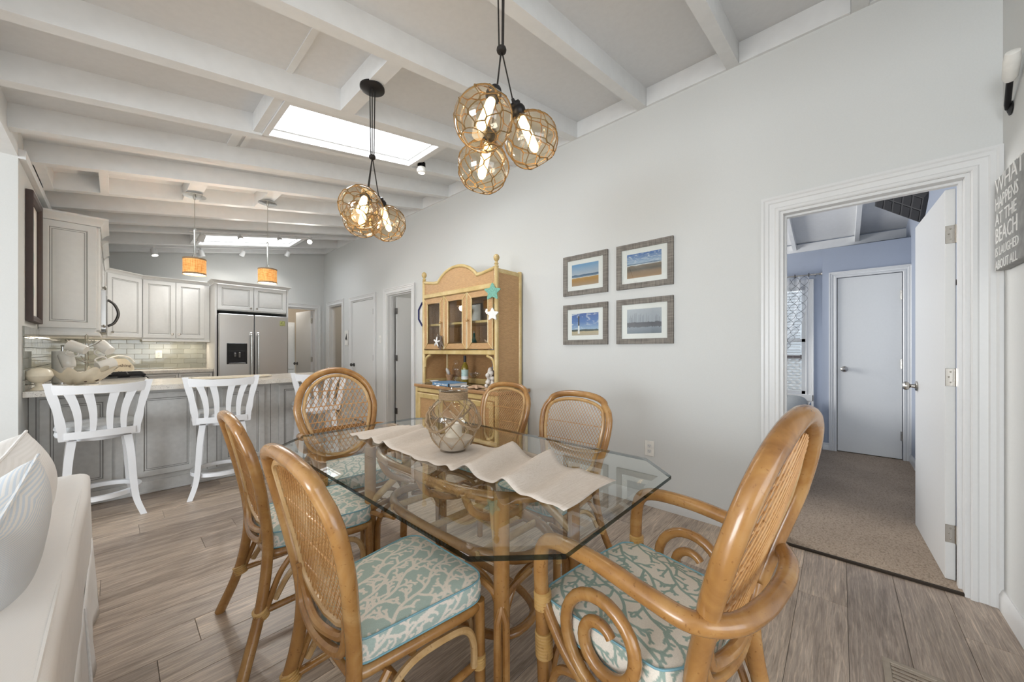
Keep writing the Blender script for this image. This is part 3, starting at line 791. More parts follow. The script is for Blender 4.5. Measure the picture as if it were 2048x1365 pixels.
for z in (1.78, 1.02):
    mb = MB(); mb.lathe([(.007, z - .05), (.007, z + .05)], 10, Matrix.Translation((-.006, .03, 0))); mb.box(-.008, .0, .0, .03, z-.045, z+.045); mb.build('hinge', 'nickel', lf)

def baseboard_x(name, x, side, ya, yb, h=.095, x_label=None):
    prof = [(0, 0), (.016, 0), (.016, h*.72), (.012, h*.82), (.009, h*.93), (.005, h), (0, h)]
    mb = MB(); n = len(prof); vs = [(x + side * a, y, z) for y in (ya, yb) for a, z in prof]
    fs = [(k, (k+1) % n, n + (k+1) % n, n + k) for k in range(n)] + [tuple(range(n)), tuple(range(n, 2*n))[::-1]]
    mb.add(vs, fs); return struct(fixn(mb.build(name, 'trim_white', smooth=30)), x_label)
def baseboard_y(name, y, side, xa, xb, h=.095, x_label=None):
    prof = [(0, 0), (.016, 0), (.016, h*.72), (.012, h*.82), (.009, h*.93), (.005, h), (0, h)]
    mb = MB(); n = len(prof); vs = [(x, y + side * a, z) for x in (xa, xb) for a, z in prof]
    fs = [(k, (k+1) % n, n + (k+1) % n, n + k) for k in range(n)] + [tuple(range(n)), tuple(range(n, 2*n))[::-1]]
    mb.add(vs, fs); return struct(fixn(mb.build(name, 'trim_white', smooth=30)), x_label)
baseboard_x('baseboard_right', XW, -1, DOORN[1] + .096, DOOR2[0] - .086, x_label='white baseboard along the long wall')
baseboard_x('baseboard_hall', XW, -1, DOOR3[1] + .08, DOOR4[0] - .09)
baseboard_y('baseboard_front', YR, 1, 1.76, XW - .001, x_label='white baseboard under the sign')

# ------------------------------------------------------------------ rooms behind the doorways
# bedroom
XB = 6.12
cp = MB(); cp.box(XW + .02, XB, YR - .0, 3.2, -.06, .012)
struct(cp.build('carpet', 'carpet', smooth=0), 'brown looped bedroom carpet')
ce = MB(); ce.box(XW + .0, XW + .022, DOORN[0] + .01, DOORN[1] - .01, -.004, .012, .003)
struct(ce.build('trim_3', 'carpet_edge', smooth=0), 'dark binding at the edge of the bedroom carpet')
wall_y('wall_bedroom_right', YR - .12, YR, XW + .11, XB + .1, 3.35, [], 'blue_wall', 'blue bedroom wall beside the open door')
wall_x('wall_bedroom_window', XB, XB + .1, YR, 3.2, 3.0, [(.34, 1.35, .62, 2.04)], 'blue_wall', 'blue bedroom wall with the window')
wall_y('wall_bedroom_left', 3.2, 3.3, XW + .11, XB + .1, 3.35, [], 'blue_wall', 'blue bedroom far side wall')
wall_x('wall_bedroom_inner', XW + .1105, XW + .1125, DOORN[1] + .02, 3.2, 3.2, [], 'blue_wall', 'blue inner face of the dividing wall')
def bceil(x): return 3.23 - .19 * (x - XW - .1)
mb = MB()
vs = [(x, y, bceil(x) + u) for x in (XW + .1, XB + .15) for y in (YR - .12, 3.3) for u in (0, .05)]
mb.add(vs, [(0, 1, 3, 2), (4, 6, 7, 5), (0, 4, 5, 1), (2, 3, 7, 6), (0, 2, 6, 4), (1, 5, 7, 3)])
bc = struct(fixn(mb.build('ceiling_bedroom', 'ceiling_paint', smooth=0)), 'sloping bedroom ceiling with rafters')
for y in (-.15, .45, 1.05, 1.65, 2.25):
    mb = MB(); vs = [(x, yy, bceil(x) - u) for x in (XW + .115, XB) for yy in (y - .02, y + .02) for u in (.09, 0)]
    mb.add(vs, [(0, 1, 3, 2), (4, 6, 7, 5), (0, 4, 5, 1), (2, 3, 7, 6), (0, 2, 6, 4), (1, 5, 7, 3)])
    fixn(mb.build('rafter', 'rafter_paint', bc, smooth=0))
mb = MB(); mb.box(XB - .02, XB, YR, 3.2, 2.50, 2.60); mb.build('trim_board', 'rafter_paint', bc, smooth=0)
# closet block with door
XQ = 5.72
mb = MB(); mb.box(XQ, XQ + .08, .02 + .02, .16, 0, 2.41); mb.box(XQ, XQ + .08, YR, -.50, 0, 2.41); mb.box(XQ, XQ + .08, -.50, .04, 2.05, 2.41)
mb.box(XQ + .08, XB, .08, .16, 0, 2.41); mb.box(XQ + .08, XB, YR, .08, 2.36, 2.405)
struct(mb.build('wall_closet', 'blue_wall', smooth=0), 'blue closet partition stopping below the ceiling')
casing_x('door_6', XQ, -1, -.50, .03, 2.05, .07, label='white casing of the bedroom closet door')
lf = thing('closet_door', 'white flush closet door, closed, at the far end of the bedroom carpet', 'door', (XQ, -.495, 0))
mb = MB(); mb.box(.006, .04, 0, .52, .02, 2.045, .002); mb.build('door_leaf', 'door_white', lf, smooth=30)
knob(lf, basis((.006, .46, .98), (0, -1, 0), (0, 0, 1)))
for z in (1.80, 1.05, .27):
    mb = MB(); mb.lathe([(.009, z - .05), (.009, z + .05)], 10, Matrix.Translation((-.003, .004, 0))); mb.build('hinge', 'nickel', lf)
baseboard_x('baseboard_closet', XQ, -1, .10, .158); baseboard_x('baseboard_window', XB, -1, .165, 3.2)
baseboard_y('baseboard_bedroom', YR, 1, 3.75, XQ - .001)
# window with blinds
wn = sroot('window_5', 'bedroom window with white casing and horizontal blinds')
o = casing_x('trim_4', XB, -1, .34, 1.35, 2.04, .085, label='white casing of the bedroom window')
fr = MB(); fr.box(XB - .024, XB, .255, 1.435, .535, .62, .003); fr.build('window_apron', 'trim_white', wn, smooth=0)
fr = MB()
for y in (.36, .845, 1.33): fr.box(XB + .03, XB + .07, y - .02, y + .02, .62, 2.04)
for z in (.64, 1.33, 2.02): fr.box(XB + .03, XB + .07, .34, 1.35, z - .02, z + .02)
fr.build('sash', 'trim_white', wn, smooth=0)
gl = MB(); gl.box(XB + .05, XB + .054, .34, 1.35, .62, 2.04); gl.build('pane', 'clear_glass', wn, smooth=0)
sm = MB(); sm.box(-.012, .012, -.455, .455, -.0012, .0012, 0, Matrix.Rotation(.25, 4, 'Y')); sme = sm.mesh('slat', 'trim_white', 0)
bl = thing('window_blind', 'white horizontal slat blind hanging in the bedroom window', 'blind', (XB - .045, .845, 0))
for k in range(36):
    s_ = bpy.data.objects.new('slat', sme); COL.objects.link(s_); s_.parent = bl; s_.location = (0, 0, .68 + k * .0375)
mb = MB(); mb.box(-.02, .02, -.46, .46, 2.03, 2.08, .003); mb.build('head_rail', 'trim_white', bl)
mb = MB()
for y in (-.38, 0, .38): mb.tube([(-.012, y, .68), (-.012, y, 2.05)], .001, 4)
mb.build('ladder_cord', 'trim_white', bl)
# outside: neighbour's siding, deck lattice
mb = MB(); mb.box(8.6, 8.7, -3, 6, -.5, 2.3); tag(mb.build('neighbour_house', 'siding', smooth=0), 'pale clapboard house seen through the bedroom window', 'house')
lt = MB()
for k in range(-30, 60):
    for sg in (1, -1):
        y = k * .1; T = TR((7.9 + .01 * sg, y, .55), 0, sg * PI / 4); lt.box(-.006, .006, -.014, .014, -.75, .75, 0, T)
ltt = thing('lattice_fence', 'pale diagonal lattice panel outside the bedroom window', 'fence', (0, 0, 0)); lt.build('lattice', 'slip_white', ltt, smooth=0, kind='stuff')
mb = MB(); mb.box(7.85, 7.95, -3, 6, 1.05, 1.12); mb.box(7.85, 7.95, -3, 6, .0, .06); mb.build('rail', 'dark_wood', ltt, smooth=0)
mb = MB(); mb.box(6.25, 12, -4, 8, -.2, -.1); struct(mb.build('ground_outside', 'driftwood', smooth=0), 'ground outside')
# hall rooms
wall_y('wall_hall_a', 5.30, 5.38, XW + .11, 5.1, 3.0, [], 'wall_paint', 'hall room divider'); wall_y('wall_hall_b', 3.86, 3.95, XW + .11, 5.1, 3.0, [], 'wall_paint', 'hall room side')
wall_x('wall_hall_c', 5.0, 5.1, 3.86, 7.7, 3.0, [], 'beige_wall', 'far wall of the rooms off the hall')
wall_y('wall_hall_d', 7.56, 7.66, XW + .11, 5.1, 3.0, [], 'wall_paint', 'side wall of the shelf room')
wall_y('wall_hall_e', 6.42, 6.5, XW + .11, 5.1, 3.0, [], 'beige_wall', 'beige wall of the shelf room')
mb = MB(); mb.box(XW + .1, 5.1, 3.86, 7.7, 2.62, 2.68); struct(mb.build('ceiling_hall', 'ceiling_paint', smooth=0), 'hall room ceiling')
# laundry room
wall_y('wall_laundry_back', 9.3, 9.4, 1.4, 3.4, 2.9, [], 'beige_wall', 'beige laundry room wall')
wall_x('wall_laundry_left', 1.4, 1.5, YB + .11, 9.4, 2.9, [], 'beige_wall', 'laundry side wall'); wall_x('wall_laundry_right', 3.3, 3.4, YB + .11, 9.4, 2.9, [], 'wall_paint', 'laundry side wall')
mb = MB(); mb.box(1.4, 3.4, YB + .11, 9.4, 2.6, 2.66); struct(mb.build('ceiling_laundry', 'ceiling_paint', smooth=0), 'laundry ceiling')
lamp('hall_glow', 'POINT', (4.0, 4.6, 2.2), 9, (1, .96, .9), .15); lamp('shelf_room_glow', 'POINT', (4.0, 7.0, 2.2), 9, (1, .9, .76), .15)
lamp('laundry_glow', 'POINT', (2.3, 8.3, 2.3), 12, (1, .95, .88), .15)

# ================================================================== KITCHEN
def ringpanel(mb, w, h, prof, T, close=True):
    # prof: (inset, out) rings from the outside in
    vs = []; fs = []
    for a, o in prof: vs += [(a, a, o), (w - a, a, o), (w - a, h - a, o), (a, h - a, o)]
    for i in range(len(prof) - 1):
        for k in range(4):
            k2 = (k + 1) % 4; fs.append((i*4+k, i*4+k2, (i+1)*4+k2, (i+1)*4+k))
    if close: m = (len(prof) - 1) * 4; fs.append((m, m+1, m+2, m+3)); fs.append((3, 2, 1, 0))
    mb.add(vs, fs, T)
def rdoor(parent, T, w, h, mat='cab_white', glaze='glaze', name='door', fr=.055, knobat=None, kmat='nickel'):
    mb = MB(); ringpanel(mb, w, h, [(0, 0), (0, .017), (.003, .02), (fr - .006, .02), (fr, .0125), (fr + .012, .0125), (fr + .03, .018), (min(w, h) * .42, .0185)], T)
    d = mb.build(name, mat, parent, smooth=20)
    g = MB()
    for a in (fr - .001, fr + .012): ringpanel(g, w, h, [(a, .0121), (a, .0138), (a + .0035, .0138), (a + .0035, .0121)], T, close=False)
    g.build('panel_groove', glaze, d, smooth=0)
    if knobat:
        k = MB(); k.lathe([(.006, 0), (.005, .012), (.013, .016), (.016, .024), (.011, .03), (.0001, .031)], 14, T @ Matrix.Translation((knobat[0], knobat[1], .018)), cap=False)
        k.build('door_knob', kmat, d)
    return d
def crown(parent, pts, z0, h=.055, out=.045, mat='cab_white', closed=False):
    # pts: polyline (x, y) of cabinet faces; outward is to the right of travel
    prof = [(0, 0), (.006, 0), (.01, h*.25), (out*.45, h*.5), (out*.8, h*.72), (out, h*.8), (out, h), (0, h)]
    P = [Vector((p[0], p[1])) for p in pts]; mb = MB(); n = len(prof); vs = []
    for i, p in enumerate(P):
        d0 = (P[i] - P[i-1]).normalized() if i else (P[1] - P[0]).normalized()
        d1 = (P[i+1] - P[i]).normalized() if i < len(P) - 1 else d0
        n0 = Vector((d0.y, -d0.x)); n1 = Vector((d1.y, -d1.x)); b = (n0 + n1).normalized(); k = 1 / max(.3, b.dot(n0))
        for a, z in prof: q = p + b * a * k; vs.append((q.x, q.y, z0 + z))
    fs = []
    for i in range(len(P) - 1):
        for k in range(n): k2 = (k+1) % n; fs.append((i*n+k, i*n+k2, (i+1)*n+k2, (i+1)*n+k))
    fs += [tuple(range(n)), tuple(range((len(P)-1)*n, len(P)*n))[::-1]]
    mb.add(vs, fs); return fixn(mb.build('crown_moulding', mat, parent, smooth=25))

# upper cabinet on the side wall with its raised end panel facing the room
XU = -0.09; ZU0, ZU1 = 1.375, 2.275
c = thing('wall_cabinet', 'tall white wall cabinet with raised end panel beside the dark picture frame', 'cabinet', (0, 0, 0))
mb = MB(); mb.box(XK + .002, XU - .02, 4.80, 5.33, ZU0 - .02, ZU1, .002); mb.build('body', 'cab_white', c, smooth=0)
rdoor(c, basis((XK + .003, 4.80, ZU0 + .012), (1, 0, 0), (0, 0, 1)), XU - XK - .02, .885, name='end_panel')
rdoor(c, basis((XU - .02, 4.805, ZU0), (0, 1, 0), (0, 0, 1)), .515, .895, knobat=(.48, .06))
mb = MB(); mb.box(XK + .002, XU - .0, 4.785, 5.33, ZU0 - .05, ZU0 - .018, .003); mb.build('light_rail', 'cab_white', c, smooth=0)
crown(c, [(XK + .002, 4.785), (XU + .002, 4.785), (XU + .002, 5.33)], ZU1 + .0, .07, .05)
# over the microwave
c = thing('wall_cabinet', 'short white wall cabinet above the microwave', 'cabinet')
mb = MB(); mb.box(XK + .002, XU - .02, 5.335, 6.095, 1.81, ZU1 - .06, .002); mb.build('body', 'cab_white', c, smooth=0)
for k in (0, 1): rdoor(c, basis((XU - .02, 5.34 + k * .38, 1.815), (0, 1, 0), (0, 0, 1)), .373, .395, knobat=(.34 if k == 0 else .035, .04))
crown(c, [(XU + .002, 5.34), (XU + .002, 6.095)], ZU1 - .06, .06, .045)
c = thing('wall_cabinet', 'white wall cabinet between the microwave and the angled corner cabinet', 'cabinet')
mb = MB(); mb.box(XK + .002, XU - .02, 6.10, 6.885, ZU0 - .02, 2.20, .002); mb.build('body', 'cab_white', c, smooth=0)
for k in (0, 1): rdoor(c, basis((XU - .02, 6.105 + k * .39, ZU0), (0, 1, 0), (0, 0, 1)), .382, .82, knobat=(.345 if k == 0 else .035, .06))
crown(c, [(XU + .002, 6.10), (XU + .002, 6.885)], 2.20, .05, .04)
# microwave
m = thing('microwave', 'stainless over-range microwave seen edge on with a curved handle', 'microwave', (0, 0, 0))
mb = MB(); mb.box(XK + .002, XU - .01, 5.34, 6.09, 1.385, 1.80, .004); mb.build('body', 'black_plastic', m)
mb = MB(); mb.box(XU - .01, XU + .035, 5.342, 5.90, 1.40, 1.795, .006); mb.build('door', 'steel', m)
mb = MB(); mb.box(XU + .0352, XU + .037, 5.40, 5.84, 1.47, 1.74); mb.build('door_glass', 'black_plastic', m)
mb = MB(); mb.box(XU - .01, XU + .033, 5.905, 6.088, 1.40, 1.795, .004); mb.build('control_panel', 'black_plastic', m)
mb = MB(); mb.box(XU - .01, XU + .03, 5.342, 6.088, 1.375, 1.398, .003); mb.build('vent_strip', 'dark_steel', m)
mb = MB(); mb.tube(spline([(XU + .035, 5.87, 1.46), (XU + .085, 5.87, 1.50), (XU + .115, 5.87, 1.60), (XU + .085, 5.87, 1.70), (XU + .035, 5.87, 1.745)], 8), .013, 10); mb.build('handle', 'dark_steel', m)
# angled corner cabinet
P0 = Vector((XU + .005, 6.89)); P1 = Vector((.25, 7.225))
c = thing('corner_wall_cabinet', 'white wall cabinet set at an angle across the kitchen corner', 'cabinet')
mb = MB(); mb.prism([(XK + .002, 6.89), (P0.x, P0.y), (P1.x, P1.y), (.25, YB - .002), (XK + .002, YB - .002)], 1.355, 2.20); fixn(mb.build('body', 'cab_white', c, smooth=0))
dd = (P1 - P0); L = dd.length; dn = dd.normalized()
rdoor(c, basis((P0.x + dn.x * .012, P0.y + dn.y * .012, 1.375), (dn.x, dn.y, 0), (0, 0, 1)), L - .024, .815, knobat=(.04, .06))
crown(c, [(P0.x, P0.y), (P1.x, P1.y)], 2.20, .05, .04)
# double door wall cabinet on the end wall
c = thing('wall_cabinet', 'white double door wall cabinet on the end wall left of the fridge', 'cabinet')
mb = MB(); mb.box(.252, .985, 7.225, YB - .002, 1.355, 2.20, .002); mb.build('body', 'cab_white', c, smooth=0)
for k, (a, wd) in enumerate(((.262, .335), (.602, .32))): rdoor(c, basis((a, 7.225, 1.375), (1, 0, 0), (0, 0, 1)), wd, .815, knobat=(wd - .035 if k == 0 else .035, .06))
mb = MB(); mb.box(.252, .985, 7.2, 7.225, 1.325, 1.356, .003); mb.build('light_rail', 'cab_white', c, smooth=0)
crown(c, [(.252, 7.225), (.985, 7.225)], 2.20, .05, .04)
# fridge surround
c = thing('fridge_cabinet', 'white double door cabinet above the fridge with side panels', 'cabinet')
mb = MB(); mb.box(.99, 1.015, 6.83, YB - .002, 0.001, 2.20, .002); mb.box(1.925, 1.95, 6.83, YB - .002, .001, 2.20, .002); mb.build('side_panel', 'cab_white', c, smooth=0)
mb = MB(); mb.box(1.016, 1.924, 6.85, YB - .002, 1.80, 2.20, .002); mb.build('body', 'cab_white', c, smooth=0)
for k in (0, 1): rdoor(c, basis((1.02 + k * .453, 6.85, 1.815), (1, 0, 0), (0, 0, 1)), .447, .375, knobat=(.41 if k == 0 else .035, .04))
crown(c, [(.99, 7.16), (.99, 6.828), (1.95, 6.828), (1.95, YB - .3)], 2.20, .05, .04)

# fridge
f = thing('fridge', 'stainless side by side fridge with ice dispenser and a small yellow green magnet', 'fridge', (0, 0, 0))
mb = MB(); mb.box(1.03, 1.912, 6.80, YB - .03, .001, 1.735, .004); mb.build('body', 'grey_box', f)
mb = MB(); mb.box(1.022, 1.452, 6.735, 6.798, .09, 1.745, .008); mb.build('freezer_door', 'steel', f)
mb = MB(); mb.box(1.462, 1.918, 6.735, 6.798, .09, 1.745, .008); mb.build('fridge_door', 'steel', f)
mb = MB(); mb.box(1.03, 1.91, 6.76, 6.80, .005, .085); mb.build('kick_grille', 'grey_box', f)
for x in (1.412, 1.502):
    mb = MB(); mb.tube(spline([(x, 6.733, .72), (x, 6.70, .74), (x, 6.695, .80), (x, 6.695, 1.10), (x, 6.695, 1.38), (x, 6.70, 1.43), (x, 6.733, 1.45)], 6), .013, 10)
    for z in (.71, 1.45): mb.box(x - .014, x + .014, 6.705, 6.736, z - .025, z + .025, .006)
    mb.build('handle', 'chrome', f)
dsp = MB(); dsp.box(1.115, 1.365, 6.728, 6.734, .99, 1.305, .003); d = dsp.build('ice_dispenser', 'black_plastic', f)
mb = MB(); mb.box(1.14, 1.34, 6.7245, 6.728, 1.005, 1.19, .002); mb.build('dispenser_recess', 'iron_black', d)
mb = MB(); mb.box(1.135, 1.345, 6.715, 6.728, .995, 1.01, .002); mb.box(1.20, 1.225, 6.712, 6.727, 1.10, 1.16, .003); mb.box(1.255, 1.28, 6.712, 6.727, 1.09, 1.17, .003); mb.build('dispenser_lever', 'dark_steel', d)
mb = MB(); mb.box(1.80, 1.875, 6.729, 6.733, 1.595, 1.675, .001); mb.box(1.815, 1.83, 6.726, 6.73, 1.62, 1.65); mb.box(1.84, 1.86, 6.726, 6.73, 1.605, 1.64)
tag(mb.build('fridge_magnet', 'lime_magnet', smooth=0), 'small yellow green square magnet on the fridge door', 'magnet')

# base cabinets: side run and end run
def base(name, label, x0, x1, y0, y1, face, doors, mat='cab_white'):
    c = thing(name, label, 'cabinet'); mb = MB(); mb.box(x0, x1, y0, y1, .10, .878, .002); mb.box(x0 + .03, x1 - .05, y0 + .04, y1 - .002, .001, .10); mb.build('body', mat, c, smooth=0)
    return c
c = base('base_cabinet', 'white base cabinet with two drawers under the counter left of the fridge', .23, .985, 6.96, YB - .002, 'y', 2)
for k in (0, 1):
    rdoor(c, basis((.235 + k * .375, 6.96, .72), (1, 0, 0), (0, 0, 1)), .37, .15, name='drawer', fr=.03, knobat=(.185, .075))
    rdoor(c, basis((.235 + k * .375, 6.96, .11), (1, 0, 0), (0, 0, 1)), .37, .60, knobat=(.33 if k == 0 else .04, .55))
c = base('base_cabinet', 'white base cabinet on the side wall behind the breakfast bar', XK + .002, .18, 4.97, 5.31, 'x', 1)
c = base('base_cabinet', 'white corner base cabinet beyond the range', XK + .002, .18, 6.10, YB - .002, 'x', 1)
# range with cast iron grates
r = thing('gas_range', 'gas range with black cast iron grates behind the breakfast bar', 'range')
mb = MB(); mb.box(XK + .002, .22, 5.335, 6.085, .10, .905, .004); mb.box(XK + .05, .17, 5.36, 6.06, .001, .1); mb.build('body', 'steel', r)
mb = MB(); mb.box(XK + .01, .235, 5.336, 6.084, .905, .922, .004); mb.build('cooktop', 'iron_black', r)
for (ya, yb) in ((5.35, 5.59), (5.592, 5.828), (5.83, 6.07)):
    g = MB()
    for x in np.linspace(XK + .03, .21, 6): g.box(x - .006, x + .006, ya, yb, .938, .956, .002)
    for y in (ya + .006, (ya + yb) / 2, yb - .006): g.box(XK + .03, .21, y - .006, y + .006, .938, .956, .002)
    for x in (XK + .035, .2):
        for y in (ya + .008, yb - .008): g.box(x - .007, x + .007, y - .007, y + .007, .922, .94)
    g.build('grate', 'iron_black', r, smooth=0)
for x in (-.27, .06):
    for y in (5.47, 5.71, 5.95):
        mb = MB(); mb.lathe([(.045, .922), (.045, .93), (.03, .934), (.0001, .935)], 16, Matrix.Translation((x, y, 0)), cap=False)
        mb.build('burner_cap', 'iron_black', r)
mb = MB(); mb.box(.235, .255, 5.36, 6.06, .75, .79, .006); mb.build('oven_handle', 'steel', r)

# worktops
def worktop(name, label, polys, z0=.88, z1=.92):
    mb = MB()
    for p in polys: mb.prism(p, z0, z1)
    return tag(fixn(mb.build(name, 'granite', smooth=0)), label, 'countertop')
worktop('worktop', 'speckled granite worktop running round the kitchen corner to the fridge',
    [[(XK + .002, 6.09), (.22, 6.09), (.22, 6.92), (.985, 6.92), (.985, YB - .002), (XK + .002, YB - .002)]])
XP1 = 1.62
worktop('bar_worktop', 'speckled granite top of the breakfast bar', [rpoly([(XK + .002, 4.055), (XP1 + .06, 4.055), (XP1 + .06, 4.965), (.22, 4.965), (.22, 5.33), (XK + .002, 5.33)], [.001, .05, .03, .01, .005, .001], 4)])
# peninsula
YP = 4.31
pen = thing('breakfast_bar', 'grey glazed breakfast bar with raised panels behind the white stools', 'kitchen island')
mb = MB(); mb.box(XK + .002, XP1, YP, 4.93, .001, .878, .002); mb.build('body', 'cab_grey', pen, smooth=0)
def xat(px, Y=YP):
    u = (px - 1024) / 722; a = math.atan2(794, 722); dx = math.sin(a) + u * math.cos(a); dy = math.cos(a) - u * math.sin(a); return Y * dx / dy
edges = [(66, 176), (185, 243), (284, 395), (443, 531), (571, 650)]
xs = [-.36, -.02, .02, .13, .17, .53, .71, 1.03, 1.2, 1.55]
for (a, b) in ((-.37, -.015), (.115, .495), (.675, 1.015), (1.14, 1.56)):
    rdoor(pen, basis((a, YP, .14), (1, 0, 0), (0, 0, 1)), b - a, .70, 'cab_grey', 'glaze_dark', 'raised_panel', .05)
mb = MB()
for x in (-.385, .05, .57, .64, 1.07, 1.59): mb.box(x - .002, x + .002, YP - .001, YP + .004, .11, .875)
mb.build('stile_line', 'glaze_dark', pen, smooth=0)
mb = MB(); mb.box(XK + .003, XP1 + .012, YP - .016, YP - .0005, .001, .10, .003); mb.box(XK + .003, XP1 + .016, YP - .021, YP - .016, .001, .02, .002); mb.build('plinth_board', 'cab_grey', pen, smooth=0)
rdoor(pen, basis((XP1, YP + .03, .14), (0, 1, 0), (0, 0, 1)), .55, .70, 'cab_grey', 'glaze_dark', 'end_panel', .05)

# backsplash tiles
bs = sroot('trim_5', 'grey green glass subway tile backsplash on the end wall')
mb = MB(); mb.box(.0, .985, YB - .004, YB - .0005, .921, 1.355); mb.build('grout_bed', 'grout', bs, smooth=0)
tw, th, gp = .152, .074, .003
tm = {}
def tl(parent, w_, loc, rz=0):
    k = round(w_, 3)
    if k not in tm: q = MB(); q.box(-k/2, k/2, -.004, .004, -(th-gp)/2, (th-gp)/2, .0012); tm[k] = q.mesh('tile', 'glass_tile', 0)
    o = bpy.data.objects.new('tile', tm[k]); COL.objects.link(o); o.parent = parent; o.location = loc; o.rotation_euler = (0, 0, rz)
for rw in range(6):
    z = .923 + th * (rw + .5)
    if z + th/2 > 1.37: break
    x = XK - (tw/2 if rw % 2 else 0)
    while x < .985:
        a = max(x, XK + .004); b = min(x + tw, .985)
        if b - a > .02: tl(bs, b - a - gp, ((a+b)/2, YB - .006, z))
        x += tw
bs2 = sroot('trim_6', 'glass subway tile backsplash on the side wall')
for rw in range(6):
    z = .923 + th * (rw + .5); y = 4.07 - (tw/2 if rw % 2 else 0)
    while y < 7.55:
        a = max(y, 4.07); b = min(y + tw, 7.55)
        if b - a > .02: tl(bs2, b - a - gp, (XK + .006, (a+b)/2, z), PI/2)
        y += tw
mb = MB(); mb.box(XK + .0005, XK + .003, 4.07, 7.55, .921, 1.366); mb.build('grout_bed', 'grout', bs2, smooth=0)
def outlet(label, T, double=True, cat='outlet', nm='wall_outlet'):
    o = thing(nm, label, cat); o.matrix_world = T; o.location = T.translation; o.rotation_euler = T.to_euler()
    mb = MB(); mb.box(-.036, .036, -.058, .058, 0, .006, .002); mb.build('cover_plate', 'plate_white', o)
    if nm == 'wall_outlet':
        mb = MB(); g = MB()
        for s_ in (-.02, .02):
            mb.prism(rpoly([(-.016, s_-.014), (.016, s_-.014), (.016, s_+.014), (-.016, s_+.014)], .009, 4), .006, .008)
            for x in (-.006, .006): g.box(x - .001, x + .001, s_ - .002, s_ + .006, .008, .0085)
            g.box(-.002, .002, s_ - .010, s_ - .006, .008, .0085)
        mb.build('socket', 'trim_white', o); g.build('slot', 'gap_dark', o, smooth=0)
    else:
        mb = MB(); mb.box(-.011, .011, -.03, .03, .006, .012, .002); mb.build('rocker', 'trim_white', o)
    return o
outlet('white outlet on the grey green kitchen tiles', basis((.44, YB - .011, 1.14), (1, 0, 0), (0, 0, 1)))
outlet('white wall outlet low on the long wall behind the glass table', basis((XW - .001, 1.09, .442), (0, -1, 0), (0, 0, 1)))
outlet('white light switch between the closed hall door and the hall doorway', basis((XW - .001, 5.30, 1.37), (0, -1, 0), (0, 0, 1)), cat='switch', nm='light_switch')

# things on the counter ------------------------------------------------
def mug(label, loc, d, roll):
    t = thing('mug', label, 'mug', group='white mugs hanging on the mug tree')
    T = align(loc, d) @ Matrix.Rotation(roll, 4, 'Z'); t.location = T.translation; t.rotation_euler = T.to_euler()
    mb = MB(); mb.lathe([(.0001, 0), (.034, 0), (.038, .006), (.042, .05), (.045, .11), (.042, .11), (.039, .05), (.034, .01), (.0001, .008)], 22, cap=False); mb.build('bowl', 'ceramic_white', t)
    mb = MB(); mb.tube(spline([(.040, 0, .025), (.062, 0, .02), (.078, 0, .05), (.072, 0, .085), (.043, 0, .09)], 6), .006, 8); mb.build('handle', 'ceramic_white', t)
    return t
T0 = (-.16, 4.68, .921)
t = thing('mug_tree', 'thin metal mug tree holding white mugs on the breakfast bar', 'mug rack', T0)
mb = MB(); mb.lathe([(.0001, 0), (.07, 0), (.07, .008), (.0001, .012)], 20, cap=False); mb.build('base', 'nickel', t)
mb = MB(); mb.tube([(.008, 0, .01), (.008, 0, .40), (.0, 0, .415), (-.008, 0, .40), (-.008, 0, .01)], .003, 6); mb.build('post', 'nickel', t)
for k in range(6):
    a = k * PI / 3 + .3; z = .30 if k % 2 else .17
    mb = MB(); mb.tube([(0, 0, z), (.07*math.cos(a), .07*math.sin(a), z + .03), (.11*math.cos(a), .11*math.sin(a), z + .06)], .003, 6); mb.ball((.11*math.cos(a), .11*math.sin(a), z + .06), .006, 5); mb.build('arm', 'nickel', t)
mug('white mug at the top left of the mug tree, bottom turned to the room', (-.16, 4.60, 1.20), (-.75, .35, .35), PI)
mug('white mug at the top right of the mug tree, handle up', (-.03, 4.62, 1.19), (-.45, .55, .5), 2.6)
mug('white mug low on the mug tree, lying above the shell bowl', (-.10, 4.55, 1.065), (.8, .45, .25), 3.0)
mug('shaded white mug low at the left of the mug tree', (-.25, 4.66, 1.06), (-.2, .2, 1), 2.0)
# ribbed giant-clam bowl
def clam(label, loc, rz, R=.20):
    t = thing('shell_bowl', label, 'bowl', loc, rz)
    vs = []; fs = []; nu, nv = 72, 14
    for sh in (0, 1):
        for j in range(nv + 1):
            v = j / nv
            for i in range(nu + 1):
                u = i / nu; a = (u - .5) * PI * 1.08
                rib = math.cos(a * 11) * .17 * v
                rr = R * (v ** .75) * (1 + rib * .6) * (1.15 + .35 * math.cos(a))
                h = .02 + .115 * (v ** 2.0) + .02 * v * math.cos(a * 11) - (.006 if sh else 0) * 1.0
                s = 1.0 if sh == 0 else .965
                vs.append((rr * math.cos(a) * s - .08, rr * math.sin(a) * 1.0 * s, h - (0 if sh else .008)))
        b = sh * (nu + 1) * (nv + 1)
        for j in range(nv):
            for i in range(nu): q = b + j*(nu+1)+i; fs.append((q, q+1, q+nu+2, q+nu+1))
    mb = MB(); mb.add(vs, fs); mb.build('shell', 'porcelain_ivory', t, smooth=60)
    return t
cl = clam('large ribbed white clam shell bowl filled with small dried pods on the bar', (-.14, 4.30, .925), -.5, .15)
mb = MB(); rr_ = random.Random(3)
for k in range(70):
    mb.ball((rr_.uniform(-.05, .055), rr_.uniform(-.06, .06), .045 + rr_.uniform(0, .035)), rr_.uniform(.008, .016), 4)
mb.build('dried_pods', 'driftwood', cl, kind='stuff')
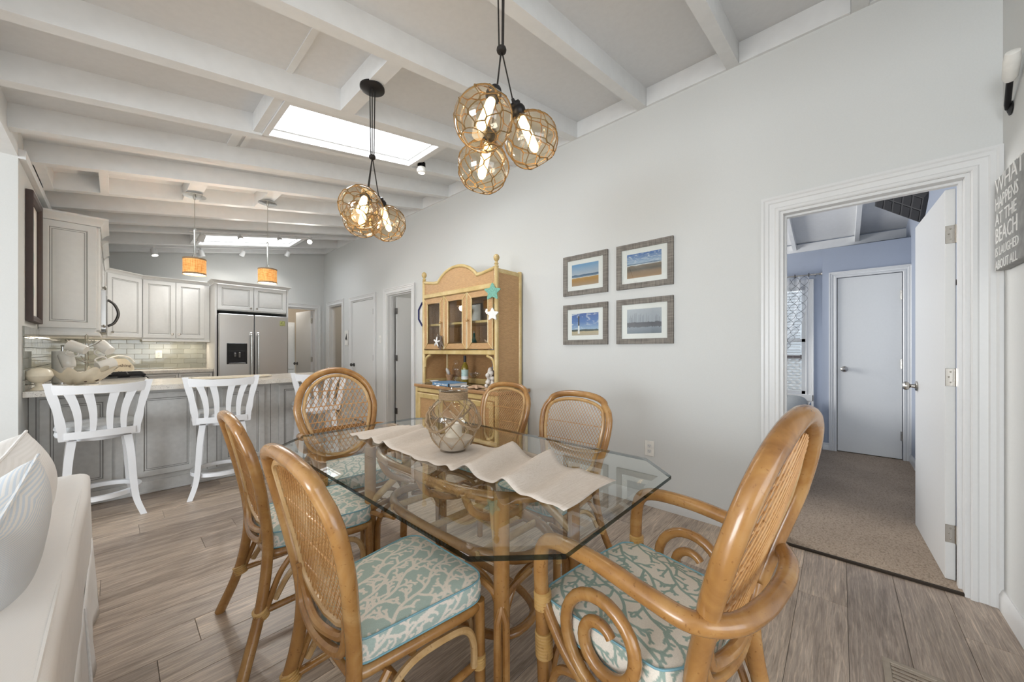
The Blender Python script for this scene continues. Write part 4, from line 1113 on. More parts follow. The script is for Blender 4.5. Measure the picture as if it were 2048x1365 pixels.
# wood sign with arched handle on a small easel
t = thing('bread_box_sign', 'pale wooden sign with an arched handle on a small easel on the kitchen counter', 'sign', (.04, 6.78, .925), -.25)
mb = MB(); mb.prism(rpoly([(-.135, 0), (.135, 0), (.125, .06), (.06, .155), (-.06, .155), (-.125, .06)], .05, 6), -.012, .012, basis((0, 0, .012), (1, 0, 0), (0, 0, 1))); fixn(mb.build('board', 'porcelain_ivory', t))
text('everything', .05, 'driftwood', t, basis((0, -.014, .08), (1, 0, 0), (0, 0, 1)))
mb = MB(); mb.tube(spline([(-.125, 0, .11), (-.09, 0, .17), (0, 0, .205), (.09, 0, .18), (.135, 0, .115)], 8), .009, 8); mb.build('handle', 'ceramic_white', t)
mb = MB(); mb.tube([(-.07, -.05, .002), (-.06, 0, .012), (.02, 0, .012), (.03, -.05, .002)], .003, 6); mb.tube([(-.02, 0, .012), (-.02, .06, .002)], .003, 6); mb.build('easel', 'iron_black', t)
# paper towel holder box in front, tray
t = thing('paper_towel', 'white paper towel roll standing behind the mug tree', 'paper towel', (-.30, 4.9, .921))
mb = MB(); mb.lathe([(.02, 0), (.06, 0), (.06, .27), (.02, .27)], 24); mb.build('roll', 'paper_white', t)
mb = MB(); mb.lathe([(.0001, -.0), (.075, 0), (.075, .006), (.0001, .008)], 20, cap=False); mb.lathe([(.008, .0), (.008, .31), (.014, .315), (.0001, .325)], 12, cap=False); mb.build('holder', 'chrome', t)
t = thing('serving_board', 'long oval white board lying on the breakfast bar', 'tray', (.80, 4.48, .921), .05)
mb = MB(); mb.prism(rpoly([(-.32, -.09), (.32, -.09), (.32, .09), (-.32, .09)], .085, 8), .008, .022); mb.prism(rpoly([(-.28, -.07), (.28, -.07), (.28, .07), (-.28, .07)], .06, 8), 0, .008); fixn(mb.build('board', 'porcelain_ivory', t, smooth=0))
t = thing('shell_dish', 'pale scalloped dish on a small foot at the left end of the breakfast bar', 'dish', (-.355, 4.13, .921))
mb = MB(); mb.lathe([(.0001, 0), (.04, 0), (.035, .012), (.018, .03), (.02, .05), (.05, .07), (.065, .10), (.055, .135), (.035, .15), (.0001, .155)], 26, cap=False); mb.build('body', 'porcelain_ivory', t)

# picture on the side wall
def frame_x(label, nm, x, side, ya, yb, za, zb, fw, fd, mat, inner='mat_white'):
    pass
t = thing('picture_frame', 'dark brown framed picture on the side wall beside the tall white cabinet', 'picture', (XK + .002, 4.43, 1.865))
T = basis((0, -.245, -.46), (0, 1, 0), (0, 0, 1))
mb = MB(); ringpanel(mb, .49, .92, [(0, 0), (0, .03), (.004, .034), (.03, .03), (.05, .016), (.05, .006)], T, False); mb.build('frame', 'dark_wood', t, smooth=20)
mb = MB(); mb.box(.004, .008, -.2, .2, -.415, .415); mb.build('mat_board', 'paper_white', t, smooth=0)
mb = MB()
for k in range(3): mb.ball((.008, 0, -.25 + k * .25), .001, 3); mb.prism([(math.cos(a) * .05 * (1 + .3 * math.sin(3*a)), math.sin(a) * .09) for a in np.linspace(0, 2*PI, 20, endpoint=False)], 0, .0012, basis((.008, 0, -.25 + k * .25), (0, 1, 0), (0, 0, 1)))
mb.build('print', 'label_aqua', t, smooth=0)

# kitchen pendants
def drum(label, x, y):
    zc = raft_z(x) ; t = thing('pendant_light', label, 'pendant lamp', (x, y, zc - .0), 0, 'burlap drum pendants over the breakfast bar')
    z0 = 1.905 - zc; z1 = 2.055 - zc
    mb = MB(); mb.lathe([(.0001, .0), (.058, .0), (.062, -.006), (.072, -.022), (.085, -.026), (.085, -.03), (.05, -.032), (.012, -.034), (.009, -.06), (.0001, -.062)], 28, cap=False); mb.build('canopy', 'chrome', t)
    mb = MB(); mb.tube([(0, 0, -.05), (0, 0, z1 + .22)], .0022, 6); mb.build('cord', 'nickel', t)
    mb = MB(); mb.lathe([(.008, z1 + .0), (.016, z1 + .005), (.016, z1 + .03), (.0075, z1 + .035), (.0075, z1 + .25), (.01, z1 + .255), (.01, z1 + .28), (.004, z1 + .285)], 14); mb.build('stem', 'chrome', t)
    mb = MB(); mb.lathe([(.082, z0), (.084, z0), (.084, z1), (.082, z1), (.082, z0)], 40, cap=False); mb.build('lamp_shade', 'burlap_shade', t)
    mb = MB(); mb.lathe([(.0845, z0 - .001), (.086, z0), (.086, z0 + .012), (.0845, z0 + .013)], 40, cap=False); mb.lathe([(.0845, z1 - .013), (.086, z1 - .012), (.086, z1), (.0845, z1 + .001)], 40, cap=False); mb.build('shade_trim', 'rope_tan', t)
    mb = MB(); mb.lathe([(.0001, z0 + .004), (.081, z0 + .004), (.081, z0 + .007), (.0001, z0 + .007)], 30, cap=False); mb.build('diffuser', 'led_white', t)
    lamp('pendant_glow', 'POINT', (x, y, 2.0), 7, (1, .9, .74), .03)
    lamp('pendant_downlight', 'POINT', (x, y, 1.87), 3.0, (1, .9, .74), .05)
drum('left of the two burlap drum pendants over the breakfast bar', .50, 4.46)
drum('right of the two burlap drum pendants over the breakfast bar', 1.08, 4.46)

# track lights
def track(label, y, xs_, aims, lit, z_off=0):
    t = thing('track_light', label, 'ceiling light', (0, y, 0))
    mb = MB(); 
    a, b = xs_[0] - .12, xs_[-1] + .12
    vs = [(xx, yy, raft_z(xx) - u) for xx in (a, b) for yy in (-.017, .017) for u in (.018, 0.001)]
    mb.add(vs, [(0, 1, 3, 2), (4, 6, 7, 5), (0, 4, 5, 1), (2, 3, 7, 6), (0, 2, 6, 4), (1, 5, 7, 3)]); fixn(mb.build('track', 'trim_white', t, smooth=0))
    for x, d, on in zip(xs_, aims, lit):
        z = raft_z(x) - .018
        mb = MB(); mb.lathe([(.016, 0), (.016, -.02), (.006, -.024), (.006, -.055), (.0001, -.056)], 12, Matrix.Translation((x, 0, z)), cap=False)
        h = mb.build('spot_arm', 'trim_white', t)
        T = align((x - d[0] * .04, -d[1] * .04, z - .06 - d[2] * .04), d)
        mb = MB(); mb.lathe([(.0001, 0), (.022, 0), (.03, .006), (.034, .05), (.036, .095), (.033, .097), (.032, .085), (.0001, .085)], 20, T, cap=False); mb.build('spot_head', 'trim_white', h)
        mb = MB(); mb.lathe([(.0001, .0855), (.031, .0855), (.031, .0865), (.0001, .0867)], 18, T, cap=False); mb.build('bulb', 'spot_lens' if on else 'led_white', h)
        dv = Vector(d).normalized(); L = lamp('spot_beam', 'SPOT', (x + dv.x * .10, y + dv.y * .10, z - .06 + dv.z * .10), (26 if on else 16) if y < 6.5 else 6, (1, .96, .9), .03, spot=2.0)
        L.rotation_euler = Vector((0, 0, -1)).rotation_difference(dv).to_euler()
    return t
track('white ceiling track with four spots in front of the far skylight', 5.98, [.74, 1.14, 1.60, 2.0], [(-.3, .4, -.85), (0, -.75, -.6), (0, -.75, -.6), (-.35, -.75, -.5)], [0, 1, 1, 1])
track('white ceiling track with four spots near the kitchen end wall', 7.02, [.36, .86, 1.37, 2.0], [(.2, -.3, -.9), (.25, .1, -.9), (-.3, .3, -.85), (-.3, .3, -.85)], [1, 0, 0, 0])
lamp('undercabinet_side', 'AREA', (-.25, 5.05, 1.345), 4.5, (1, .86, .68), .5, .1, (0, 0, PI/2))
lamp('undercabinet_corner', 'AREA', (-.2, 6.9, 1.345), 3.2, (1, .87, .7), .8, .15, (0, 0, PI/2))
lamp('undercabinet_end', 'AREA', (.6, 7.4, 1.32), 2.0, (1, .87, .7), .6, .1)
# downlight dangling by the near skylight
t = thing('ceiling_downlight', 'white downlight with a black finned heat sink beside the near skylight', 'ceiling light', (1.93, 2.90, raft_z(1.93) - .01))
mb = MB(); mb.lathe([(.0001, -.05), (.032, -.05), (.04, -.046), (.044, -.02), (.036, -.016), (.036, 0), (.0001, 0)], 24, Matrix.Translation((0, 0, -.012)), cap=False); mb.build('trim_ring', 'plate_white', t)
mb = MB(); mb.lathe([(.0001, -.062), (.03, -.0625)], 20, cap=False); mb.build('lens', 'led_white', t)
mb = MB()
for k in range(14): mb.box(.012, .036, -.0012, .0012, -.01, .034, 0, Matrix.Rotation(k * 2 * PI / 14, 4, 'Z'))
mb.lathe([(.014, -.01), (.014, .03)], 12); mb.build('heat_sink', 'iron_black', t, smooth=0)

# laundry / shelf room contents
t = thing('laundry_cabinet', 'white cabinet with drawers in the laundry room beyond the fridge', 'cabinet', (0, 0, 0))
mb = MB(); mb.box(1.75, 2.62, 8.75, 9.29, .001, 1.80, .003); mb.build('body', 'cab_white', t)
for z0, z1 in ((.05, .42), (.44, .78), (.80, 1.72)):
    mb = MB(); mb.box(1.77, 2.60, 8.73, 8.75, z0, z1, .004); mb.build('drawer_front', 'cab_white', t)
t = thing('storage_box', 'dark grey box on top of the laundry cabinet', 'box', (2.02, 8.95, 1.801)); mb = MB(); mb.box(-.14, .14, -.1, .1, 0, .18, .01); mb.box(-.145, .145, -.105, .105, .15, .2, .005); mb.build('carton', 'grey_box', t)
t = thing('storage_box', 'white slatted box stacked on the dark box in the laundry room', 'box', (2.02, 8.95, 2.003)); mb = MB()
for k in range(4): mb.box(-.13, .13, -.1, .1, k * .065, k * .065 + .05, .004)
mb.box(-.12, .12, -.09, .09, 0, .24); mb.build('carton', 'plate_white', t)
t = thing('shelf_unit', 'grey shelving seen through the far hall doorway', 'shelf', (4.6, 6.95, 0))
mb = MB()
for z in (.001, .35, .75, 1.15, 1.55): mb.box(-.18, .18, -.40, .55, z, z + .03, .003)
mb.box(-.18, .18, -.42, -.40, 0.001, 1.75); mb.box(-.18, .18, .55, .57, .001, 1.75); mb.build('shelf', 'cab_grey', t, smooth=0)
for k, (z, hgt, mt) in enumerate(((.38, .22, 'plate_white'), (.78, .2, 'driftwood'), (1.18, .18, 'slip_stripe'), (1.58, .1, 'beige_wall'))):
    q = thing('storage_bin', ('white bin on the bottom shelf of the shelving', 'brown bin on the second shelf of the shelving', 'striped bin on the third shelf of the shelving', 'low beige bin on the top shelf of the shelving')[k], 'bin', (4.58, 7.0, z + .001)); mb = MB(); mb.box(-.13, .13, -.3, .3, 0, hgt, .01); mb.box(-.135, .135, -.305, .305, hgt - .02, hgt, .004); mb.build('bin_body', mt, q)
t = thing('table_lamp', 'small lamp with a yellow cone shade in the room with shelves', 'lamp', (3.75, 7.35, 0))
mb = MB(); mb.box(-.18, .18, -.15, .15, .90, .93, .004); 
for x in (-.15, .15):
    for y in (-.12, .12): mb.box(x-.015, x+.015, y-.015, y+.015, .001, .9)
mb.build('stand', 'dark_wood', t)
mb = MB(); mb.lathe([(.0001, .93), (.06, .93), (.05, .95), (.02, .98), (.03, 1.08), (.01, 1.16), (.01, 1.3)], 16, cap=False); mb.build('base', 'terracotta_pale', t)
mb = MB(); mb.lathe([(.15, 1.21), (.03, 1.42), (.028, 1.42), (.148, 1.21)], 24, cap=False); mb.build('lamp_shade', 'lamp_yellow', t)
t = thing('bird_plaque', 'small white plaque with a black bird left of the closed hall door', 'plaque', (XW - .001, 6.50, 1.42))
mb = MB(); mb.box(-.012, 0, -.065, .065, -.13, .13, .003); mb.build('board', 'plate_white', t)
mb = MB(); B = basis((-.0125, 0, 0), (0, -1, 0), (0, 0, 1))
mb.prism([(-.035, -.01), (-.01, .03), (.005, .06), (.014, .075), (.026, .07), (.018, .055), (.02, .02), (.034, -.035), (.026, -.05), (.008, -.03), (-.012, -.028), (-.03, -.045)], 0, .002, B); fixn(mb.build('bird', 'iron_black', t, smooth=0))

# ================================================================== DINING SET
def coral_segments(seed, x0, x1, y0, y1, sp, L, r, ang0=0.35):
    R = random.Random(seed); segs = []
    def branch(p, a, ln, rad, depth):
        st = max(3, int(ln / (sp * .16))); stp = ln / st; q = p
        for i in range(st):
            a += R.uniform(-.22, .22); n = (q[0] + math.cos(a) * stp, q[1] + math.sin(a) * stp)
            segs.append((q[0], q[1], n[0], n[1], rad * (1 if i < st - 1 else .95)))
            if depth < 2 and i > 0 and R.random() < (.85 if depth == 0 else .7):
                sd = 1 if (i + depth) % 2 else -1
                branch(n, a + sd * R.uniform(.65, 1.0), L * (1.0 if depth == 0 else .42) * R.uniform(.7, 1.15), rad * .92, depth + 1)
            q = n
        if depth >= 1:
            for sd in (-1, 1):
                if R.random() < .7: branch_tip(q, a + sd * .6, L * .16, rad * .95)
    def branch_tip(p, a, ln, rad):
        segs.append((p[0], p[1], p[0] + math.cos(a) * ln, p[1] + math.sin(a) * ln, rad))
    W = max(x1 - x0, y1 - y0) * 1.2; cx = (x0 + x1) / 2; cy = (y0 + y1) / 2
    k = -W
    while k < W:
        # parallel stems running along ang0, offset sideways
        bx = cx - math.cos(ang0) * W - math.sin(ang0) * k; by = cy - math.sin(ang0) * W + math.cos(ang0) * k
        q = (bx, by); a = ang0; stp = sp * .2; i = 0; ph = R.uniform(0, 6)
        while (q[0] - bx) * math.cos(ang0) + (q[1] - by) * math.sin(ang0) < 2 * W:
            a = ang0 + .35 * math.sin(i * .38 + ph) + R.uniform(-.12, .12)
            n = (q[0] + math.cos(a) * stp, q[1] + math.sin(a) * stp); segs.append((q[0], q[1], n[0], n[1], r * 1.1))
            if i % 3 == 1: branch(n, a + (1 if (i // 3) % 2 else -1) * R.uniform(.6, .95), L * R.uniform(.8, 1.15), r, 1)
            q = n; i += 1
        k += sp
    return [s for s in segs if x0 - .02 < s[0] < x1 + .02 and y0 - .02 < s[1] < y1 + .02]
def coral_value(P, segs):
    out = np.zeros(len(P), dtype=np.float32); X = P[:, 0]; Y = P[:, 1]
    order = np.argsort(X); Xs = X[order]; Ys = Y[order]; val = np.zeros(len(P), dtype=np.float32)
    for ax, ay, bx, by, r in segs:
        lo = np.searchsorted(Xs, min(ax, bx) - r - .001); hi = np.searchsorted(Xs, max(ax, bx) + r + .001)
        if hi <= lo: continue
        px = Xs[lo:hi] - ax; py = Ys[lo:hi] - ay; dx = bx - ax; dy = by - ay; L2 = dx*dx + dy*dy + 1e-12
        t = np.clip((px*dx + py*dy) / L2, 0, 1); d = np.hypot(px - t*dx, py - t*dy)
        val[lo:hi] = np.maximum(val[lo:hi], np.clip((r - d) / .0009 + .5, 0, 1))
    out[order] = val; return out
def cushion(parent, outline, z0, z1, mat, segs, name='seat_cushion', rings=105):
    # outline: closed polygon (x, y); dense polar grid with a welted edge
    P = np.array(outline); nx = len(P)
    d = np.hypot(*(np.roll(P, -1, 0) - P).T); s = np.concatenate([[0], np.cumsum(d)]); tot = s[-1]
    N = 520; q = np.linspace(0, tot, N, endpoint=False)
    PX = np.interp(q, s, np.append(P[:, 0], P[0, 0])); PY = np.interp(q, s, np.append(P[:, 1], P[0, 1]))
    O = np.stack([PX, PY], 1); c = O.mean(0)
    tg = np.roll(O, -1, 0) - np.roll(O, 1, 0); nn = np.stack([tg[:, 1], -tg[:, 0]], 1); nn /= np.linalg.norm(nn, axis=1)[:, None]
    if ((O - c) * nn).sum() < 0: nn = -nn
    H = z1 - z0; V = []; U = []
    for i in range(1, rings + 1):
        f = i / rings; xy = c + (O - c) * f; z = z1 + .012 * (1 - f**3) - .004 * f**8
        V.append(np.column_stack([xy, np.full(N, z)])); U.append(xy)
    NS = 26
    for i in range(1, NS + 1):
        f = i / NS; z = z1 - .004 - (H - .004) * f; b = .006 * math.sin(PI * f)
        V.append(np.column_stack([O + nn * b, np.full(N, z)])); U.append(O + nn * (f * H + .002))
    V.append(np.column_stack([c + (O - c) * .9, np.full(N, z0 - .001)])); U.append(O)
    V = np.concatenate([[[c[0], c[1], z1 + .012]]] + V + [[[c[0], c[1], z0 - .001]]]); U = np.concatenate([[c]] + U + [[c]])
    nr = rings + NS + 1; fs = []
    k = np.arange(N); k2 = (k + 1) % N
    tri = [(0, 1 + a, 1 + b) for a, b in zip(k.tolist(), k2.tolist())]
    for i in range(nr - 1):
        a = 1 + i * N; b = a + N
        fs += list(zip((a + k).tolist(), (b + k).tolist(), (b + k2).tolist(), (a + k2).tolist()))
    a = 1 + (nr - 1) * N; last = len(V) - 1
    tri += [(last, a + y, a + x) for x, y in zip(k.tolist(), k2.tolist())]
    me = bpy.data.meshes.new(name); me.from_pydata(V.tolist(), [], fs + tri); me.update(); me.materials.append(M[mat])
    me.polygons.foreach_set('use_smooth', [True] * len(me.polygons))
    val = coral_value(U, segs)
    at = me.color_attributes.new('print', 'FLOAT_COLOR', 'POINT'); at.data.foreach_set('color', np.repeat(val, 4).astype(np.float32))
    o = bpy.data.objects.new(name, me); COL.objects.link(o); o.parent = parent
    fixn(o)
    ii = range(0, N, 5)
    for zz, g in ((z1 - .003, .0015), (z0 + .004, .002)):
        w_ = MB(); w_.tube([(O[i][0] + nn[i][0] * g, O[i][1] + nn[i][1] * g, zz) for i in ii], .003, 6, closed=True); w_.build('piping', 'piping_teal', o)
    return o

def clip_seg(poly, p, d):
    # intersections of a line with a polygon -> (t0, t1)
    ts = []
    n = len(poly)
    for i in range(n):
        ax, ay = poly[i]; bx, by = poly[(i+1) % n]; ex, ey = bx - ax, by - ay
        den = d[0] * ey - d[1] * ex
        if abs(den) < 1e-12: continue
        t = ((ax - p[0]) * ey - (ay - p[1]) * ex) / den; u = ((ax - p[0]) * d[1] - (ay - p[1]) * d[0]) / den
        if 0 <= u < 1: ts.append(t)
    return (min(ts), max(ts)) if len(ts) >= 2 else None
def weave(parent, poly, to3, pitch, r, slope, rows, mat='cane', off=.0016, step=.035):
    ys = [p[0] for p in poly]; zs = [p[1] for p in poly]
    y0, y1, z0, z1 = min(ys), max(ys), min(zs), max(zs); mb = MB()
    def strand(p, d, o_):
        t = clip_seg(poly, p, d)
        if not t or t[1] - t[0] < .01: return
        n = max(2, int((t[1] - t[0]) / step) + 1); pts = []
        for i in range(n + 1):
            q = t[0] + (t[1] - t[0]) * i / n; pts.append(to3(p[0] + d[0] * q, p[1] + d[1] * q, o_))
        mb.tube(pts, r, 4)
    for sg in (1, -1):
        d = Vector((sg, slope)).normalized(); span = (y1 - y0) + (z1 - z0) / slope
        k = y0 - (z1 - z0) / slope
        while k < y1 + (z1 - z0) / slope:
            strand((k, z0 if True else z1), (d[0], d[1]), off * sg); k += pitch
    o = mb.build('cane_weave', mat, parent, kind='stuff')
    for z in rows:
        mb = MB(); 
        t = clip_seg(poly, (-2, z), (1, 0))
        if t:
            n = 10; mb.tube([to3(-2 + t[0] + (t[1] - t[0]) * i / n, z, 0) for i in range(n + 1)], r * 1.3, 5); mb.build('cane_row', mat, parent)
    return o
def wraps(mb, p, d, r, L=.04, n=5):
    T = align(p, d)
    pr = []
    for i in range(n):
        a = -L/2 + L * i / n; h = L / n; pr += [(r + .001, a + .0005), (r + .0035, a + h * .3), (r + .0035, a + h * .7), (r + .001, a + h - .0005)]
    mb.lathe(pr, 14, T)

def hoop(tab, zt, dz, hwt, inset, zb, rb):
    right = []
    for z in np.linspace(zb, zt, 26):
        h = smooth_tab(tab, z) - inset
        if z < zb + rb: h *= math.sqrt(max(0, 1 - ((zb + rb - z) / rb) ** 2))
        right.append((h, z))
    for a in np.linspace(0, PI/2, 14)[1:]: right.append(((hwt - inset) * max(0, math.cos(a)), zt + (dz - inset) * math.sin(a)))
    return right + [(-h, z) for h, z in reversed(right[1:-1])]
# ---------------------------------------------------------------- side chair (faces +x)
SX = [(0, -.30), (.2, -.235), (.42, -.205), (.6, -.225), (.8, -.268), (.94, -.312)]
SHW = [(0, .255), (.12, .22), (.25, .195), (.42, .180), (.55, .193), (.66, .220), (.76, .233), (.83, .225), (.88, .19), (.92, .10), (.932, 0)]
def side_to3(y, z, o=0):
    return (smooth_tab(SX, z) - .018 * (abs(y) / .22) ** 2 * 0 + o - .012 * (1 - (y / .2) ** 2), y, z)
def loop_pts(hw_tab, x_tab, ztop, n=46):
    # arc from left foot over the top to the right foot
    L = []
    zs = list(np.linspace(0, hw_tab[-3][0], n // 2, endpoint=False))
    for z in zs: L.append((smooth_tab(x_tab, z), smooth_tab(hw_tab, z), z))
    z3, h3 = hw_tab[-3]; 
    for a in np.linspace(0, PI / 2, 12):
        z = z3 + (ztop - z3) * math.sin(a); h = h3 * math.cos(a) ** .92 if a < PI/2 - 1e-6 else 0
        L.append((smooth_tab(x_tab, z), h, z))
    R = [(x, -y, z) for x, y, z in reversed(L[:-1])]
    return L + R
SEG_SIDE = coral_segments(5, -.36, .36, -.36, .36, .062, .046, .0043, .45)
SEG_ARM = coral_segments(9, -.40, .40, -.40, .40, .070, .050, .0040, 2.6)

def oval(zb, zt, hw_tab, inset, n=40, zc=None):
    pts = []
    zm = (zb + zt) / 2; hz = (zt - zb) / 2
    for i in range(n):
        a = 2 * PI * i / n; z = zm + hz * math.sin(a)
        w_ = smooth_tab(hw_tab, z) - inset if False else None
        pts.append((a, z))
    return pts

def build_side_chair(name, label, group):
    t = thing(name, label, 'chair', group=group); rm = 'rattan'
    mb = MB(); mb.tube(loop_pts(SHW, SX, .932), .0195, 12); mb.build('back_frame', rm, t)
    # inner oval
    poly = []
    zb, zt = .475, .895
    poly = hoop(SHW, .83, .102, .225, .032, .47, .08)
    mb = MB(); mb.tube([(smooth_tab(SX, z) + .006, y, z) for y, z in poly], .0105, 8, closed=True); mb.build('inner_hoop', 'rattan_light', t)
    ip = [(y * .965, .685 + (z - .685) * .97) for y, z in poly]
    weave(t, ip, lambda y, z, o: (smooth_tab(SX, z) + .006 + o, y, z), .0200, .0015, 1.35, (.56, .66, .76), step=.06)
    # lower bows at the bottom of the back
    for k, (z, x, r) in enumerate(((.462, -.005, .012), (.425, -.012, .014))):
        pts = spline([(smooth_tab(SX, z + .09), .165, z + .09), (smooth_tab(SX, z + .01) + x, .13, z + .015), (smooth_tab(SX, z) - .02, 0, z - .005), (smooth_tab(SX, z + .01) + x, -.13, z + .015), (smooth_tab(SX, z + .09), -.165, z + .09)], 7)
        mb = MB(); mb.tube(pts, r, 8); mb.build('back_bow', rm, t)
    # seat ring
    ol = rpoly([(-.20, -.165), (.205, -.215), (.205, .215), (-.20, .165)], [.04, .06, .06, .04], 8)
    mb = MB(); mb.tube([(x * .97, y * .97, .383) for x, y in ol], .0165, 10, closed=True); mb.build('seat_frame', rm, t)
    mb = MB(); mb.prism([(x * .93, y * .93) for x, y in ol], .375, .397); fixn(mb.build('seat_board', 'rattan_dark', t, smooth=0))
    # front legs
    for s_ in (1, -1):
        mb = MB(); mb.tube([(.195, .198 * s_, 0), (.195, .198 * s_, .1), (.192, .196 * s_, .397)], [.017, .018, .018], 12); mb.build('leg', rm, t)
        # doubled rear leg strut from the seat down to the rear foot
        mb = MB(); mb.tube(spline([(-.12, .19 * s_, .37), (-.17, .197 * s_, .31), (-.215, .205 * s_, .20), (-.235, .212 * s_, .165)], 6), .011, 8); mb.build('leg_strut', rm, t)
        # side arch under the seat
        y = .205 * s_
        mb = MB(); mb.tube(spline([(.162, y, .205), (.160, y, .28), (.13, y * .99, .335), (.06, y * .97, .352), (-.05, y * .92, .345), (-.13, y * .94, .30), (-.185, y * .97, .22)], 6), .0115, 8); mb.build('side_arch', 'rattan_light', t)
        mb = MB(); mb.tube([(.192, .197 * s_, .20), (-.232, .198 * s_, .19)], .0125, 10); mb.build('stretcher', rm, t)
        for p, d, r_ in (((.188, .198 * s_, .205), (0, 0, 1), .020), ((-.232, .2 * s_, .19), (-.3, .25 * s_, 1), .023)):
            mb = MB(); wraps(mb, p, (d[0], d[1], d[2]), r_); mb.build('cane_binding', 'cane_wrap', t)
    mb = MB(); mb.tube(spline([(.195, .168, .205), (.195, .165, .28), (.195, .13, .335), (.195, 0, .352), (.195, -.13, .335), (.195, -.165, .28), (.195, -.168, .205)], 6), .0115, 8); mb.build('front_arch', 'rattan_light', t)
    mb = MB(); mb.tube([(-.02, .197, .195), (-.02, -.197, .195)], .0125, 10); mb.build('cross_stretcher', rm, t)
    cushion(t, rpoly([(-.195, -.160), (.215, -.215), (.215, .215), (-.195, .160)], [.05, .07, .07, .05], 10), .399, .468, 'coral_sage', SEG_SIDE, rings=100)
    return t
GC = 'rattan side chairs round the glass table'
sc1 = build_side_chair('side_chair', 'rattan side chair nearest the viewer, back towards the sofa, coral print seat fully visible', GC)
sc1.location = (.598, 1.058, 0); sc1.rotation_euler = (0, 0, 0)
dup(sc1, (.615, 1.84, 0), -.03, 'rattan side chair between the nearest one and the breakfast bar, back towards the sofa')
dup(sc1, (1.615, 1.20, 0), PI, 'rattan side chair against the long wall, below the wall outlet side of the pictures')
dup(sc1, (1.775, 1.925, 0), PI + .03, 'rattan side chair on the wall side, directly in front of the wicker hutch')

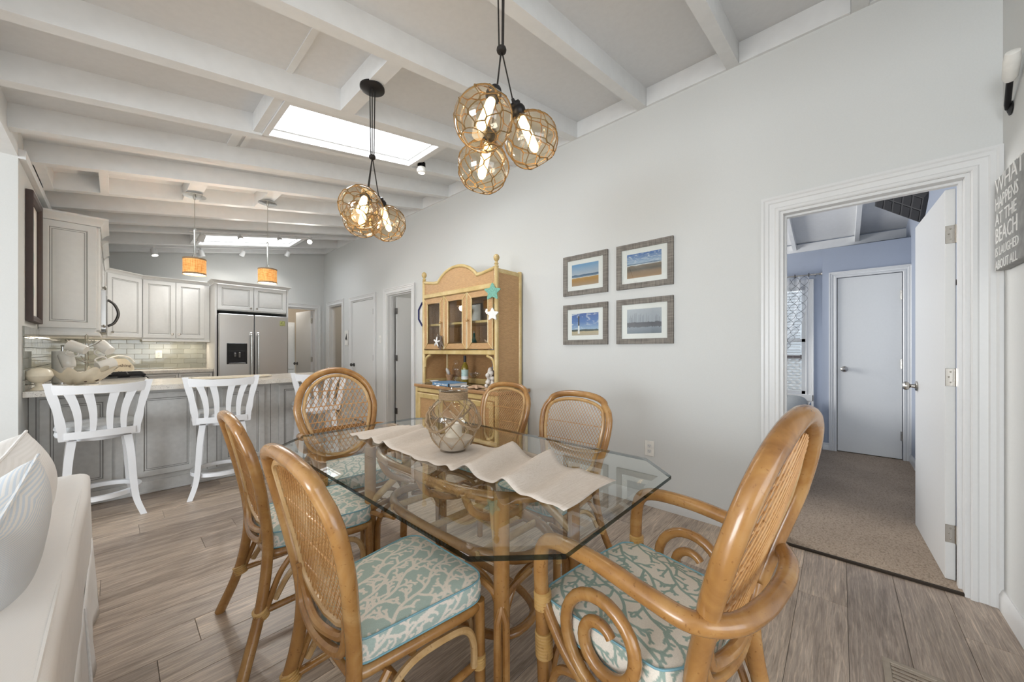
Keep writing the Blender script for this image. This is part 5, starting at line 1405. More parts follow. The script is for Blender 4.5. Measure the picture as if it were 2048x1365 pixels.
# ---------------------------------------------------------------- armchair (faces +x)
AX = [(0, -.27), (.2, -.21), (.45, -.180), (.65, -.222), (.82, -.272), (1.06, -.334)]
AHW = [(0, .235), (.15, .205), (.3, .185), (.5, .172), (.6, .185), (.7, .222), (.8, .255), (.88, .266), (.95, .248), (1.02, .17), (1.066, 0)]
AW8 = .247
AHWc = [(0, .245), (.15, .215), (.3, .195), (.5, .182), (.6, .198), (.7, .232), (.77, .248), (.82, .252), (.95, .22), (1.03, .14)]
def build_armchair(name, label, group):
    t = thing(name, label, 'chair', group=group); rm = 'rattan'
    L = []
    for z in np.linspace(0, .82, 26): L.append((smooth_tab(AX, z), smooth_tab(AHWc, z), z))
    for a in np.linspace(0, PI/2, 13)[1:]:
        z = .82 + .238 * math.sin(a); L.append((smooth_tab(AX, z), AW8 * max(0, math.cos(a)), z))
    R = [(x, -y, z) for x, y, z in reversed(L[:-1])]
    mb = MB(); mb.tube(L + R, .0230, 14); mb.build('back_frame', 'rattan', t)
    poly = []
    zc = .82
    poly = hoop(AHWc, .82, .238, AW8, .036, .50, .10)
    mb = MB(); mb.tube([(smooth_tab(AX, z) + .012, y, z) for y, z in poly], .0115, 8, closed=True); mb.build('inner_hoop', 'rattan_light', t)
    ip = [(y * .965, zc + (z - zc) * .97) for y, z in poly]
    weave(t, ip, lambda y, z, o: (smooth_tab(AX, z) + .012 + o - .02 * (1 - (y / .23) ** 2), y, z), .031, .0024, 1.6, (.62, .72, .82, .92), 'cane', .002, .05)
    for z, r in ((.49, .016), (.45, .014)):
        mb = MB(); mb.tube(spline([(smooth_tab(AX, z + .07), .165, z + .07), (smooth_tab(AX, z) - .01, .12, z), (smooth_tab(AX, z) - .02, 0, z - .015), (smooth_tab(AX, z) - .01, -.12, z), (smooth_tab(AX, z + .07), -.165, z + .07)], 7), r, 9); mb.build('back_bow', rm, t)
    # one long arm rail: front foot, arm, behind the back, other arm, front foot
    half = [(.215, .235, 0), (.218, .24, .20), (.222, .248, .45), (.222, .254, .58), (.205, .256, .643), (.15, .258, .671), (.02, .261, .678), (-.12, .262, .665), (-.205, .25, .655), (-.262, .185, .65), (-.284, .09, .65), (-.288, 0, .65)]
    pts = half + [(x, -y, z) for x, y, z in reversed(half[:-1])]
    mb = MB(); mb.tube(spline(pts, 7), .0215, 14); mb.build('arm_rail', rm, t)
    for s_ in (1, -1):
        # scroll below the arm: rises from the rear, runs forward as a spiral
        y = .248 * s_; sp = []
        sp += [(.212, y, .475), (.19, y, .44), (.13, y, .375), (.06, y, .335), (-.02, y, .335)]
        cx_, cz_ = .01, .475; ap = []
        turns = 1.62; n = 40
        for i in range(n + 1):
            f = i / n; a = -PI/2 - .15 + -f * turns * 2 * PI * -1 * -1
            a = -PI / 2 - .0 - 0 - (-f) * turns * 2 * PI * -1
            rr = .135 * (1 - .74 * f)
            ap.append((cx_ - rr * math.cos(PI/2 + f * turns * 2 * PI) * 1.0, y, cz_ - rr * math.sin(PI/2 + f * turns * 2 * PI)))
        full = spline(sp[:4], 5)[:-1] + [Vector(p) for p in ap]
        rad = [.0165] * len(full)
        for i in range(len(full)): rad[i] = .0165 if i < len(full) - 12 else .0165 - .0035 * (i - len(full) + 12) / 12
        mb = MB(); mb.tube(full, rad, 10, up=(0, 1, 0)); mb.build('arm_scroll', rm, t)
        mb = MB(); wraps(mb, (.219, .249 * s_, .475), (0, .04, 1), .0225, .05, 6); mb.build('cane_binding', 'cane_wrap', t)
        mb = MB(); wraps(mb, (.218, .245 * s_, .345), (0, .04, 1), .0225, .075, 8); mb.build('cane_binding', 'cane_wrap', t)
        mb = MB(); mb.tube(spline([(.185, .25 * s_, .18), (.182, .25 * s_, .25), (.15, .25 * s_, .315), (.07, .245 * s_, .34), (-.04, .235 * s_, .34), (-.12, .215 * s_, .30), (-.165, .20 * s_, .22)], 6), .0115, 8); mb.build('side_arch', rm, t)
        mb = MB(); mb.tube([(.216, .249 * s_, .17), (-.205, .205 * s_, .17)], .013, 10); mb.build('stretcher', rm, t)
        mb = MB(); mb.tube(spline([(-.15, .19 * s_, .38), (-.19, .20 * s_, .26), (-.25, .225 * s_, .12), (-.30, .25 * s_, .0)], 6), .013, 8); mb.build('leg_strut', rm, t)
    ol = rpoly([(-.175, -.20), (.225, -.235), (.225, .235), (-.175, .20)], [.05, .06, .06, .05], 8)
    mb = MB(); mb.tube([(x * .96, y * .96, .383) for x, y in ol], .018, 10, closed=True); mb.build('seat_frame', rm, t)
    mb = MB(); mb.prism([(x * .92, y * .92) for x, y in ol], .375, .398); fixn(mb.build('seat_board', 'rattan_dark', t, smooth=0))
    mb = MB(); mb.tube([(.0, .23, .17), (.0, -.23, .17)], .0125, 10); mb.build('cross_stretcher', rm, t)
    mb = MB(); mb.tube(spline([(.216, .215, .18), (.216, .21, .26), (.216, .16, .325), (.216, 0, .345), (.216, -.16, .325), (.216, -.21, .26), (.216, -.215, .18)], 6), .0115, 8); mb.build('front_arch', rm, t)
    cushion(t, rpoly([(-.150, -.165), (-.12, -.215), (.20, -.238), (.245, -.20), (.255, 0), (.245, .20), (.20, .238), (-.12, .215), (-.150, .165)], .04, 8), .400, .480, 'coral_cream', SEG_ARM, rings=110)
    return t
GA = 'rattan armchairs at the ends of the glass table'
a1 = build_armchair('armchair', 'rattan scroll armchair nearest the bedroom doorway, cream coral print seat', GA)
a1.location = (1.055, .39, 0); a1.rotation_euler = (0, 0, 1.43)
dup(a1, (1.03, 2.315, 0), -PI/2 - .05, 'rattan scroll armchair at the kitchen end of the glass table, open lattice back')

# ---------------------------------------------------------------- table
tb = thing('dining_table', 'octagonal clear glass dining table standing on clustered rattan poles', 'table', (0, 0, 0))
CX0, CX1, CY0, CY1, CC, ZT = .53, 1.525, .458, 2.15, .155, .745
def octo(i):
    return [(CX0 + CC, CY0 + i), (CX1 - CC, CY0 + i), (CX1 - i, CY0 + CC), (CX1 - i, CY1 - CC), (CX1 - CC, CY1 - i), (CX0 + CC, CY1 - i), (CX0 + i, CY1 - CC), (CX0 + i, CY0 + CC)]
def octi(i):
    # proper inset: shrink each side by i
    k = i * math.tan(PI / 8)
    x0, x1, y0, y1 = CX0 + i, CX1 - i, CY0 + i, CY1 - i; c = CC - i + 2 * k - i * 0 - i * 0
    c = CC - i * (2 - math.sqrt(2))
    return [(x0 + c, y0), (x1 - c, y0), (x1, y0 + c), (x1, y1 - c), (x1 - c, y1), (x0 + c, y1), (x0, y1 - c), (x0, y0 + c)]
mb = MB(); a = octi(.028); b = octi(0)
mb.add([(x, y, ZT) for x, y in a] + [(x, y, ZT - .0045) for x, y in b], [tuple(range(8))] + [(i, 8 + i, 8 + (i+1) % 8, (i+1) % 8) for i in range(8)])
gt = mb.build('glass_top', 'table_glass', tb, smooth=0)
mb = MB(); b2 = octi(0.0005)
mb.add([(x, y, ZT - .0048) for x, y in b] + [(x, y, ZT - .0175) for x, y in b2], [(i, 8 + i, 8 + (i+1) % 8, (i+1) % 8) for i in range(8)])
mb.build('glass_rim', 'glass_edge', gt, smooth=0)
LEGS = [(.83, .80), (.83, 1.68), (1.25, .80), (1.25, 1.68)]
for (lx, ly) in LEGS:
    sx = 1 if lx > 1 else -1; sy = 1 if ly > 1.2 else -1
    mb = MB(); mb.tube([(lx, ly, 0), (lx, ly, .735)], .026, 16); lg = mb.build('leg', 'rattan', tb)
    for (dx, dy, kx, ky) in ((-.032 * sx * -1, .012 * sy, -1, 0), (.012 * sx, -.032 * sy * -1, 0, -1), (-.018 * sx, -.030 * sy * -1 * -1, 0, 1), (-.034 * sx * -1 * -1, -.01 * sy, 1, 0)):
        ex, ey = -sx * abs(kx) * .16, -sy * abs(ky) * .16
        mb = MB(); mb.tube(spline([(lx + dx, ly + dy, 0), (lx + dx, ly + dy, .30), (lx + dx + ex * .06, ly + dy + ey * .06, .37), (lx + dx + ex * .35, ly + dy + ey * .35, .425), (lx + dx + ex, ly + dy + ey, .445)], 6), .0115, 8); mb.build('leg_pole', 'rattan', lg)
    mb = MB(); mb.tube([(lx, ly, .46), (lx - sx * .16, ly - sy * .22, .735)], .017, 10); mb.build('brace', 'rattan_light', tb)
def oring(z, r, ix, iy, nm, mt='rattan'):
    cx_, cy_ = 1.04, 1.24; pts = []
    for i in range(40):
        a = 2 * PI * i / 40; c_, s_ = math.cos(a), math.sin(a)
        pts.append((cx_ + ix * abs(c_) ** .75 * (1 if c_ > 0 else -1), cy_ + iy * abs(s_) ** .75 * (1 if s_ > 0 else -1), z))
    m_ = MB(); m_.tube(pts, r, 12, closed=True); m_.build(nm, mt, tb)
oring(.475, .020, .185, .44, 'lower_ring'); oring(.712, .019, .25, .50, 'top_ring'); oring(.16, .016, .16, .36, 'floor_ring')
for y in (.95, 1.24, 1.53):
    mb = MB(); mb.tube([(.86, y, .475), (1.22, y, .475)], .015, 10); mb.build('cross_pole', 'rattan_light', tb)
    mb = MB(); mb.tube(spline([(.80, y, .712), (.86, y, .62), (1.04, y, .56), (1.22, y, .62), (1.28, y, .712)], 6), .014, 10); mb.build('bow', 'rattan', tb)
for (lx, ly) in LEGS:
    mb = MB(); mb.lathe([(.02, .7355), (.02, .7402), (.0001, .7403)], 14, Matrix.Translation((lx, ly, -.0133)), cap=False)

# runner
x0, x1, y0, y1 = .845, 1.165, .575, 1.955; NX, NY = 12, 150
bumps = [(.70, .012, .03), (.83, .048, .045), (1.02, .050, .05), (1.12, .012, .03), (1.60, .040, .04), (1.74, .030, .03), (1.86, .012, .03)]
def rz_(x, y):
    h = 0
    fx = (x - x0) / (x1 - x0)
    for c_, a_, w_ in bumps:
        cc = c_ + .05 * (fx - .5) * (1 if a_ > .02 else .3); q = (y - cc) / w_
        am = a_ * (.75 + .35 * fx if c_ < 1.2 else .7 + .35 * fx)
        h += am * math.exp(-q * q) 
    return ZT + .004 + h + .0015 * math.sin(y * 60 + x * 11)
vs = []; fs = []
for j in range(NY + 1):
    y = y0 + (y1 - y0) * j / NY
    for i in range(NX + 1):
        x = x0 + (x1 - x0) * i / NX
        wob = .006 * math.sin(y * 23) + .004 * math.sin(y * 51 + 1)
        vs.append((x + wob * (1 if i in (0, NX) else .6), y + .006 * math.sin(x * 19), rz_(x, y)))
for j in range(NY):
    for i in range(NX): q = j * (NX + 1) + i; fs.append((q, q + 1, q + NX + 2, q + NX + 1))
mb = MB(); mb.add(vs, fs); rn = mb.build('table_runner', 'linen', smooth=80)
md = rn.modifiers.new('thick', 'SOLIDIFY'); md.thickness = .002; md.offset = 1
tag(rn, 'rumpled natural linen runner lying lengthwise on the glass table', 'table runner')

# vase with rope net
vz = ZT + .0085
v = thing('glass_vase', 'round glass vase wrapped in rope netting on the linen runner', 'vase', (1.023, 1.285, vz))
pf = [(.0001, 0), (.055, 0), (.062, .006), (.085, .04), (.104, .085), (.112, .125), (.108, .165), (.092, .2), (.07, .222), (.062, .235), (.062, .262), (.066, .268)]
P_ = spline([(r, 0, z) for r, z in pf], 4); P_ = [(max(.0001, p.x), p.z) for p in P_]
mb = MB(); mb.lathe(P_, 48, cap=False); mb.build('glass_body', 'vase_glass', v, smooth=80)
mb = MB(); mb.lathe([(.064, .264), (.068, .268), (.066, .272), (.062, .268), (.064, .264)], 40, cap=False); mb.build('rim', 'clear_glass', v)
mb = MB(); mb.lathe([(.0001, .006), (.055, .007), (.08, .04), (.088, .055), (.05, .062), (.0001, .058)], 30, cap=False); mb.build('sand', 'sand', v)
mb = MB(); mb.lathe([(.0001, .055), (.036, .055), (.037, .06), (.037, .115), (.033, .118), (.0001, .112)], 26, cap=False); mb.tube([(0, 0, .112), (.001, 0, .122)], .001, 4); mb.build('candle', 'candle', v)
mb = MB()
for i in range(7): mb.lathe([(.0625, .228 + i * .0048), (.0652, .2304 + i * .0048), (.0625, .2328 + i * .0048)], 30, cap=False)
mb.build('neck_rope', 'rope_tan', v)
def vr(z): return lerp_tab([(b_, a_) for a_, b_ in P_], z) + .0025
mb = MB(); lv = [(.222, 0), (.175, .5), (.125, 0), (.072, .5), (.022, 0)]; NR = 8
for i in range(len(lv) - 1):
    for k in range(NR):
        for dk in (-.5, .5):
            a0 = (k + lv[i][1]) * 2 * PI / NR; a1_ = (k + lv[i][1] + dk) * 2 * PI / NR; pts = []
            for s_ in range(5):
                f = s_ / 4; z = lv[i][0] + (lv[i+1][0] - lv[i][0]) * f; a = a0 + (a1_ - a0) * f; r = vr(z); pts.append((r * math.cos(a), r * math.sin(a), z))
            mb.tube(pts, .0021, 5)
        a = (k + lv[i][1]) * 2 * PI / NR; r = vr(lv[i][0]); mb.ball((r * math.cos(a), r * math.sin(a), lv[i][0]), .005, 4)
mb.build('rope_net', 'rope_tan', v)
for ph in (0, 2.1, 3.9):   # thick twisted rope swags
    c_ = []
    for s_ in range(26):
        f = s_ / 25; a = ph + f * 2.3; z = .205 - .105 * math.sin(PI * min(1, f * .92 + .04)); r = vr(z) + .005; c_.append(Vector((r * math.cos(a), r * math.sin(a), z)))
    mb = MB()
    for st in range(2):
        pts = [p + Vector((math.cos(i * 1.1 + st * PI), math.sin(i * 1.1 + st * PI), math.cos(i * 1.1 + st * PI + 1.5))) * .0028 for i, p in enumerate(c_)]; mb.tube(spline(pts, 2), .0042, 6)
    mb.build('rope_swag', 'rope_tan', v)

# ---------------------------------------------------------------- globe pendants
def globe_pendant(name, label, base, knot_z, globes, rad=.112):
    zc = base[2]; t = thing(name, label, 'pendant lamp', base)
    mb = MB(); mb.lathe([(.0001, 0), (.066, 0), (.07, -.004), (.07, -.014), (.06, -.02), (.0001, -.022)], 30, cap=False); mb.build('canopy', 'black_metal', t)
    mb = MB(); mb.lathe([(.012, -.012), (.018, -.008), (.02, 0), (.018, .008), (.012, .012)], 14, Matrix.Translation((0, 0, knot_z - zc))); mb.build('cord_knot', 'cord_black', t)
    for gi, (gx, gy, gz) in enumerate(globes):
        K = Vector((0, 0, knot_z - zc)); G = Vector((gx - base[0], gy - base[1], gz - zc)); d = (K - G).normalized()
        d = Vector((d.x * 1.5, d.y * 1.5, d.z)).normalized()
        top = G + d * (rad + .055)
        mb = MB(); a_ = gi * 2.1
        mb.tube([(.016 * math.cos(a_), .016 * math.sin(a_), -.02), (.010 * math.cos(a_), .010 * math.sin(a_), K.z + .012), (K.x + d.x * -.008, K.y + d.y * -.008, K.z - .012), tuple(top)], .0032, 6); mb.build('cord', 'cord_black', t)
        T = align(G, -d)
        mb = MB(); mb.lathe([(.0001, -rad - .058), (.006, -rad - .056), (.008, -rad - .045), (.02, -rad - .043), (.024, -rad - .035), (.022, -rad - .028), (.028, -rad - .022), (.032, -rad - .010), (.03, -rad + .004), (.026, -rad + .008), (.020, -rad + .012), (.0001, -rad + .013)], 20, T, cap=False); mb.build('lamp_socket', 'black_metal', t)
        # glass: open bottomed squashed sphere
        pr = []
        for i in range(25):
            a = .24 + (PI - .24 - .50) * i / 24; pr.append((rad * math.sin(a), -rad * math.cos(a) * .97))
        pr += [(pr[-1][0] + .002, pr[-1][1] + .004), (pr[-1][0] - .002, pr[-1][1] + .003)]
        mb = MB(); mb.lathe(pr, 40, T, cap=False); g = mb.build('glass_globe', 'amber_glass', t, smooth=80)
        mb = MB(); mb.lathe([(pr[-1][0] - .001, pr[-1][1] - .003), (pr[-1][0] + .003, pr[-1][1]), (pr[-1][0] - .001, pr[-1][1] + .003), (pr[-1][0] - .003, pr[-1][1]), (pr[-1][0] - .001, pr[-1][1] - .003)], 34, T, cap=False); mb.build('glass_lip', 'clear_glass', g)
        mb = MB(); N_ = 8; R_ = rad + .002
        th = [.30, .82, 1.30, 1.78, 2.24, 2.58]
        def sp(a, b): return (R_ * math.sin(a) * math.cos(b), R_ * math.sin(a) * math.sin(b), -R_ * math.cos(a) * .97)
        rg = random.Random(gi + 5)
        jit = {}
        def nd(i, k, up):
            k %= N_; q = jit.setdefault((i, k), (rg.uniform(-.04, .04), rg.uniform(-.07, .07)))
            return (th[i] + q[0] + (.06 if up else -.06), (k + .5 * (i % 2)) * 2 * PI / N_ + q[1])
        for i in range(len(th)):
            for k in range(N_):
                a0, b0 = nd(i, k, False); a1_, b1_ = nd(i, k, True)
                mb.tube([sp(a0, b0), sp(a1_, b1_)], .0034, 5, T=T)
                if i + 1 < len(th):
                    for dk in ((0, -1) if i % 2 == 0 else (0, 1)):
                        a2, b2 = nd(i + 1, k + dk, False)
                        while b2 - b1_ > PI: b2 -= 2 * PI
                        while b2 - b1_ < -PI: b2 += 2 * PI
                        mb.tube([sp(a1_ + (a2 - a1_) * f, b1_ + (b2 - b1_) * f) for f in (0, .33, .66, 1)], .0021, 4, T=T)
        ring = [sp(th[-1] + .07, b * 2 * PI / 24) for b in range(24)]; mb.tube(ring, .0018, 4, closed=True, T=T)
        mb.build('rope_net', 'net_brown', g)
        mb = MB(); mb.lathe([(.0001, -rad + .014), (.015, -rad + .016), (.018, -rad + .03), (.019, .015), (.018, .035), (.010, .048), (.0001, .052)], 16, T, cap=False); mb.build('bulb', 'bulb', g)
        wp = G + Vector(base)
        lamp('globe_glow', 'POINT', (wp.x - d.x * .06, wp.y - d.y * .06, wp.z - d.z * .06), 1.3, (1, .82, .6), .02)
zc1 = 2.768
globe_pendant('globe_pendant', 'black corded cluster pendant of amber netted glass globes nearer the skylight', (1.03, 2.06, zc1), 2.35, [(.894, 1.915, 1.972), (1.17, 2.14, 2.01), (1.04, 2.21, 2.02)])
globe_pendant('globe_pendant', 'large black corded cluster pendant of three amber netted globes at the top centre', (1.03, .993, 2.768), 2.39, [(.95, 1.01, 2.084), (1.20, .98, 2.10), (1.098, 1.17, 2.011)])

# ================================================================== BAR STOOLS (face +y)
def build_stool(name, label, group):
    t = thing(name, label, 'stool', group=group); m = 'stool_white'
    mb = MB(); mb.lathe([(.0001, .60), (.19, .60), (.205, .605), (.21, .62), (.205, .64), (.0001, .64)], 36, cap=False); mb.build('seat_ring', m, t)
    mb = MB(); mb.lathe([(.0001, .638), (.20, .64), (.212, .655), (.205, .678), (.17, .692), (.0001, .70)], 36, cap=False); mb.build('seat_cushion', 'seat_grey', t)
    mb = MB(); mb.lathe([(.0001, .565), (.12, .565), (.125, .585), (.12, .60), (.0001, .60)], 24, cap=False); mb.build('swivel_plate', m, t)
    for sx in (1, -1):
        for sy in (1, -1):
            pts = spline([(.13 * sx, .13 * sy, .585), (.145 * sx, .145 * sy, .45), (.155 * sx, .155 * sy, .28), (.17 * sx, .17 * sy, .12), (.205 * sx, .205 * sy, .0)], 5)
            mb = MB(); n = len(pts); vs = []; fs = []
            for i, p in enumerate(pts):
                w_ = .017 + .004 * (1 - i / (n - 1)); q = Matrix.Rotation(PI/4 * 0, 3, 'Z')
                for a, b in ((-1, -1), (1, -1), (1, 1), (-1, 1)): vs.append((p.x + a * w_, p.y + b * w_ * 1.15, p.z))
            for i in range(n - 1):
                for k in range(4): k2 = (k+1) % 4; fs.append((i*4+k, i*4+k2, (i+1)*4+k2, (i+1)*4+k))
            fs += [(0, 1, 2, 3), ((n-1)*4+3, (n-1)*4+2, (n-1)*4+1, (n-1)*4)]
            mb.add(vs, fs); fixn(mb.build('leg', m, t, smooth=30))
    mb = MB(); pts = [(.195 * math.cos(a), .195 * math.sin(a), .175) for a in np.linspace(0, 2*PI, 40, endpoint=False)]
    prof = MB()
    for i in range(40):
        pass
    mb.lathe([(.185, .16), (.215, .16), (.215, .19), (.185, .19), (.185, .16)], 44, cap=False); mb.build('foot_ring', m, t, smooth=30)
    # back: two posts, curved rails, four flared slats
    def bp(x, z): # back surface: curves away in the middle, leans out at the top
        u = x / .24; return -.165 - .05 * (1 - u * u) - (z - .62) * .13
    for sx in (1, -1):
        pts = spline([(.165 * sx, bp(.165, .60) + .01, .595), (.175 * sx, bp(.175, .68), .68), (.195 * sx, bp(.195, .82), .82), (.232 * sx, bp(.232, .985), .985)], 6)
        mb = MB(); n = len(pts); vs = []; fs = []
        for i, p in enumerate(pts):
            w_ = .021 + .002 * math.sin(i)
            for a, b in ((-1, -1), (1, -1), (1, 1), (-1, 1)): vs.append((p.x + a * w_, p.y + b * .014, p.z))
        for i in range(n - 1):
            for k in range(4): k2 = (k+1) % 4; fs.append((i*4+k, i*4+k2, (i+1)*4+k2, (i+1)*4+k))
        fs += [(0, 1, 2, 3), ((n-1)*4+3, (n-1)*4+2, (n-1)*4+1, (n-1)*4)]
        mb.add(vs, fs); fixn(mb.build('back_post', m, t, smooth=30))
    def rail(z0f, z1f, x1, th, nm):
        mb = MB(); vs = []; fs = []; n = 17
        for i in range(n):
            x = -x1 + 2 * x1 * i / (n - 1); a, b = z0f(x), z1f(x); y0_, y1_ = bp(x, a), bp(x, b)
            vs += [(x, y0_ - th, a), (x, y0_ + th, a), (x, y1_ + th, b), (x, y1_ - th, b)]
        for i in range(n - 1):
            for k in range(4): k2 = (k+1) % 4; fs.append((i*4+k, i*4+k2, (i+1)*4+k2, (i+1)*4+k))
        fs += [(0, 1, 2, 3), ((n-1)*4+3, (n-1)*4+2, (n-1)*4+1, (n-1)*4)]
        mb.add(vs, fs); fixn(mb.build(nm, m, t, smooth=30))
    rail(lambda x: .908, lambda x: .962 + .012 * abs(x / .21) ** 2, .215, .011, 'top_rail')
    rail(lambda x: .605, lambda x: .652, .165, .013, 'lower_rail')
    for xb, xt in ((-.105, -.145), (-.04, -.062), (.04, .062), (.105, .145)):
        mb = MB(); vs = []; fs = []; n = 12
        for i in range(n):
            f = i / (n - 1); z = .645 + (.915 - .645) * f; xc = xb + (xt - xb) * f * f + (1 if xb > 0 else -1) * -.006 * math.sin(PI * f); hw = .0135 + .010 * f
            y = bp(xc, z)
            vs += [(xc - hw, y - .006, z), (xc + hw, y - .006, z), (xc + hw, y + .006, z), (xc - hw, y + .006, z)]
        for i in range(n - 1):
            for k in range(4): k2 = (k+1) % 4; fs.append((i*4+k, i*4+k2, (i+1)*4+k2, (i+1)*4+k))
        fs += [(0, 1, 2, 3), ((n-1)*4+3, (n-1)*4+2, (n-1)*4+1, (n-1)*4)]
        mb.add(vs, fs); fixn(mb.build('slat', m, t, smooth=30))
    return t
GS = 'white swivel bar stools at the breakfast bar'
s1 = build_stool('bar_stool', 'leftmost white bar stool, half hidden by the cream sofa', GS)
s1.location = (-.075, 3.99, 0); s1.rotation_euler = (0, 0, .06)
dup(s1, (.635, 4.0, 0), -.16, 'middle white bar stool, in front of the second grey bar panel')
dup(s1, (1.39, 4.0, 0), -.15, 'rightmost white bar stool, behind the open lattice armchair')

# ================================================================== WICKER HUTCH (against the long wall)
HX, HY0, HY1 = 2.40, 2.385, 3.575
hu = thing('hutch', 'tall honey wicker hutch with arched crest, three glass doors and a lower cabinet', 'hutch', (0, 0, 0))
W_, K_ = 'hutch_wood', 'wicker'
BX = 2.315; BY0, BY1 = 2.28, 3.60
mb = MB(); mb.box(BX + .02, XW - .017, BY0 + .02, BY1 - .02, .04, .785, .002); mb.build('base_body', K_, hu, smooth=0)
mb = MB(); mb.box(BX - .012, XW - .017, BY0 - .015, BY1 + .015, .787, .82, .006); mb.build('base_top', 'wicker_dark', hu, smooth=0)
mb = MB(); mb.box(BX - .008, XW - .018, BY0 - .012, BY1 + .012, .8205, .8235, .001); mb.build('top_glass', 'clear_glass', hu, smooth=0)
for y in (BY0 + .02, BY1 - .02):
    for x in (BX + .01, XW - .045):
        mb = MB(); mb.tube([(x, y, .001), (x, y, .786)], .019, 10); mb.build('corner_post', W_, hu)
for z in (.06, .735):
    mb = MB(); mb.box(BX, BX + .022, BY0 + .04, BY1 - .04, z, z + .045, .004); mb.build('base_rail', W_, hu)
for k in range(3):
    ya = BY0 + .045 + k * .41; yb = ya + .395
    d = MB(); T = basis((BX - .002, yb, .115), (0, -1, 0), (0, 0, 1)); ringpanel(d, yb - ya, .61, [(0, 0), (0, .012), (.006, .016), (.05, .016), (.056, .010), (.056, .006)], T, False); dd_ = d.build('base_door', W_, hu, smooth=20)
    mb = MB(); mb.box(BX - .006, BX + .004, ya + .05, yb - .05, .165, .675); mb.build('wicker_panel', K_, dd_, smooth=0)
    mb = MB(); mb.ball((BX - .03, ya + .02 if k < 2 else yb - .02, .43), .013, 8); mb.tube([(BX - .03, ya + .02 if k < 2 else yb - .02, .43), (BX - .015, ya + .02 if k < 2 else yb - .02, .43)], .006, 6); mb.build('door_knob', W_, dd_)
# upper case
ZB, ZT2 = .8245, 1.985
for y, nm in ((HY0, 'side_panel'), (HY1, 'side_panel')):
    s_ = 1 if y == HY0 else -1
    mb = MB(); mb.box(HX + .01, XW - .03, y, y + s_ * .012, ZB, 1.96); mb.build(nm, K_, hu, smooth=0)
    for x in (HX + .012, XW - .035):
        mb = MB(); mb.tube([(x, y + s_ * .006, ZB), (x, y + s_ * .006, 1.985)], .021, 12); mb.build('upright', W_, hu)
    mb = MB(); mb.box(HX + .03, XW - .05, y - .006 * s_, y + s_ * .02, 1.935, 1.975, .004); mb.box(HX + .03, XW - .05, y - .006 * s_, y + s_ * .02, ZB, ZB + .04, .004); mb.build('side_rail', W_, hu)
    mb = MB(); mb.lathe([(.0001, 0), (.02, 0), (.024, .006), (.014, .018), (.022, .03), (.014, .042), (.012, .05), (.024, .066), (.030, .085), (.025, .105), (.012, .118), (.0001, .122)], 18, Matrix.Translation((HX + .012, y + s_ * .006, 1.985)), cap=False); mb.build('finial', W_, hu)
mb = MB(); mb.box(XW - .036, XW - .03, HY0 + .012, HY1 - .012, ZB, 1.96); mb.build('back_panel', 'wicker_dark', hu, smooth=0)
mb = MB(); mb.box(HX + .01, XW - .036, HY0 + .012, HY1 - .012, 1.955, 1.97); mb.build('top_board', W_, hu, smooth=0)
for z, nm in ((1.155, 'lower_rail'), (1.79, 'upper_rail')):
    mb = MB(); mb.box(HX - .004, HX + .028, HY0 + .02, HY1 - .02, z, z + .048, .006); mb.build(nm, W_, hu)
mb = MB(); mb.box(HX + .028, XW - .036, HY0 + .013, HY1 - .013, 1.165, 1.19); mb.build('case_floor', W_, hu, smooth=0)
mb = MB(); mb.box(HX + .05, XW - .036, HY0 + .013, HY1 - .013, 1.475, 1.50, .003); mb.build('shelf', W_, hu, smooth=0)
mb = MB(); mb.box(XW - .06, XW - .037, HY0 + .02, HY1 - .02, ZB, ZB + .06, .003); mb.build('kick_strip', W_, hu, smooth=0)
# crest
def crest_z(f):   # f 0..1 along the width
    g = abs(f - .5) * 2
    if g > .56: return 1.945 + .035 * ((g - .56) / .44) ** 1.3
    return 1.945 + .135 * (1 - (g / .56) ** 2.2) ** .9
n = 50; top = [(HY0 + .02 + (HY1 - HY0 - .04) * i / n, crest_z(i / n)) for i in range(n + 1)]
mb = MB(); mb.prism([(y, z - .012) for y, z in top] + [(HY1 - .02, 1.838), (HY0 + .02, 1.838)], 0, .012, basis((HX + .006, 0, 0), (0, 1, 0), (0, 0, 1))); fixn(mb.build('crest_panel', K_, hu, smooth=0))
mb = MB(); mb.tube([(HX + .010, y, z) for y, z in top], .0175, 10); mb.build('crest_rail', W_, hu)
# brackets
for y, s_ in ((HY0 + .03, 1), (HY1 - .03, -1)):
    mb = MB(); mb.tube(spline([(HX + .01, y, 1.01), (HX + .01, y + s_ * .005, 1.07), (HX + .01, y + s_ * .035, 1.12), (HX + .01, y + s_ * .10, 1.145)], 6), .013, 8); mb.build('bracket', W_, hu)
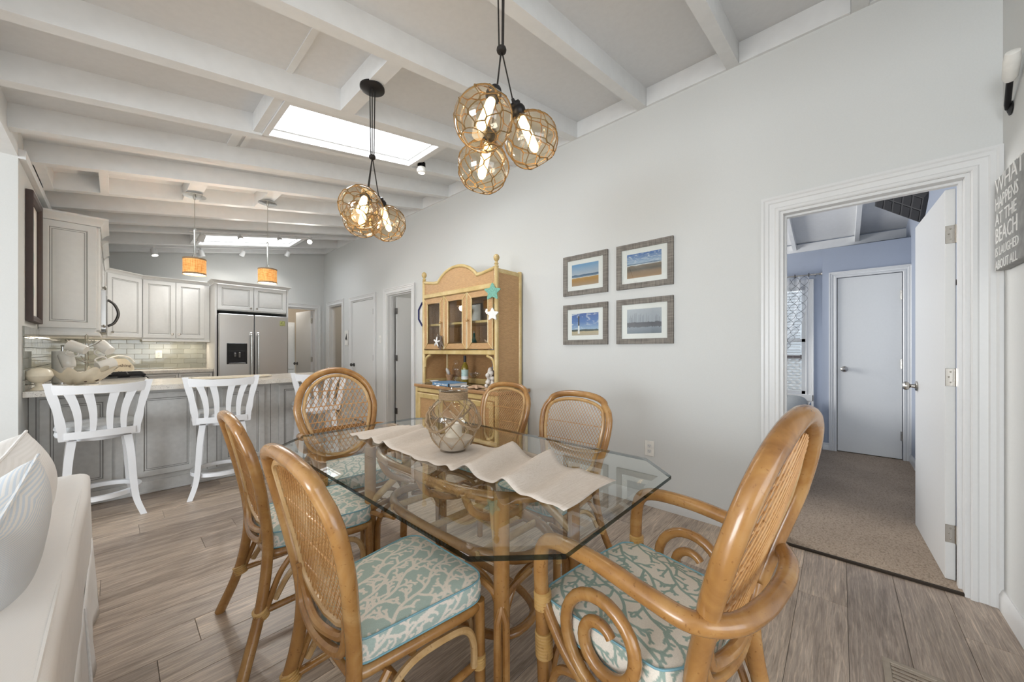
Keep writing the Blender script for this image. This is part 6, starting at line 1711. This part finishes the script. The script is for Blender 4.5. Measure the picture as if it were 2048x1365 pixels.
# glass doors
yd = np.linspace(HY0 + .03, HY1 - .03, 4)
for k in range(3):
    ya, yb = yd[k] + .003, yd[k+1] - .003; w_ = yb - ya; h_ = 1.785 - 1.208
    T = basis((HX + .002, yb, 1.208), (0, -1, 0), (0, 0, 1))
    d = MB(); ringpanel(d, w_, h_, [(0, 0), (0, .008), (.004, .010), (.062, .010), (.062, .002)], T, False); dd_ = d.build('glass_door', K_, hu, smooth=20)
    f_ = MB()
    for a_, r_ in ((.004, .006), (.066, .0075)):
        f_.tube([T @ Vector(p) for p in ((a_, a_, .010), (w_ - a_, a_, .010), (w_ - a_, h_ - a_, .010), (a_, h_ - a_, .010))], r_, 6, closed=True)
    for (p, q) in (((.004, .004), (.066, .066)), ((w_ - .004, .004), (w_ - .066, .066)), ((w_ - .004, h_ - .004), (w_ - .066, h_ - .066)), ((.004, h_ - .004), (.066, h_ - .066))):
        f_.tube([T @ Vector((p[0], p[1], .012)), T @ Vector((q[0], q[1], .012))], .0045, 6)
    f_.build('door_beading', W_, dd_)
    g_ = MB(); g_.box(HX, HX + .003, ya + .064, yb - .064, 1.272, 1.721); g_.build('door_pane', 'clear_glass', dd_, smooth=0)
    ky = yb - .03 if k in (0,) else ya + .03
    if k == 0: ky = yb - .025
    if k == 2: ky = ya + .03
    if k != 1:
        mb = MB(); mb.ball((HX - .035, ky, 1.50), .014, 8); mb.tube([(HX - .035, ky, 1.50), (HX - .008, ky, 1.50)], .006, 6); mb.build('door_knob', 'rattan_light', dd_)

# things on the hutch
ZD = .8245
def starfish(R, r, th, pts=5, seed=0):
    mb = MB(); vs = [(0, 0, th)]; n = pts * 8; ring = []
    for i in range(n):
        a = 2 * PI * i / n; f = (math.cos(pts * a) * .5 + .5) ** 1.6; q = r + (R - r) * f; ring.append((q * math.cos(a), q * math.sin(a)))
    for sc, z in ((.5, .85), (.85, .45), (1, 0)): vs += [(x * sc, y * sc, th * z) for x, y in ring]
    vs.append((0, 0, -th * .2)); fs = [(0, 1 + i, 1 + (i+1) % n) for i in range(n)]
    for j in range(2): fs += [(1 + j*n + i, 1 + (j+1)*n + i, 1 + (j+1)*n + (i+1) % n, 1 + j*n + (i+1) % n) for i in range(n)]
    fs += [(len(vs)-1, 1 + 2*n + (i+1) % n, 1 + 2*n + i) for i in range(n)]
    mb.add(vs, fs); return mb
def put(name, label, cat, mb, mat, T, group=None, smooth=50):
    o = mb.build(name, mat, None, smooth); o.matrix_world = T; tag(o, label, cat, group); return o
t = thing('small_dish', 'small white shell dish at the left end of the hutch counter', 'dish', (2.46, 3.44, ZD))
mb = MB(); mb.lathe([(.0001, 0), (.02, 0), (.025, .006), (.055, .028), (.052, .03), (.02, .01), (.0001, .008)], 24, cap=False); mb.build('bowl', 'ceramic_white', t)
t = thing('table_book', 'light blue book with white lettering lying on the hutch counter', 'book', (2.425, 3.11, ZD), PI/2 - .08)
mb = MB(); mb.box(-.16, .16, -.11, .11, 0.002, .03); mb.build('pages', 'paper_white', t, smooth=0)
mb = MB(); mb.box(-.165, .165, .108, .114, 0, .034, .001); mb.box(-.165, .165, -.11, .114, .0305, .034); mb.box(-.165, .165, -.11, .114, 0, .0025); mb.build('cover', 'book_blue', t, smooth=0)
mb = MB(); mb.box(-.1655, -.14, .1142, .1148, .001, .033); mb.build('spine_end', 'book_dark', t, smooth=0)
mb = MB(); rb_ = random.Random(12)   # illegible pale title strokes along the spine
for k in range(15):
    if k in (6, 11): continue
    x_ = -.115 + k * .0165; mb.box(x_, x_ + rb_.uniform(.008, .012), .1142, .1147, .008, .008 + rb_.uniform(.014, .018))
mb.build('spine_title', 'lettering_white', t, smooth=0, kind='stuff')
t = thing('wine_bottle', 'white wine bottle with a pale aqua label on the hutch counter', 'bottle', (2.56, 3.02, ZD))
mb = MB(); mb.lathe([(.0001, .004), (.034, 0), (.038, .006), (.038, .18), (.034, .205), (.018, .235), (.014, .25), (.014, .31), (.0001, .312)], 26, cap=False); mb.build('glass', 'bottle_glass', t)
mb = MB(); mb.lathe([(.0145, .245), (.0155, .246), (.0155, .318), (.0001, .319)], 18, cap=False); mb.build('foil', 'book_dark', t)
mb = MB(); mb.lathe([(.0384, .095), (.0388, .096), (.0388, .165), (.0384, .166)], 26, cap=False); lb_ = mb.build('label', 'label_aqua', t)
mb = MB(); mb.lathe([(.0384, .06), (.0387, .061), (.0387, .094), (.0384, .0945)], 26, cap=False); mb.build('lower_label', 'label_white', t)
def glass(nm, label, cat, x, y, prof, gr=None, k=1.0):
    t = thing(nm, label, cat, (x, y, ZD), group=gr); mb = MB(); P_ = spline([(r, 0, z) for r, z in prof], 3); mb.lathe([(max(.0001, p.x * k), p.z * k) for p in P_], 26, cap=False); mb.build('glass', 'clear_glass', t, smooth=70); return t
cp_ = [(.034, 0), (.03, .003), (.005, .008), (.0035, .06), (.006, .075), (.035, .10), (.05, .125), (.052, .14)]
glass('coupe_glass', 'stemmed coupe glass left of the wine bottle', 'glass', 2.60, 3.12, cp_, 'coupe glasses on the hutch')
glass('coupe_glass', 'stemmed coupe glass just right of the wine bottle', 'glass', 2.56, 2.87, cp_, 'coupe glasses on the hutch')
glass('coupe_glass', 'stemmed coupe glass standing foremost on the hutch counter', 'glass', 2.50, 2.78, cp_, 'coupe glasses on the hutch')
glass('hurricane_glass', 'tall clear glass hurricane at the back left of the hutch counter', 'vase', 2.62, 3.24, [(.05, 0), (.052, .01), (.03, .05), (.045, .12), (.05, .17), (.03, .22), (.04, .26)])
t = thing('mortar_cup', 'footed tan cup holding a white shell on the hutch counter', 'cup', (2.62, 3.36, ZD))
mb = MB(); mb.lathe([(.0001, 0), (.05, 0), (.05, .015), (.032, .03), (.034, .05), (.045, .07), (.048, .095), (.042, .095), (.038, .07), (.0001, .06)], 24, cap=False); mb.build('cup', 'terracotta_pale', t)
mb = MB(); mb.ball((0, 0, 0), .038, 8, TR((-.01, .02, .125), .4, .5, .9) @ Matrix.Diagonal((1.5, .7, .5, 1))); mb.build('shell', 'coral_white', t)
t = thing('lighthouse_figure', 'small grey wooden lighthouse at the right of the hutch counter', 'figurine', (2.60, 2.60, ZD))
mb = MB(); mb.lathe([(.0001, 0), (.05, 0), (.05, .01), (.043, .012), (.036, .10), (.031, .19), (.042, .193), (.042, .205), (.024, .208), (.024, .25), (.036, .253), (.036, .26), (.026, .262), (.018, .285), (.006, .31), (.0001, .345)], 20, cap=False); mb.build('tower', 'lighthouse_grey', t)
mb = MB(); mb.box(-.052, -.044 + .012, -.006, .006, .13, .15); mb.build('window', 'iron_black', t)
t = thing('coral_piece', 'lumpy white coral piece in front of the small lighthouse', 'coral', (2.50, 2.57, ZD)); R2 = random.Random(2); mb = MB()
for k in range(46):
    h = R2.uniform(0, .17); q = (.07 * (1 - h / .2)); a = R2.uniform(0, 2 * PI); mb.ball((q * math.cos(a) * R2.uniform(.2, 1), q * math.sin(a) * R2.uniform(.2, 1), .02 + h), R2.uniform(.016, .024), 5)
o_ = mb.build('coral_lumps', 'coral_white', t, kind='stuff')
put('starfish', 'large tan starfish lying at the right front of the hutch counter', 'starfish', starfish(.10, .03, .028), 'starfish_tan', TR((2.40, 2.66, ZD + .005), .3))
put('starfish', 'small tan starfish by the corner post on the hutch counter', 'starfish', starfish(.055, .016, .016), 'starfish_tan', TR((2.39, 2.46, ZD + .003), .9))
put('starfish', 'small white starfish beside the blue book on the hutch counter', 'starfish', starfish(.05, .018, .014), 'starfish_white', TR((2.42, 2.86, ZD + .003), .5))
# inside the glass case
t = thing('goblet', 'green stemmed goblet behind the middle glass door', 'glass', (2.58, 3.02, 1.501)); mb = MB(); mb.lathe([(.0001, 0), (.035, 0), (.005, .01), (.005, .08), (.03, .11), (.045, .16), (.043, .16), (.028, .112), (.0001, .1)], 22, cap=False); mb.build('bowl', 'teal_glass', t)
t = thing('goblet', 'green stemmed goblet behind the right glass door', 'glass', (2.58, 2.56, 1.501)); mb = MB(); mb.lathe([(.0001, 0), (.035, 0), (.005, .01), (.005, .08), (.03, .11), (.045, .16), (.043, .16), (.028, .112), (.0001, .1)], 22, cap=False); mb.build('bowl', 'teal_glass', t)
t = thing('framed_print', 'small white framed print leaning inside the hutch behind the middle door', 'picture', (2.70, 3.0, 1.501)); mb = MB(); mb.box(-.008, .008, -.1, .1, 0, .22, .003); mb.build('frame', 'driftwood', t); mb = MB(); mb.box(-.0095, -.008, -.085, .085, .015, .205); mb.build('print', 'paper_white', t, smooth=0)
t = thing('cork_bottle', 'teal wicker wrapped bottle behind the middle glass door', 'bottle', (2.55, 2.86, 1.191)); mb = MB(); mb.lathe([(.0001, 0), (.04, 0), (.035, .08), (.015, .14), (.012, .19), (.0001, .19)], 20, cap=False); mb.build('glass', 'teal_glass', t); mb = MB(); mb.lathe([(.008, .19), (.009, .21), (.0001, .212)], 10, cap=False); mb.build('stopper', 'ceramic_white', t)
put('starfish', 'pale spiky starfish standing behind the right glass door', 'starfish', starfish(.085, .014, .012), 'starfish_tan', basis((2.52, 2.62, 1.262), (0, -.3, 1), (-.2, -1, -.3)))
t = thing('striped_box', 'small blue and white striped box behind the right glass door', 'box', (2.50, 2.50, 1.191)); 
mb = MB(); mb.box(-.03, .03, -.04, .04, 0, .045, .002); mb.build('box_body', 'paper_white', t)
for k in range(4): mb = MB(); mb.box(-.031, -.03, -.035 + k * .02, -.027 + k * .02, .004, .041); mb.build('stripe', 'navy', t, smooth=0)
put('starfish', 'white starfish behind the left part of the glass doors', 'starfish', starfish(.05, .012, .01), 'starfish_white', TR((2.60, 3.30, 1.192), .2))
# hanging ornaments
def flatstar(R, r, th, n=5):
    p = []
    for i in range(n * 2):
        a = PI / 2 + PI * i / n; q = R if i % 2 == 0 else r; p.append((q * math.cos(a), q * math.sin(a)))
    mb = MB(); mb.prism(rpoly(p, R * .12, 3), -th/2, th/2); return mb
B_ = basis((HX - .035, HY0 + .012, 1.745), (.42, -.9, 0), (0, 0, 1))
o = flatstar(.095, .045, .012).build('hanging_star', 'star_teal'); fixn(o); o.matrix_world = B_; tag(o, 'teal star ornament hanging on the right front post of the hutch', 'ornament')
o = flatstar(.07, .034, .014).build('hanging_star', 'starfish_white'); fixn(o); o.matrix_world = basis((HX - .035, HY0 + .012, 1.535), (.42, -.9, 0), (0, 0, 1)); tag(o, 'white star ornament hanging below the teal star on the hutch post', 'ornament')
t = thing('ornament_cord', 'thin jute cord joining the two hanging stars on the hutch post', 'cord', (HX - .035, HY0 + .012, 0)); mb = MB(); mb.tube([(0, 0, 1.60), (0, 0, 1.69)], .002, 5); mb.tube([(0, 0, 1.80), (.02, 0, 1.97)], .0015, 5); mb.build('strand', 'rope_tan', t)
t = thing('driftwood_ornament', 'driftwood bundle with a white starfish hanging from the hutch door knob', 'ornament', (HX - .04, 3.165, 1.30)); t.location = (HX - .04, yd[2] + .03, 1.29)
mb = MB(); R3 = random.Random(4)
for k in range(9):
    x, y, a = R3.uniform(-.02, .02), R3.uniform(-.035, .035), R3.uniform(-.5, .5); mb.tube([(x, y - .05 * a, -.09 + R3.uniform(0, .05)), (x, y, 0), (x, y + .07 * a, .06 + R3.uniform(0, .03))], [.006, .012, .004], 6)
mb.build('driftwood_sticks', 'driftwood', t)
mb = starfish(.06, .012, .012); o = mb.build('starfish_trim', 'starfish_white', t); o.matrix_local = basis((-.035, .01, .0), (0, -1, .2), (0, .2, 1))
mb = MB(); mb.tube([(0, 0, .08), (.008, -.01, .205)], .003, 5); mb.build('hanging_cord', 'rope_tan', t)
# round nautical frame half hidden behind the hutch
t = thing('octagon_mirror', 'navy framed octagonal wall ornament half hidden left of the hutch', 'ornament', (XW - .002, 4.07, 1.68))
oc = [(.15 * math.cos(PI/8 + i * PI/4), .165 * math.sin(PI/8 + i * PI/4)) for i in range(8)]
B8 = basis((-.02, 0, 0), (0, -1, 0), (0, 0, 1)); mb = MB(); mb.tube([B8 @ Vector((x, y, 0)) for x, y in oc], .013, 8, closed=True); mb.build('rope_frame', 'navy', t)
mb = MB(); mb.prism([(x * .95, y * .95) for x, y in oc], -.014, -.006, B8); fixn(mb.build('mirror_plate', 'plate_white', t, smooth=0))

# ================================================================== PICTURES on the long wall
def pic(ya, yb, za, zb, kind, label, iy=.075, iz=.07):
    t = thing('picture_frame', label, 'picture', (XW - .001, (ya + yb) / 2, (za + zb) / 2), 0, 'grey wood framed beach photographs on the long wall')
    w_, h_ = yb - ya, zb - za; T = basis((0, w_/2, -h_/2), (0, -1, 0), (0, 0, 1))
    # four mitred frame rails
    fwid = .042; P = [(0, 0), (w_, 0), (w_, h_), (0, h_)]; Q = [(fwid, fwid), (w_ - fwid, fwid), (w_ - fwid, h_ - fwid), (fwid, h_ - fwid)]
    for k in range(4):
        k2 = (k + 1) % 4; mb = MB()
        pa, pb, qb, qa = P[k], P[k2], Q[k2], Q[k]
        vs = [(pa[0], pa[1], 0), (pb[0], pb[1], 0), (qb[0], qb[1], 0), (qa[0], qa[1], 0), (pa[0], pa[1], .022), (pb[0], pb[1], .022), (qb[0], qb[1], .018), (qa[0], qa[1], .018)]
        mb.add(vs, [(3, 2, 1, 0), (4, 5, 6, 7), (0, 1, 5, 4), (1, 2, 6, 5), (2, 3, 7, 6), (3, 0, 4, 7)], T); fixn(mb.build('frame_rail', 'weathered_wood', t, smooth=0))
    mb = MB(); mb.box(fwid, w_ - fwid, fwid, h_ - fwid, .006, .009, 0, T); mb.build('mat_board', 'mat_white', t, smooth=0)
    mb = MB(); mb.box(fwid + iy - .03, w_ - fwid - iy + .03, fwid + iz - .03, h_ - fwid - iz + .03, .009, .0096, 0, T); ph = mb.build('photograph', 'photo_' + kind, t, smooth=0)
    if kind == 'lighthouse':
        mb = MB(); x0_ = w_ * .36; mb.prism([(x0_ - .010, fwid + .055), (x0_ + .010, fwid + .055), (x0_ + .007, h_ * .47), (x0_ - .007, h_ * .47)], .0096, .0099, T); fixn(mb.build('tower_print', 'mat_white', ph, smooth=0))
        mb = MB(); mb.prism([(x0_ - .007, h_ * .47), (x0_ + .007, h_ * .47), (x0_ + .006, h_ * .66), (x0_ + .009, h_ * .66), (x0_ + .009, h_ * .68), (x0_, h_ * .72), (x0_ - .009, h_ * .68), (x0_ - .009, h_ * .66), (x0_ - .006, h_ * .66)], .0096, .0099, T); fixn(mb.build('tower_print', 'book_dark', ph, smooth=0))
    if kind == 'harbour':
        mb = MB(); R4 = random.Random(8)
        for k in range(22):
            x_ = R4.uniform(fwid + .06, w_ - fwid - .06); hh = R4.uniform(.03, .075); mb.box(x_ - .0006, x_ + .0006, h_ * .47, h_ * .47 + hh, .0096, .0098, 0, T)
        mb.build('mast_print', 'book_dark', ph, smooth=0, kind='stuff')
    mb = MB(); mb.box(fwid, w_ - fwid, fwid, h_ - fwid, .0125, .0145, 0, T); mb.build('picture_glass', 'clear_glass', t, smooth=0)
pic(1.436, 1.876, 1.69, 2.045, 'dune', 'upper left grey framed photograph of dunes with golden grass')
pic(.909, 1.355, 1.69, 2.045, 'beach', 'upper right grey framed photograph of an open beach under clouds')
pic(1.436, 1.876, 1.25, 1.607, 'lighthouse', 'lower left grey framed photograph of a lighthouse on blue sky')
pic(.909, 1.355, 1.25, 1.607, 'harbour', 'lower right grey framed photograph of boats in a grey harbour')

# sign on the short wall
t = thing('wall_sign', 'grey wooden sign with white capital lettering at the right edge', 'sign', (2.46, YR + .001, 1.765))
mb = MB(); mb.box(-.24, .24, 0, .038, -.205, .205, .004); mb.build('board', 'sign_grey', t)
for k, (tx, sz) in enumerate((('WHAT', .085), ('HAPPENS', .07), ('AT THE', .065), ('BEACH', .085), ('IS LAUGHED', .05), ('ABOUT ALL', .05))):
    z = .165 - (0, .078, .148, .222, .293, .352)[k]
    text(tx, sz * 1.15, 'lettering_white', t, basis((.225, .0388, z - .0), (-1, 0, 0), (0, 0, 1)), align_x='LEFT', sx=(1.15, .85, 1.05, .9, .9, .9)[k])
# wall lamp arm above it
t = thing('rod_bracket', 'short black rod with a flared end on the short wall above the sign', 'wall lamp', (2.66, YR, 2.27))
mb = MB(); mb.lathe([(.0001, 0), (.028, 0), (.03, .004), (.012, .012), (.0001, .013)], 20, basis((0, .001, 0), (1, 0, 0), (0, 0, -1)), cap=False); mb.build('wall_plate', 'black_metal', t)
mb = MB(); mb.tube([(0, .01, 0), (-.02, .016, .012), (-.12, .03, .085)], .010, 10); mb.build('rod', 'black_metal', t)
mb = MB(); mb.lathe([(.014, 0), (.022, .015), (.024, .09), (.02, .12), (.0001, .125)], 18, align((-.105, .028, .075), (-.8, .1, .6)), cap=False); mb.build('lamp_shade', 'plate_white', t)

# floor vent
t = thing('floor_vent', 'wood toned floor register at the bottom edge of the floor', 'vent', (1.85, -.20, 0.0005), 0)
T = None; mb = MB(); ringpanel(mb, .34, .16, [(0, 0), (0, .003), (.006, .004), (.02, .004), (.022, .001)], Matrix.Translation((-.17, -.08, 0)), False); mb.build('frame', 'vent_metal', t, smooth=0)
for k in range(14):
    mb = MB(); mb.box(-.148 + k * .0218, -.138 + k * .0218, -.058, .058, .0005, .003); mb.build('louvre', 'vent_metal', t, smooth=0)

# ================================================================== SOFA
sf = thing('sofa', 'cream slipcovered sofa seen from behind at the left edge', 'sofa', (0, 0, 0))
def softbox(x0, x1, y0, y1, z0, z1, r, nseg=10, wave=0):
    # rounded box: superellipse cross-section sampled on a cube sphere
    mb = MB(); n = nseg; vs = []; fs = []
    cx, cy, cz = (x0+x1)/2, (y0+y1)/2, (z0+z1)/2; hx_, hy_, hz_ = (x1-x0)/2, (y1-y0)/2, (z1-z0)/2
    def add(u, v, ax, sg):
        p = [0, 0, 0]; p[ax] = sg; p[(ax+1) % 3] = u; p[(ax+2) % 3] = v
        q = Vector((p[0] * hx_, p[1] * hy_, p[2] * hz_)); c = Vector((max(-hx_ + r, min(hx_ - r, q.x)), max(-hy_ + r, min(hy_ - r, q.y)), max(-hz_ + r, min(hz_ - r, q.z))))
        d = q - c; q = c + (d.normalized() * r if d.length > 1e-9 else d)
        if wave: q += Vector((math.sin(q.y * 9 + q.z * 5), math.sin(q.x * 8 + 1), math.sin(q.y * 7 + q.x * 6))) * wave
        return (q.x + cx, q.y + cy, q.z + cz)
    ts = [math.sin((i / n - .5) * PI) for i in range(n + 1)]
    ts = sorted(set([round(t, 4) for t in ts] + [-.97, -.93, -.85, .85, .93, .97, -.6, .6, -.3, .3]))
    n = len(ts) - 1
    for ax in range(3):
        for sg in (1, -1):
            b = len(vs)
            for i in range(n + 1):
                for j in range(n + 1): vs.append(add(ts[i], ts[j], ax, sg))
            for i in range(n):
                for j in range(n):
                    q = b + i * (n + 1) + j; f = (q, q + n + 1, q + n + 2, q + 1); fs.append(f if sg > 0 else f[::-1])
    mb.add(vs, fs); return mb
def weld(o):
    import bmesh
    bm = bmesh.new(); bm.from_mesh(o.data); bmesh.ops.remove_doubles(bm, verts=bm.verts, dist=.0008); bmesh.ops.recalc_face_normals(bm, faces=bm.faces); bm.to_mesh(o.data); bm.free()
    o.data.polygons.foreach_set('use_smooth', [True] * len(o.data.polygons)); return o
SXX = -.075
weld(softbox(-.30, SXX, .42, 2.66, .06, .62, .035, 12, .003).build('back', 'slip_white', sf))
weld(softbox(-1.0, -.29, .62, 2.46, .12, .36, .03, 10, .002).build('seat_base', 'slip_white', sf))
for k in range(2): weld(softbox(-.98, -.32, .63 + k * .915, 1.535 + k * .915, .36, .50, .05, 12, .004).build('seat_cushion', 'slip_white', sf))
for y in (.42, 2.46): weld(softbox(-1.0, -.29, y, y + .20, .06, .56, .05, 10, .003).build('arm', 'slip_white', sf))
mb = MB(); vs = []; fs = []; n = 120
for i in range(n + 1):
    y = .42 + 2.24 * i / n
    for j in range(7):
        z = .06 + (.30 - .06) * j / 6 - .055 * 0; k = (1 - j / 6)
        vs.append((SXX + .002 + k * (.016 + .007 * math.sin(y * 13) + .004 * math.sin(y * 31)), y, z - .056 * k))
for i in range(n):
    for j in range(6): q = i * 7 + j; fs.append((q, q + 7, q + 8, q + 1))
mb.add(vs, fs); sk = mb.build('skirt', 'slip_white', sf, smooth=80); md = sk.modifiers.new('thick', 'SOLIDIFY'); md.thickness = .003
vs = []; fs = []
mb = MB()
for i in range(25):      # loose corner flap of the slipcover
    y = 2.66 - .0 + .0; 
for (pts) in (([(SXX - .02, .45, .612), (SXX - .02, 1.6, .614), (SXX - .02, 2.63, .612)]), ([(SXX - .01, 2.655, .60), (SXX - .002, 2.66, .3), (SXX + .01, 2.665, .03)]), ([(SXX + .004, 1.95, .30), (SXX + .014, 1.93, .15), (SXX + .022, 1.90, .02)])):
    mb = MB(); mb.tube(spline(pts, 8), .0045, 6); mb.build('welt', 'slip_white', sf)
for (x, y) in ((-.12, .5), (-.12, 2.58), (-.92, .5), (-.92, 2.58)):
    mb = MB(); mb.box(x - .025, x + .025, y - .025, y + .025, 0, .065); mb.build('foot', 'dark_wood', sf)
def pillow(name, label, w_, h_, th, mat, T, seed=1, pipe=None, cat='cushion'):
    n = 26; vs = []; fs = []; R5 = random.Random(seed); ph = R5.uniform(0, 6)
    for sg in (1, -1):
        for i in range(n + 1):
            for j in range(n + 1):
                u = -1 + 2 * i / n; v = -1 + 2 * j / n
                pu = u * (1 - .05 * (1 - abs(v)) ** 1 * abs(u) ** 3 * 1.2); pv = v * (1 - .05 * (1 - abs(u)) * abs(v) ** 3 * 1.2)
                t_ = (max(0, 1 - abs(u) ** 2.6) * max(0, 1 - abs(v) ** 2.6)) ** .55
                wr = 1 + .04 * math.sin(u * 5 + ph) * math.cos(v * 4 + ph)
                vs.append((pu * w_ / 2, pv * h_ / 2, sg * th / 2 * t_ * wr))
    m_ = (n + 1) ** 2
    for sg in (0, 1):
        for i in range(n):
            for j in range(n): q = sg * m_ + i * (n + 1) + j; f = (q, q + n + 1, q + n + 2, q + 1); fs.append(f if sg == 0 else f[::-1])
    t = thing(name, label, cat); t.matrix_world = T; t.location = T.translation; t.rotation_euler = T.to_euler()
    mb = MB(); mb.add(vs, fs); weld(mb.build('cover', mat, t, smooth=80))
    ed = [(vs[i * (n+1)][0], vs[i * (n+1)][1], 0) for i in range(n + 1)] + [(vs[n * (n+1) + j][0], vs[n * (n+1) + j][1], 0) for j in range(1, n + 1)] + [(vs[i * (n+1) + n][0], vs[i * (n+1) + n][1], 0) for i in range(n - 1, -1, -1)] + [(vs[j][0], vs[j][1], 0) for j in range(n - 1, 0, -1)]
    mb = MB(); mb.tube(ed, .0055, 6, closed=True); mb.build('piping', pipe or mat, t)
    return t
pillow('back_cushion', 'large plain cream back cushion leaning at the far end of the sofa', .86, .50, .30, 'slip_white', basis((-.31, 2.16, .60), (0, 1, .02), (.22, 0, 1)), 3)
pillow('back_cushion', 'plain cream back cushion on the near half of the sofa', .80, .42, .24, 'slip_white', basis((-.44, 1.2, .60), (0, 1, 0), (.16, 0, 1)), 4)
pillow('throw_pillow', 'thin striped throw pillow in front of the plain far back cushion', .56, .52, .20, 'slip_stripe', basis((-.25, 1.60, .60), (.02, 1, .1), (.34, -.1, 1)), 5)
pillow('throw_pillow', 'blue and white ticking striped throw pillow at the bottom left corner', .50, .46, .18, 'slip_blue', basis((-.26, .80, .43), (.05, 1, .15), (.5, -.15, 1)), 6, 'piping_teal')

# ================================================================== BEDROOM FURNISHINGS
bd = thing('bed', 'bed corner with grey quilt and blue patterned skirt behind the doorway', 'bed', (0, 0, 0))
weld(softbox(3.86, 5.85, .29, 1.85, .34, .63, .10, 10, .004).build('quilt', 'bed_top', bd))
mb = MB(); vs = []; fs = []; P_ = [(3.86, 1.85), (3.86, .29), (5.85, .29)]; n = 160; pts = []
for i in range(n + 1):
    f = i / n * 2; a = P_[0] if f < 1 else P_[1]; b = P_[1] if f < 1 else P_[2]; f = f if f < 1 else f - 1
    pts.append((a[0] + (b[0] - a[0]) * f, a[1] + (b[1] - a[1]) * f, i))
for x, y, i in pts:
    for j in range(8):
        k = j / 7; o_ = .02 * k * math.sin(i * .55) + .02 * k
        cx = -1 if i < n / 2 else 0; cy = -1 if i >= n / 2 else 0
        vs.append((x + cx * (.02 + o_), y + cy * (.02 + o_), .56 - .53 * k))
for i in range(n):
    for j in range(7): q = i * 8 + j; fs.append((q, q + 1, q + 9, q + 8))
mb.add(vs, fs); mb.build('bed_skirt', 'bed_skirt', bd, smooth=80)
mb = MB(); mb.box(3.95, 5.8, .36, 1.8, .05, .35); mb.build('bed_base', 'dark_wood', bd, smooth=0)
t = thing('curtain', 'sheer white curtain with a dark trellis print swept aside at the window', 'curtain', (XB - .11, 0, 0))
vs = []; fs = []; NXc, NZ = 60, 40; web = MB()
def cpt(u, v):   # u across 0..1, v down 0..1
    y = (.30 + (.62) * u) + .75 * v ** 2.2 * (1 - .55 * u); return (.025 * math.sin(u * 34) * (1 - .3 * v), y, 2.16 - 1.9 * v * (1 - .2 * v * (1-u)))
for i in range(NXc + 1):
    for j in range(NZ + 1): vs.append(cpt(i / NXc, j / NZ))
for i in range(NXc):
    for j in range(NZ): q = i * (NZ + 1) + j; fs.append((q, q + NZ + 1, q + NZ + 2, q + 1))
mb = MB(); mb.add(vs, fs); mb.build('sheer_cloth', 'sheer', t, smooth=80)
t2 = NT('sheer_cloth_mat'); tr = t2.n('ShaderNodeBsdfTransparent'); tr.inputs[0].default_value = (1, 1, 1, 1); df = t2.n('ShaderNodeBsdfTranslucent'); df.inputs[0].default_value = (.85, .87, .9, 1); dd2 = t2.n('ShaderNodeBsdfDiffuse'); dd2.inputs[0].default_value = (.8, .82, .85, 1)
m1 = t2.n('ShaderNodeMixShader'); t2.l(df.outputs[0], m1.inputs[1]); t2.l(dd2.outputs[0], m1.inputs[2]); m2 = t2.n('ShaderNodeMixShader'); m2.inputs[0].default_value = .5; t2.l(tr.outputs[0], m2.inputs[1]); t2.l(m1.outputs[0], m2.inputs[2]); t2.l(m2.outputs[0], t2.out.inputs[0])
t.children[0].data.materials[0] = t2.m
for a in range(7):
    for b in range(16):
        for sg in (-1, 1):
            pts = []
            for k in range(5):
                f = k / 4; u = (a + .5 + sg * .5 * math.sin(f * PI) ** 1) / 7.0; v = (b + f) / 16
                if 0 <= u <= 1: x, y, z = cpt(u, v); pts.append((x - .002, y, z))
            if len(pts) > 1: web.tube(pts, .0022, 3)
web.build('trellis_print', 'grey_box', t, kind='stuff')
t = thing('curtain_rod', 'nickel curtain rod with finial above the bedroom window', 'curtain rod', (XB - .11, 0, 2.17))
mb = MB(); mb.tube([(0, .20, 0), (0, 1.5, 0)], .009, 10); mb.build('rod', 'nickel', t)
mb = MB(); mb.lathe([(.0001, 0), (.014, .002), (.014, .02), (.02, .03), (.014, .045), (.0001, .05)], 12, basis((0, .20, 0), (1, 0, 0), (0, 0, 1)), cap=False); mb.build('finial', 'nickel', t)
for y in (.24, 1.42): mb = MB(); mb.box(-.008, .105, y - .008, y + .008, -.01, .006); mb.build('bracket', 'nickel', t)
for k in range(5): mb = MB(); mb.tube([(.022 * math.cos(a), .30 + k * .14, .022 * math.sin(a)) for a in np.linspace(0, 2*PI, 14, endpoint=False)], .005, 6, closed=True); mb.build('grommet', 'dark_steel', t)
# grille unit hanging below the bedroom ceiling
gu = thing('ceiling_heater', 'black grilled unit hanging in the corner above the bedroom closet', 'heater', (4.9, -.43, 2.60)); gu.rotation_euler = (.85, .55, 0)
mb = MB(); mb.box(-.17, .17, -.24, .24, -.05, .05, .03); mb.build('housing', 'grey_box', gu)
for i in range(5):
    for j in range(2): mb = MB(); mb.box(-.13 + j * .14, -.01 + j * .14, -.20 + i * .082, -.135 + i * .082, -.054, -.048); mb.build('grille_opening', 'iron_black', gu, smooth=0)
for y in (-.12, .12): mb = MB(); mb.box(-.01, .01, y - .01, y + .01, .045, .16); mb.build('mounting_bracket', 'iron_black', gu)
mb = MB(); mb.lathe([(.0001, 0), (.02, 0), (.018, .03), (.006, .045), (.0001, .046)], 14, basis((0, 0, 0), (1, 0, 0), (0, 0, -1)), cap=False)
t = thing('door_hook', 'small black hook on the blue bedroom wall behind the open door', 'hook', (3.5, YR + .001, 1.62)); mb.build('hook', 'iron_black', t)
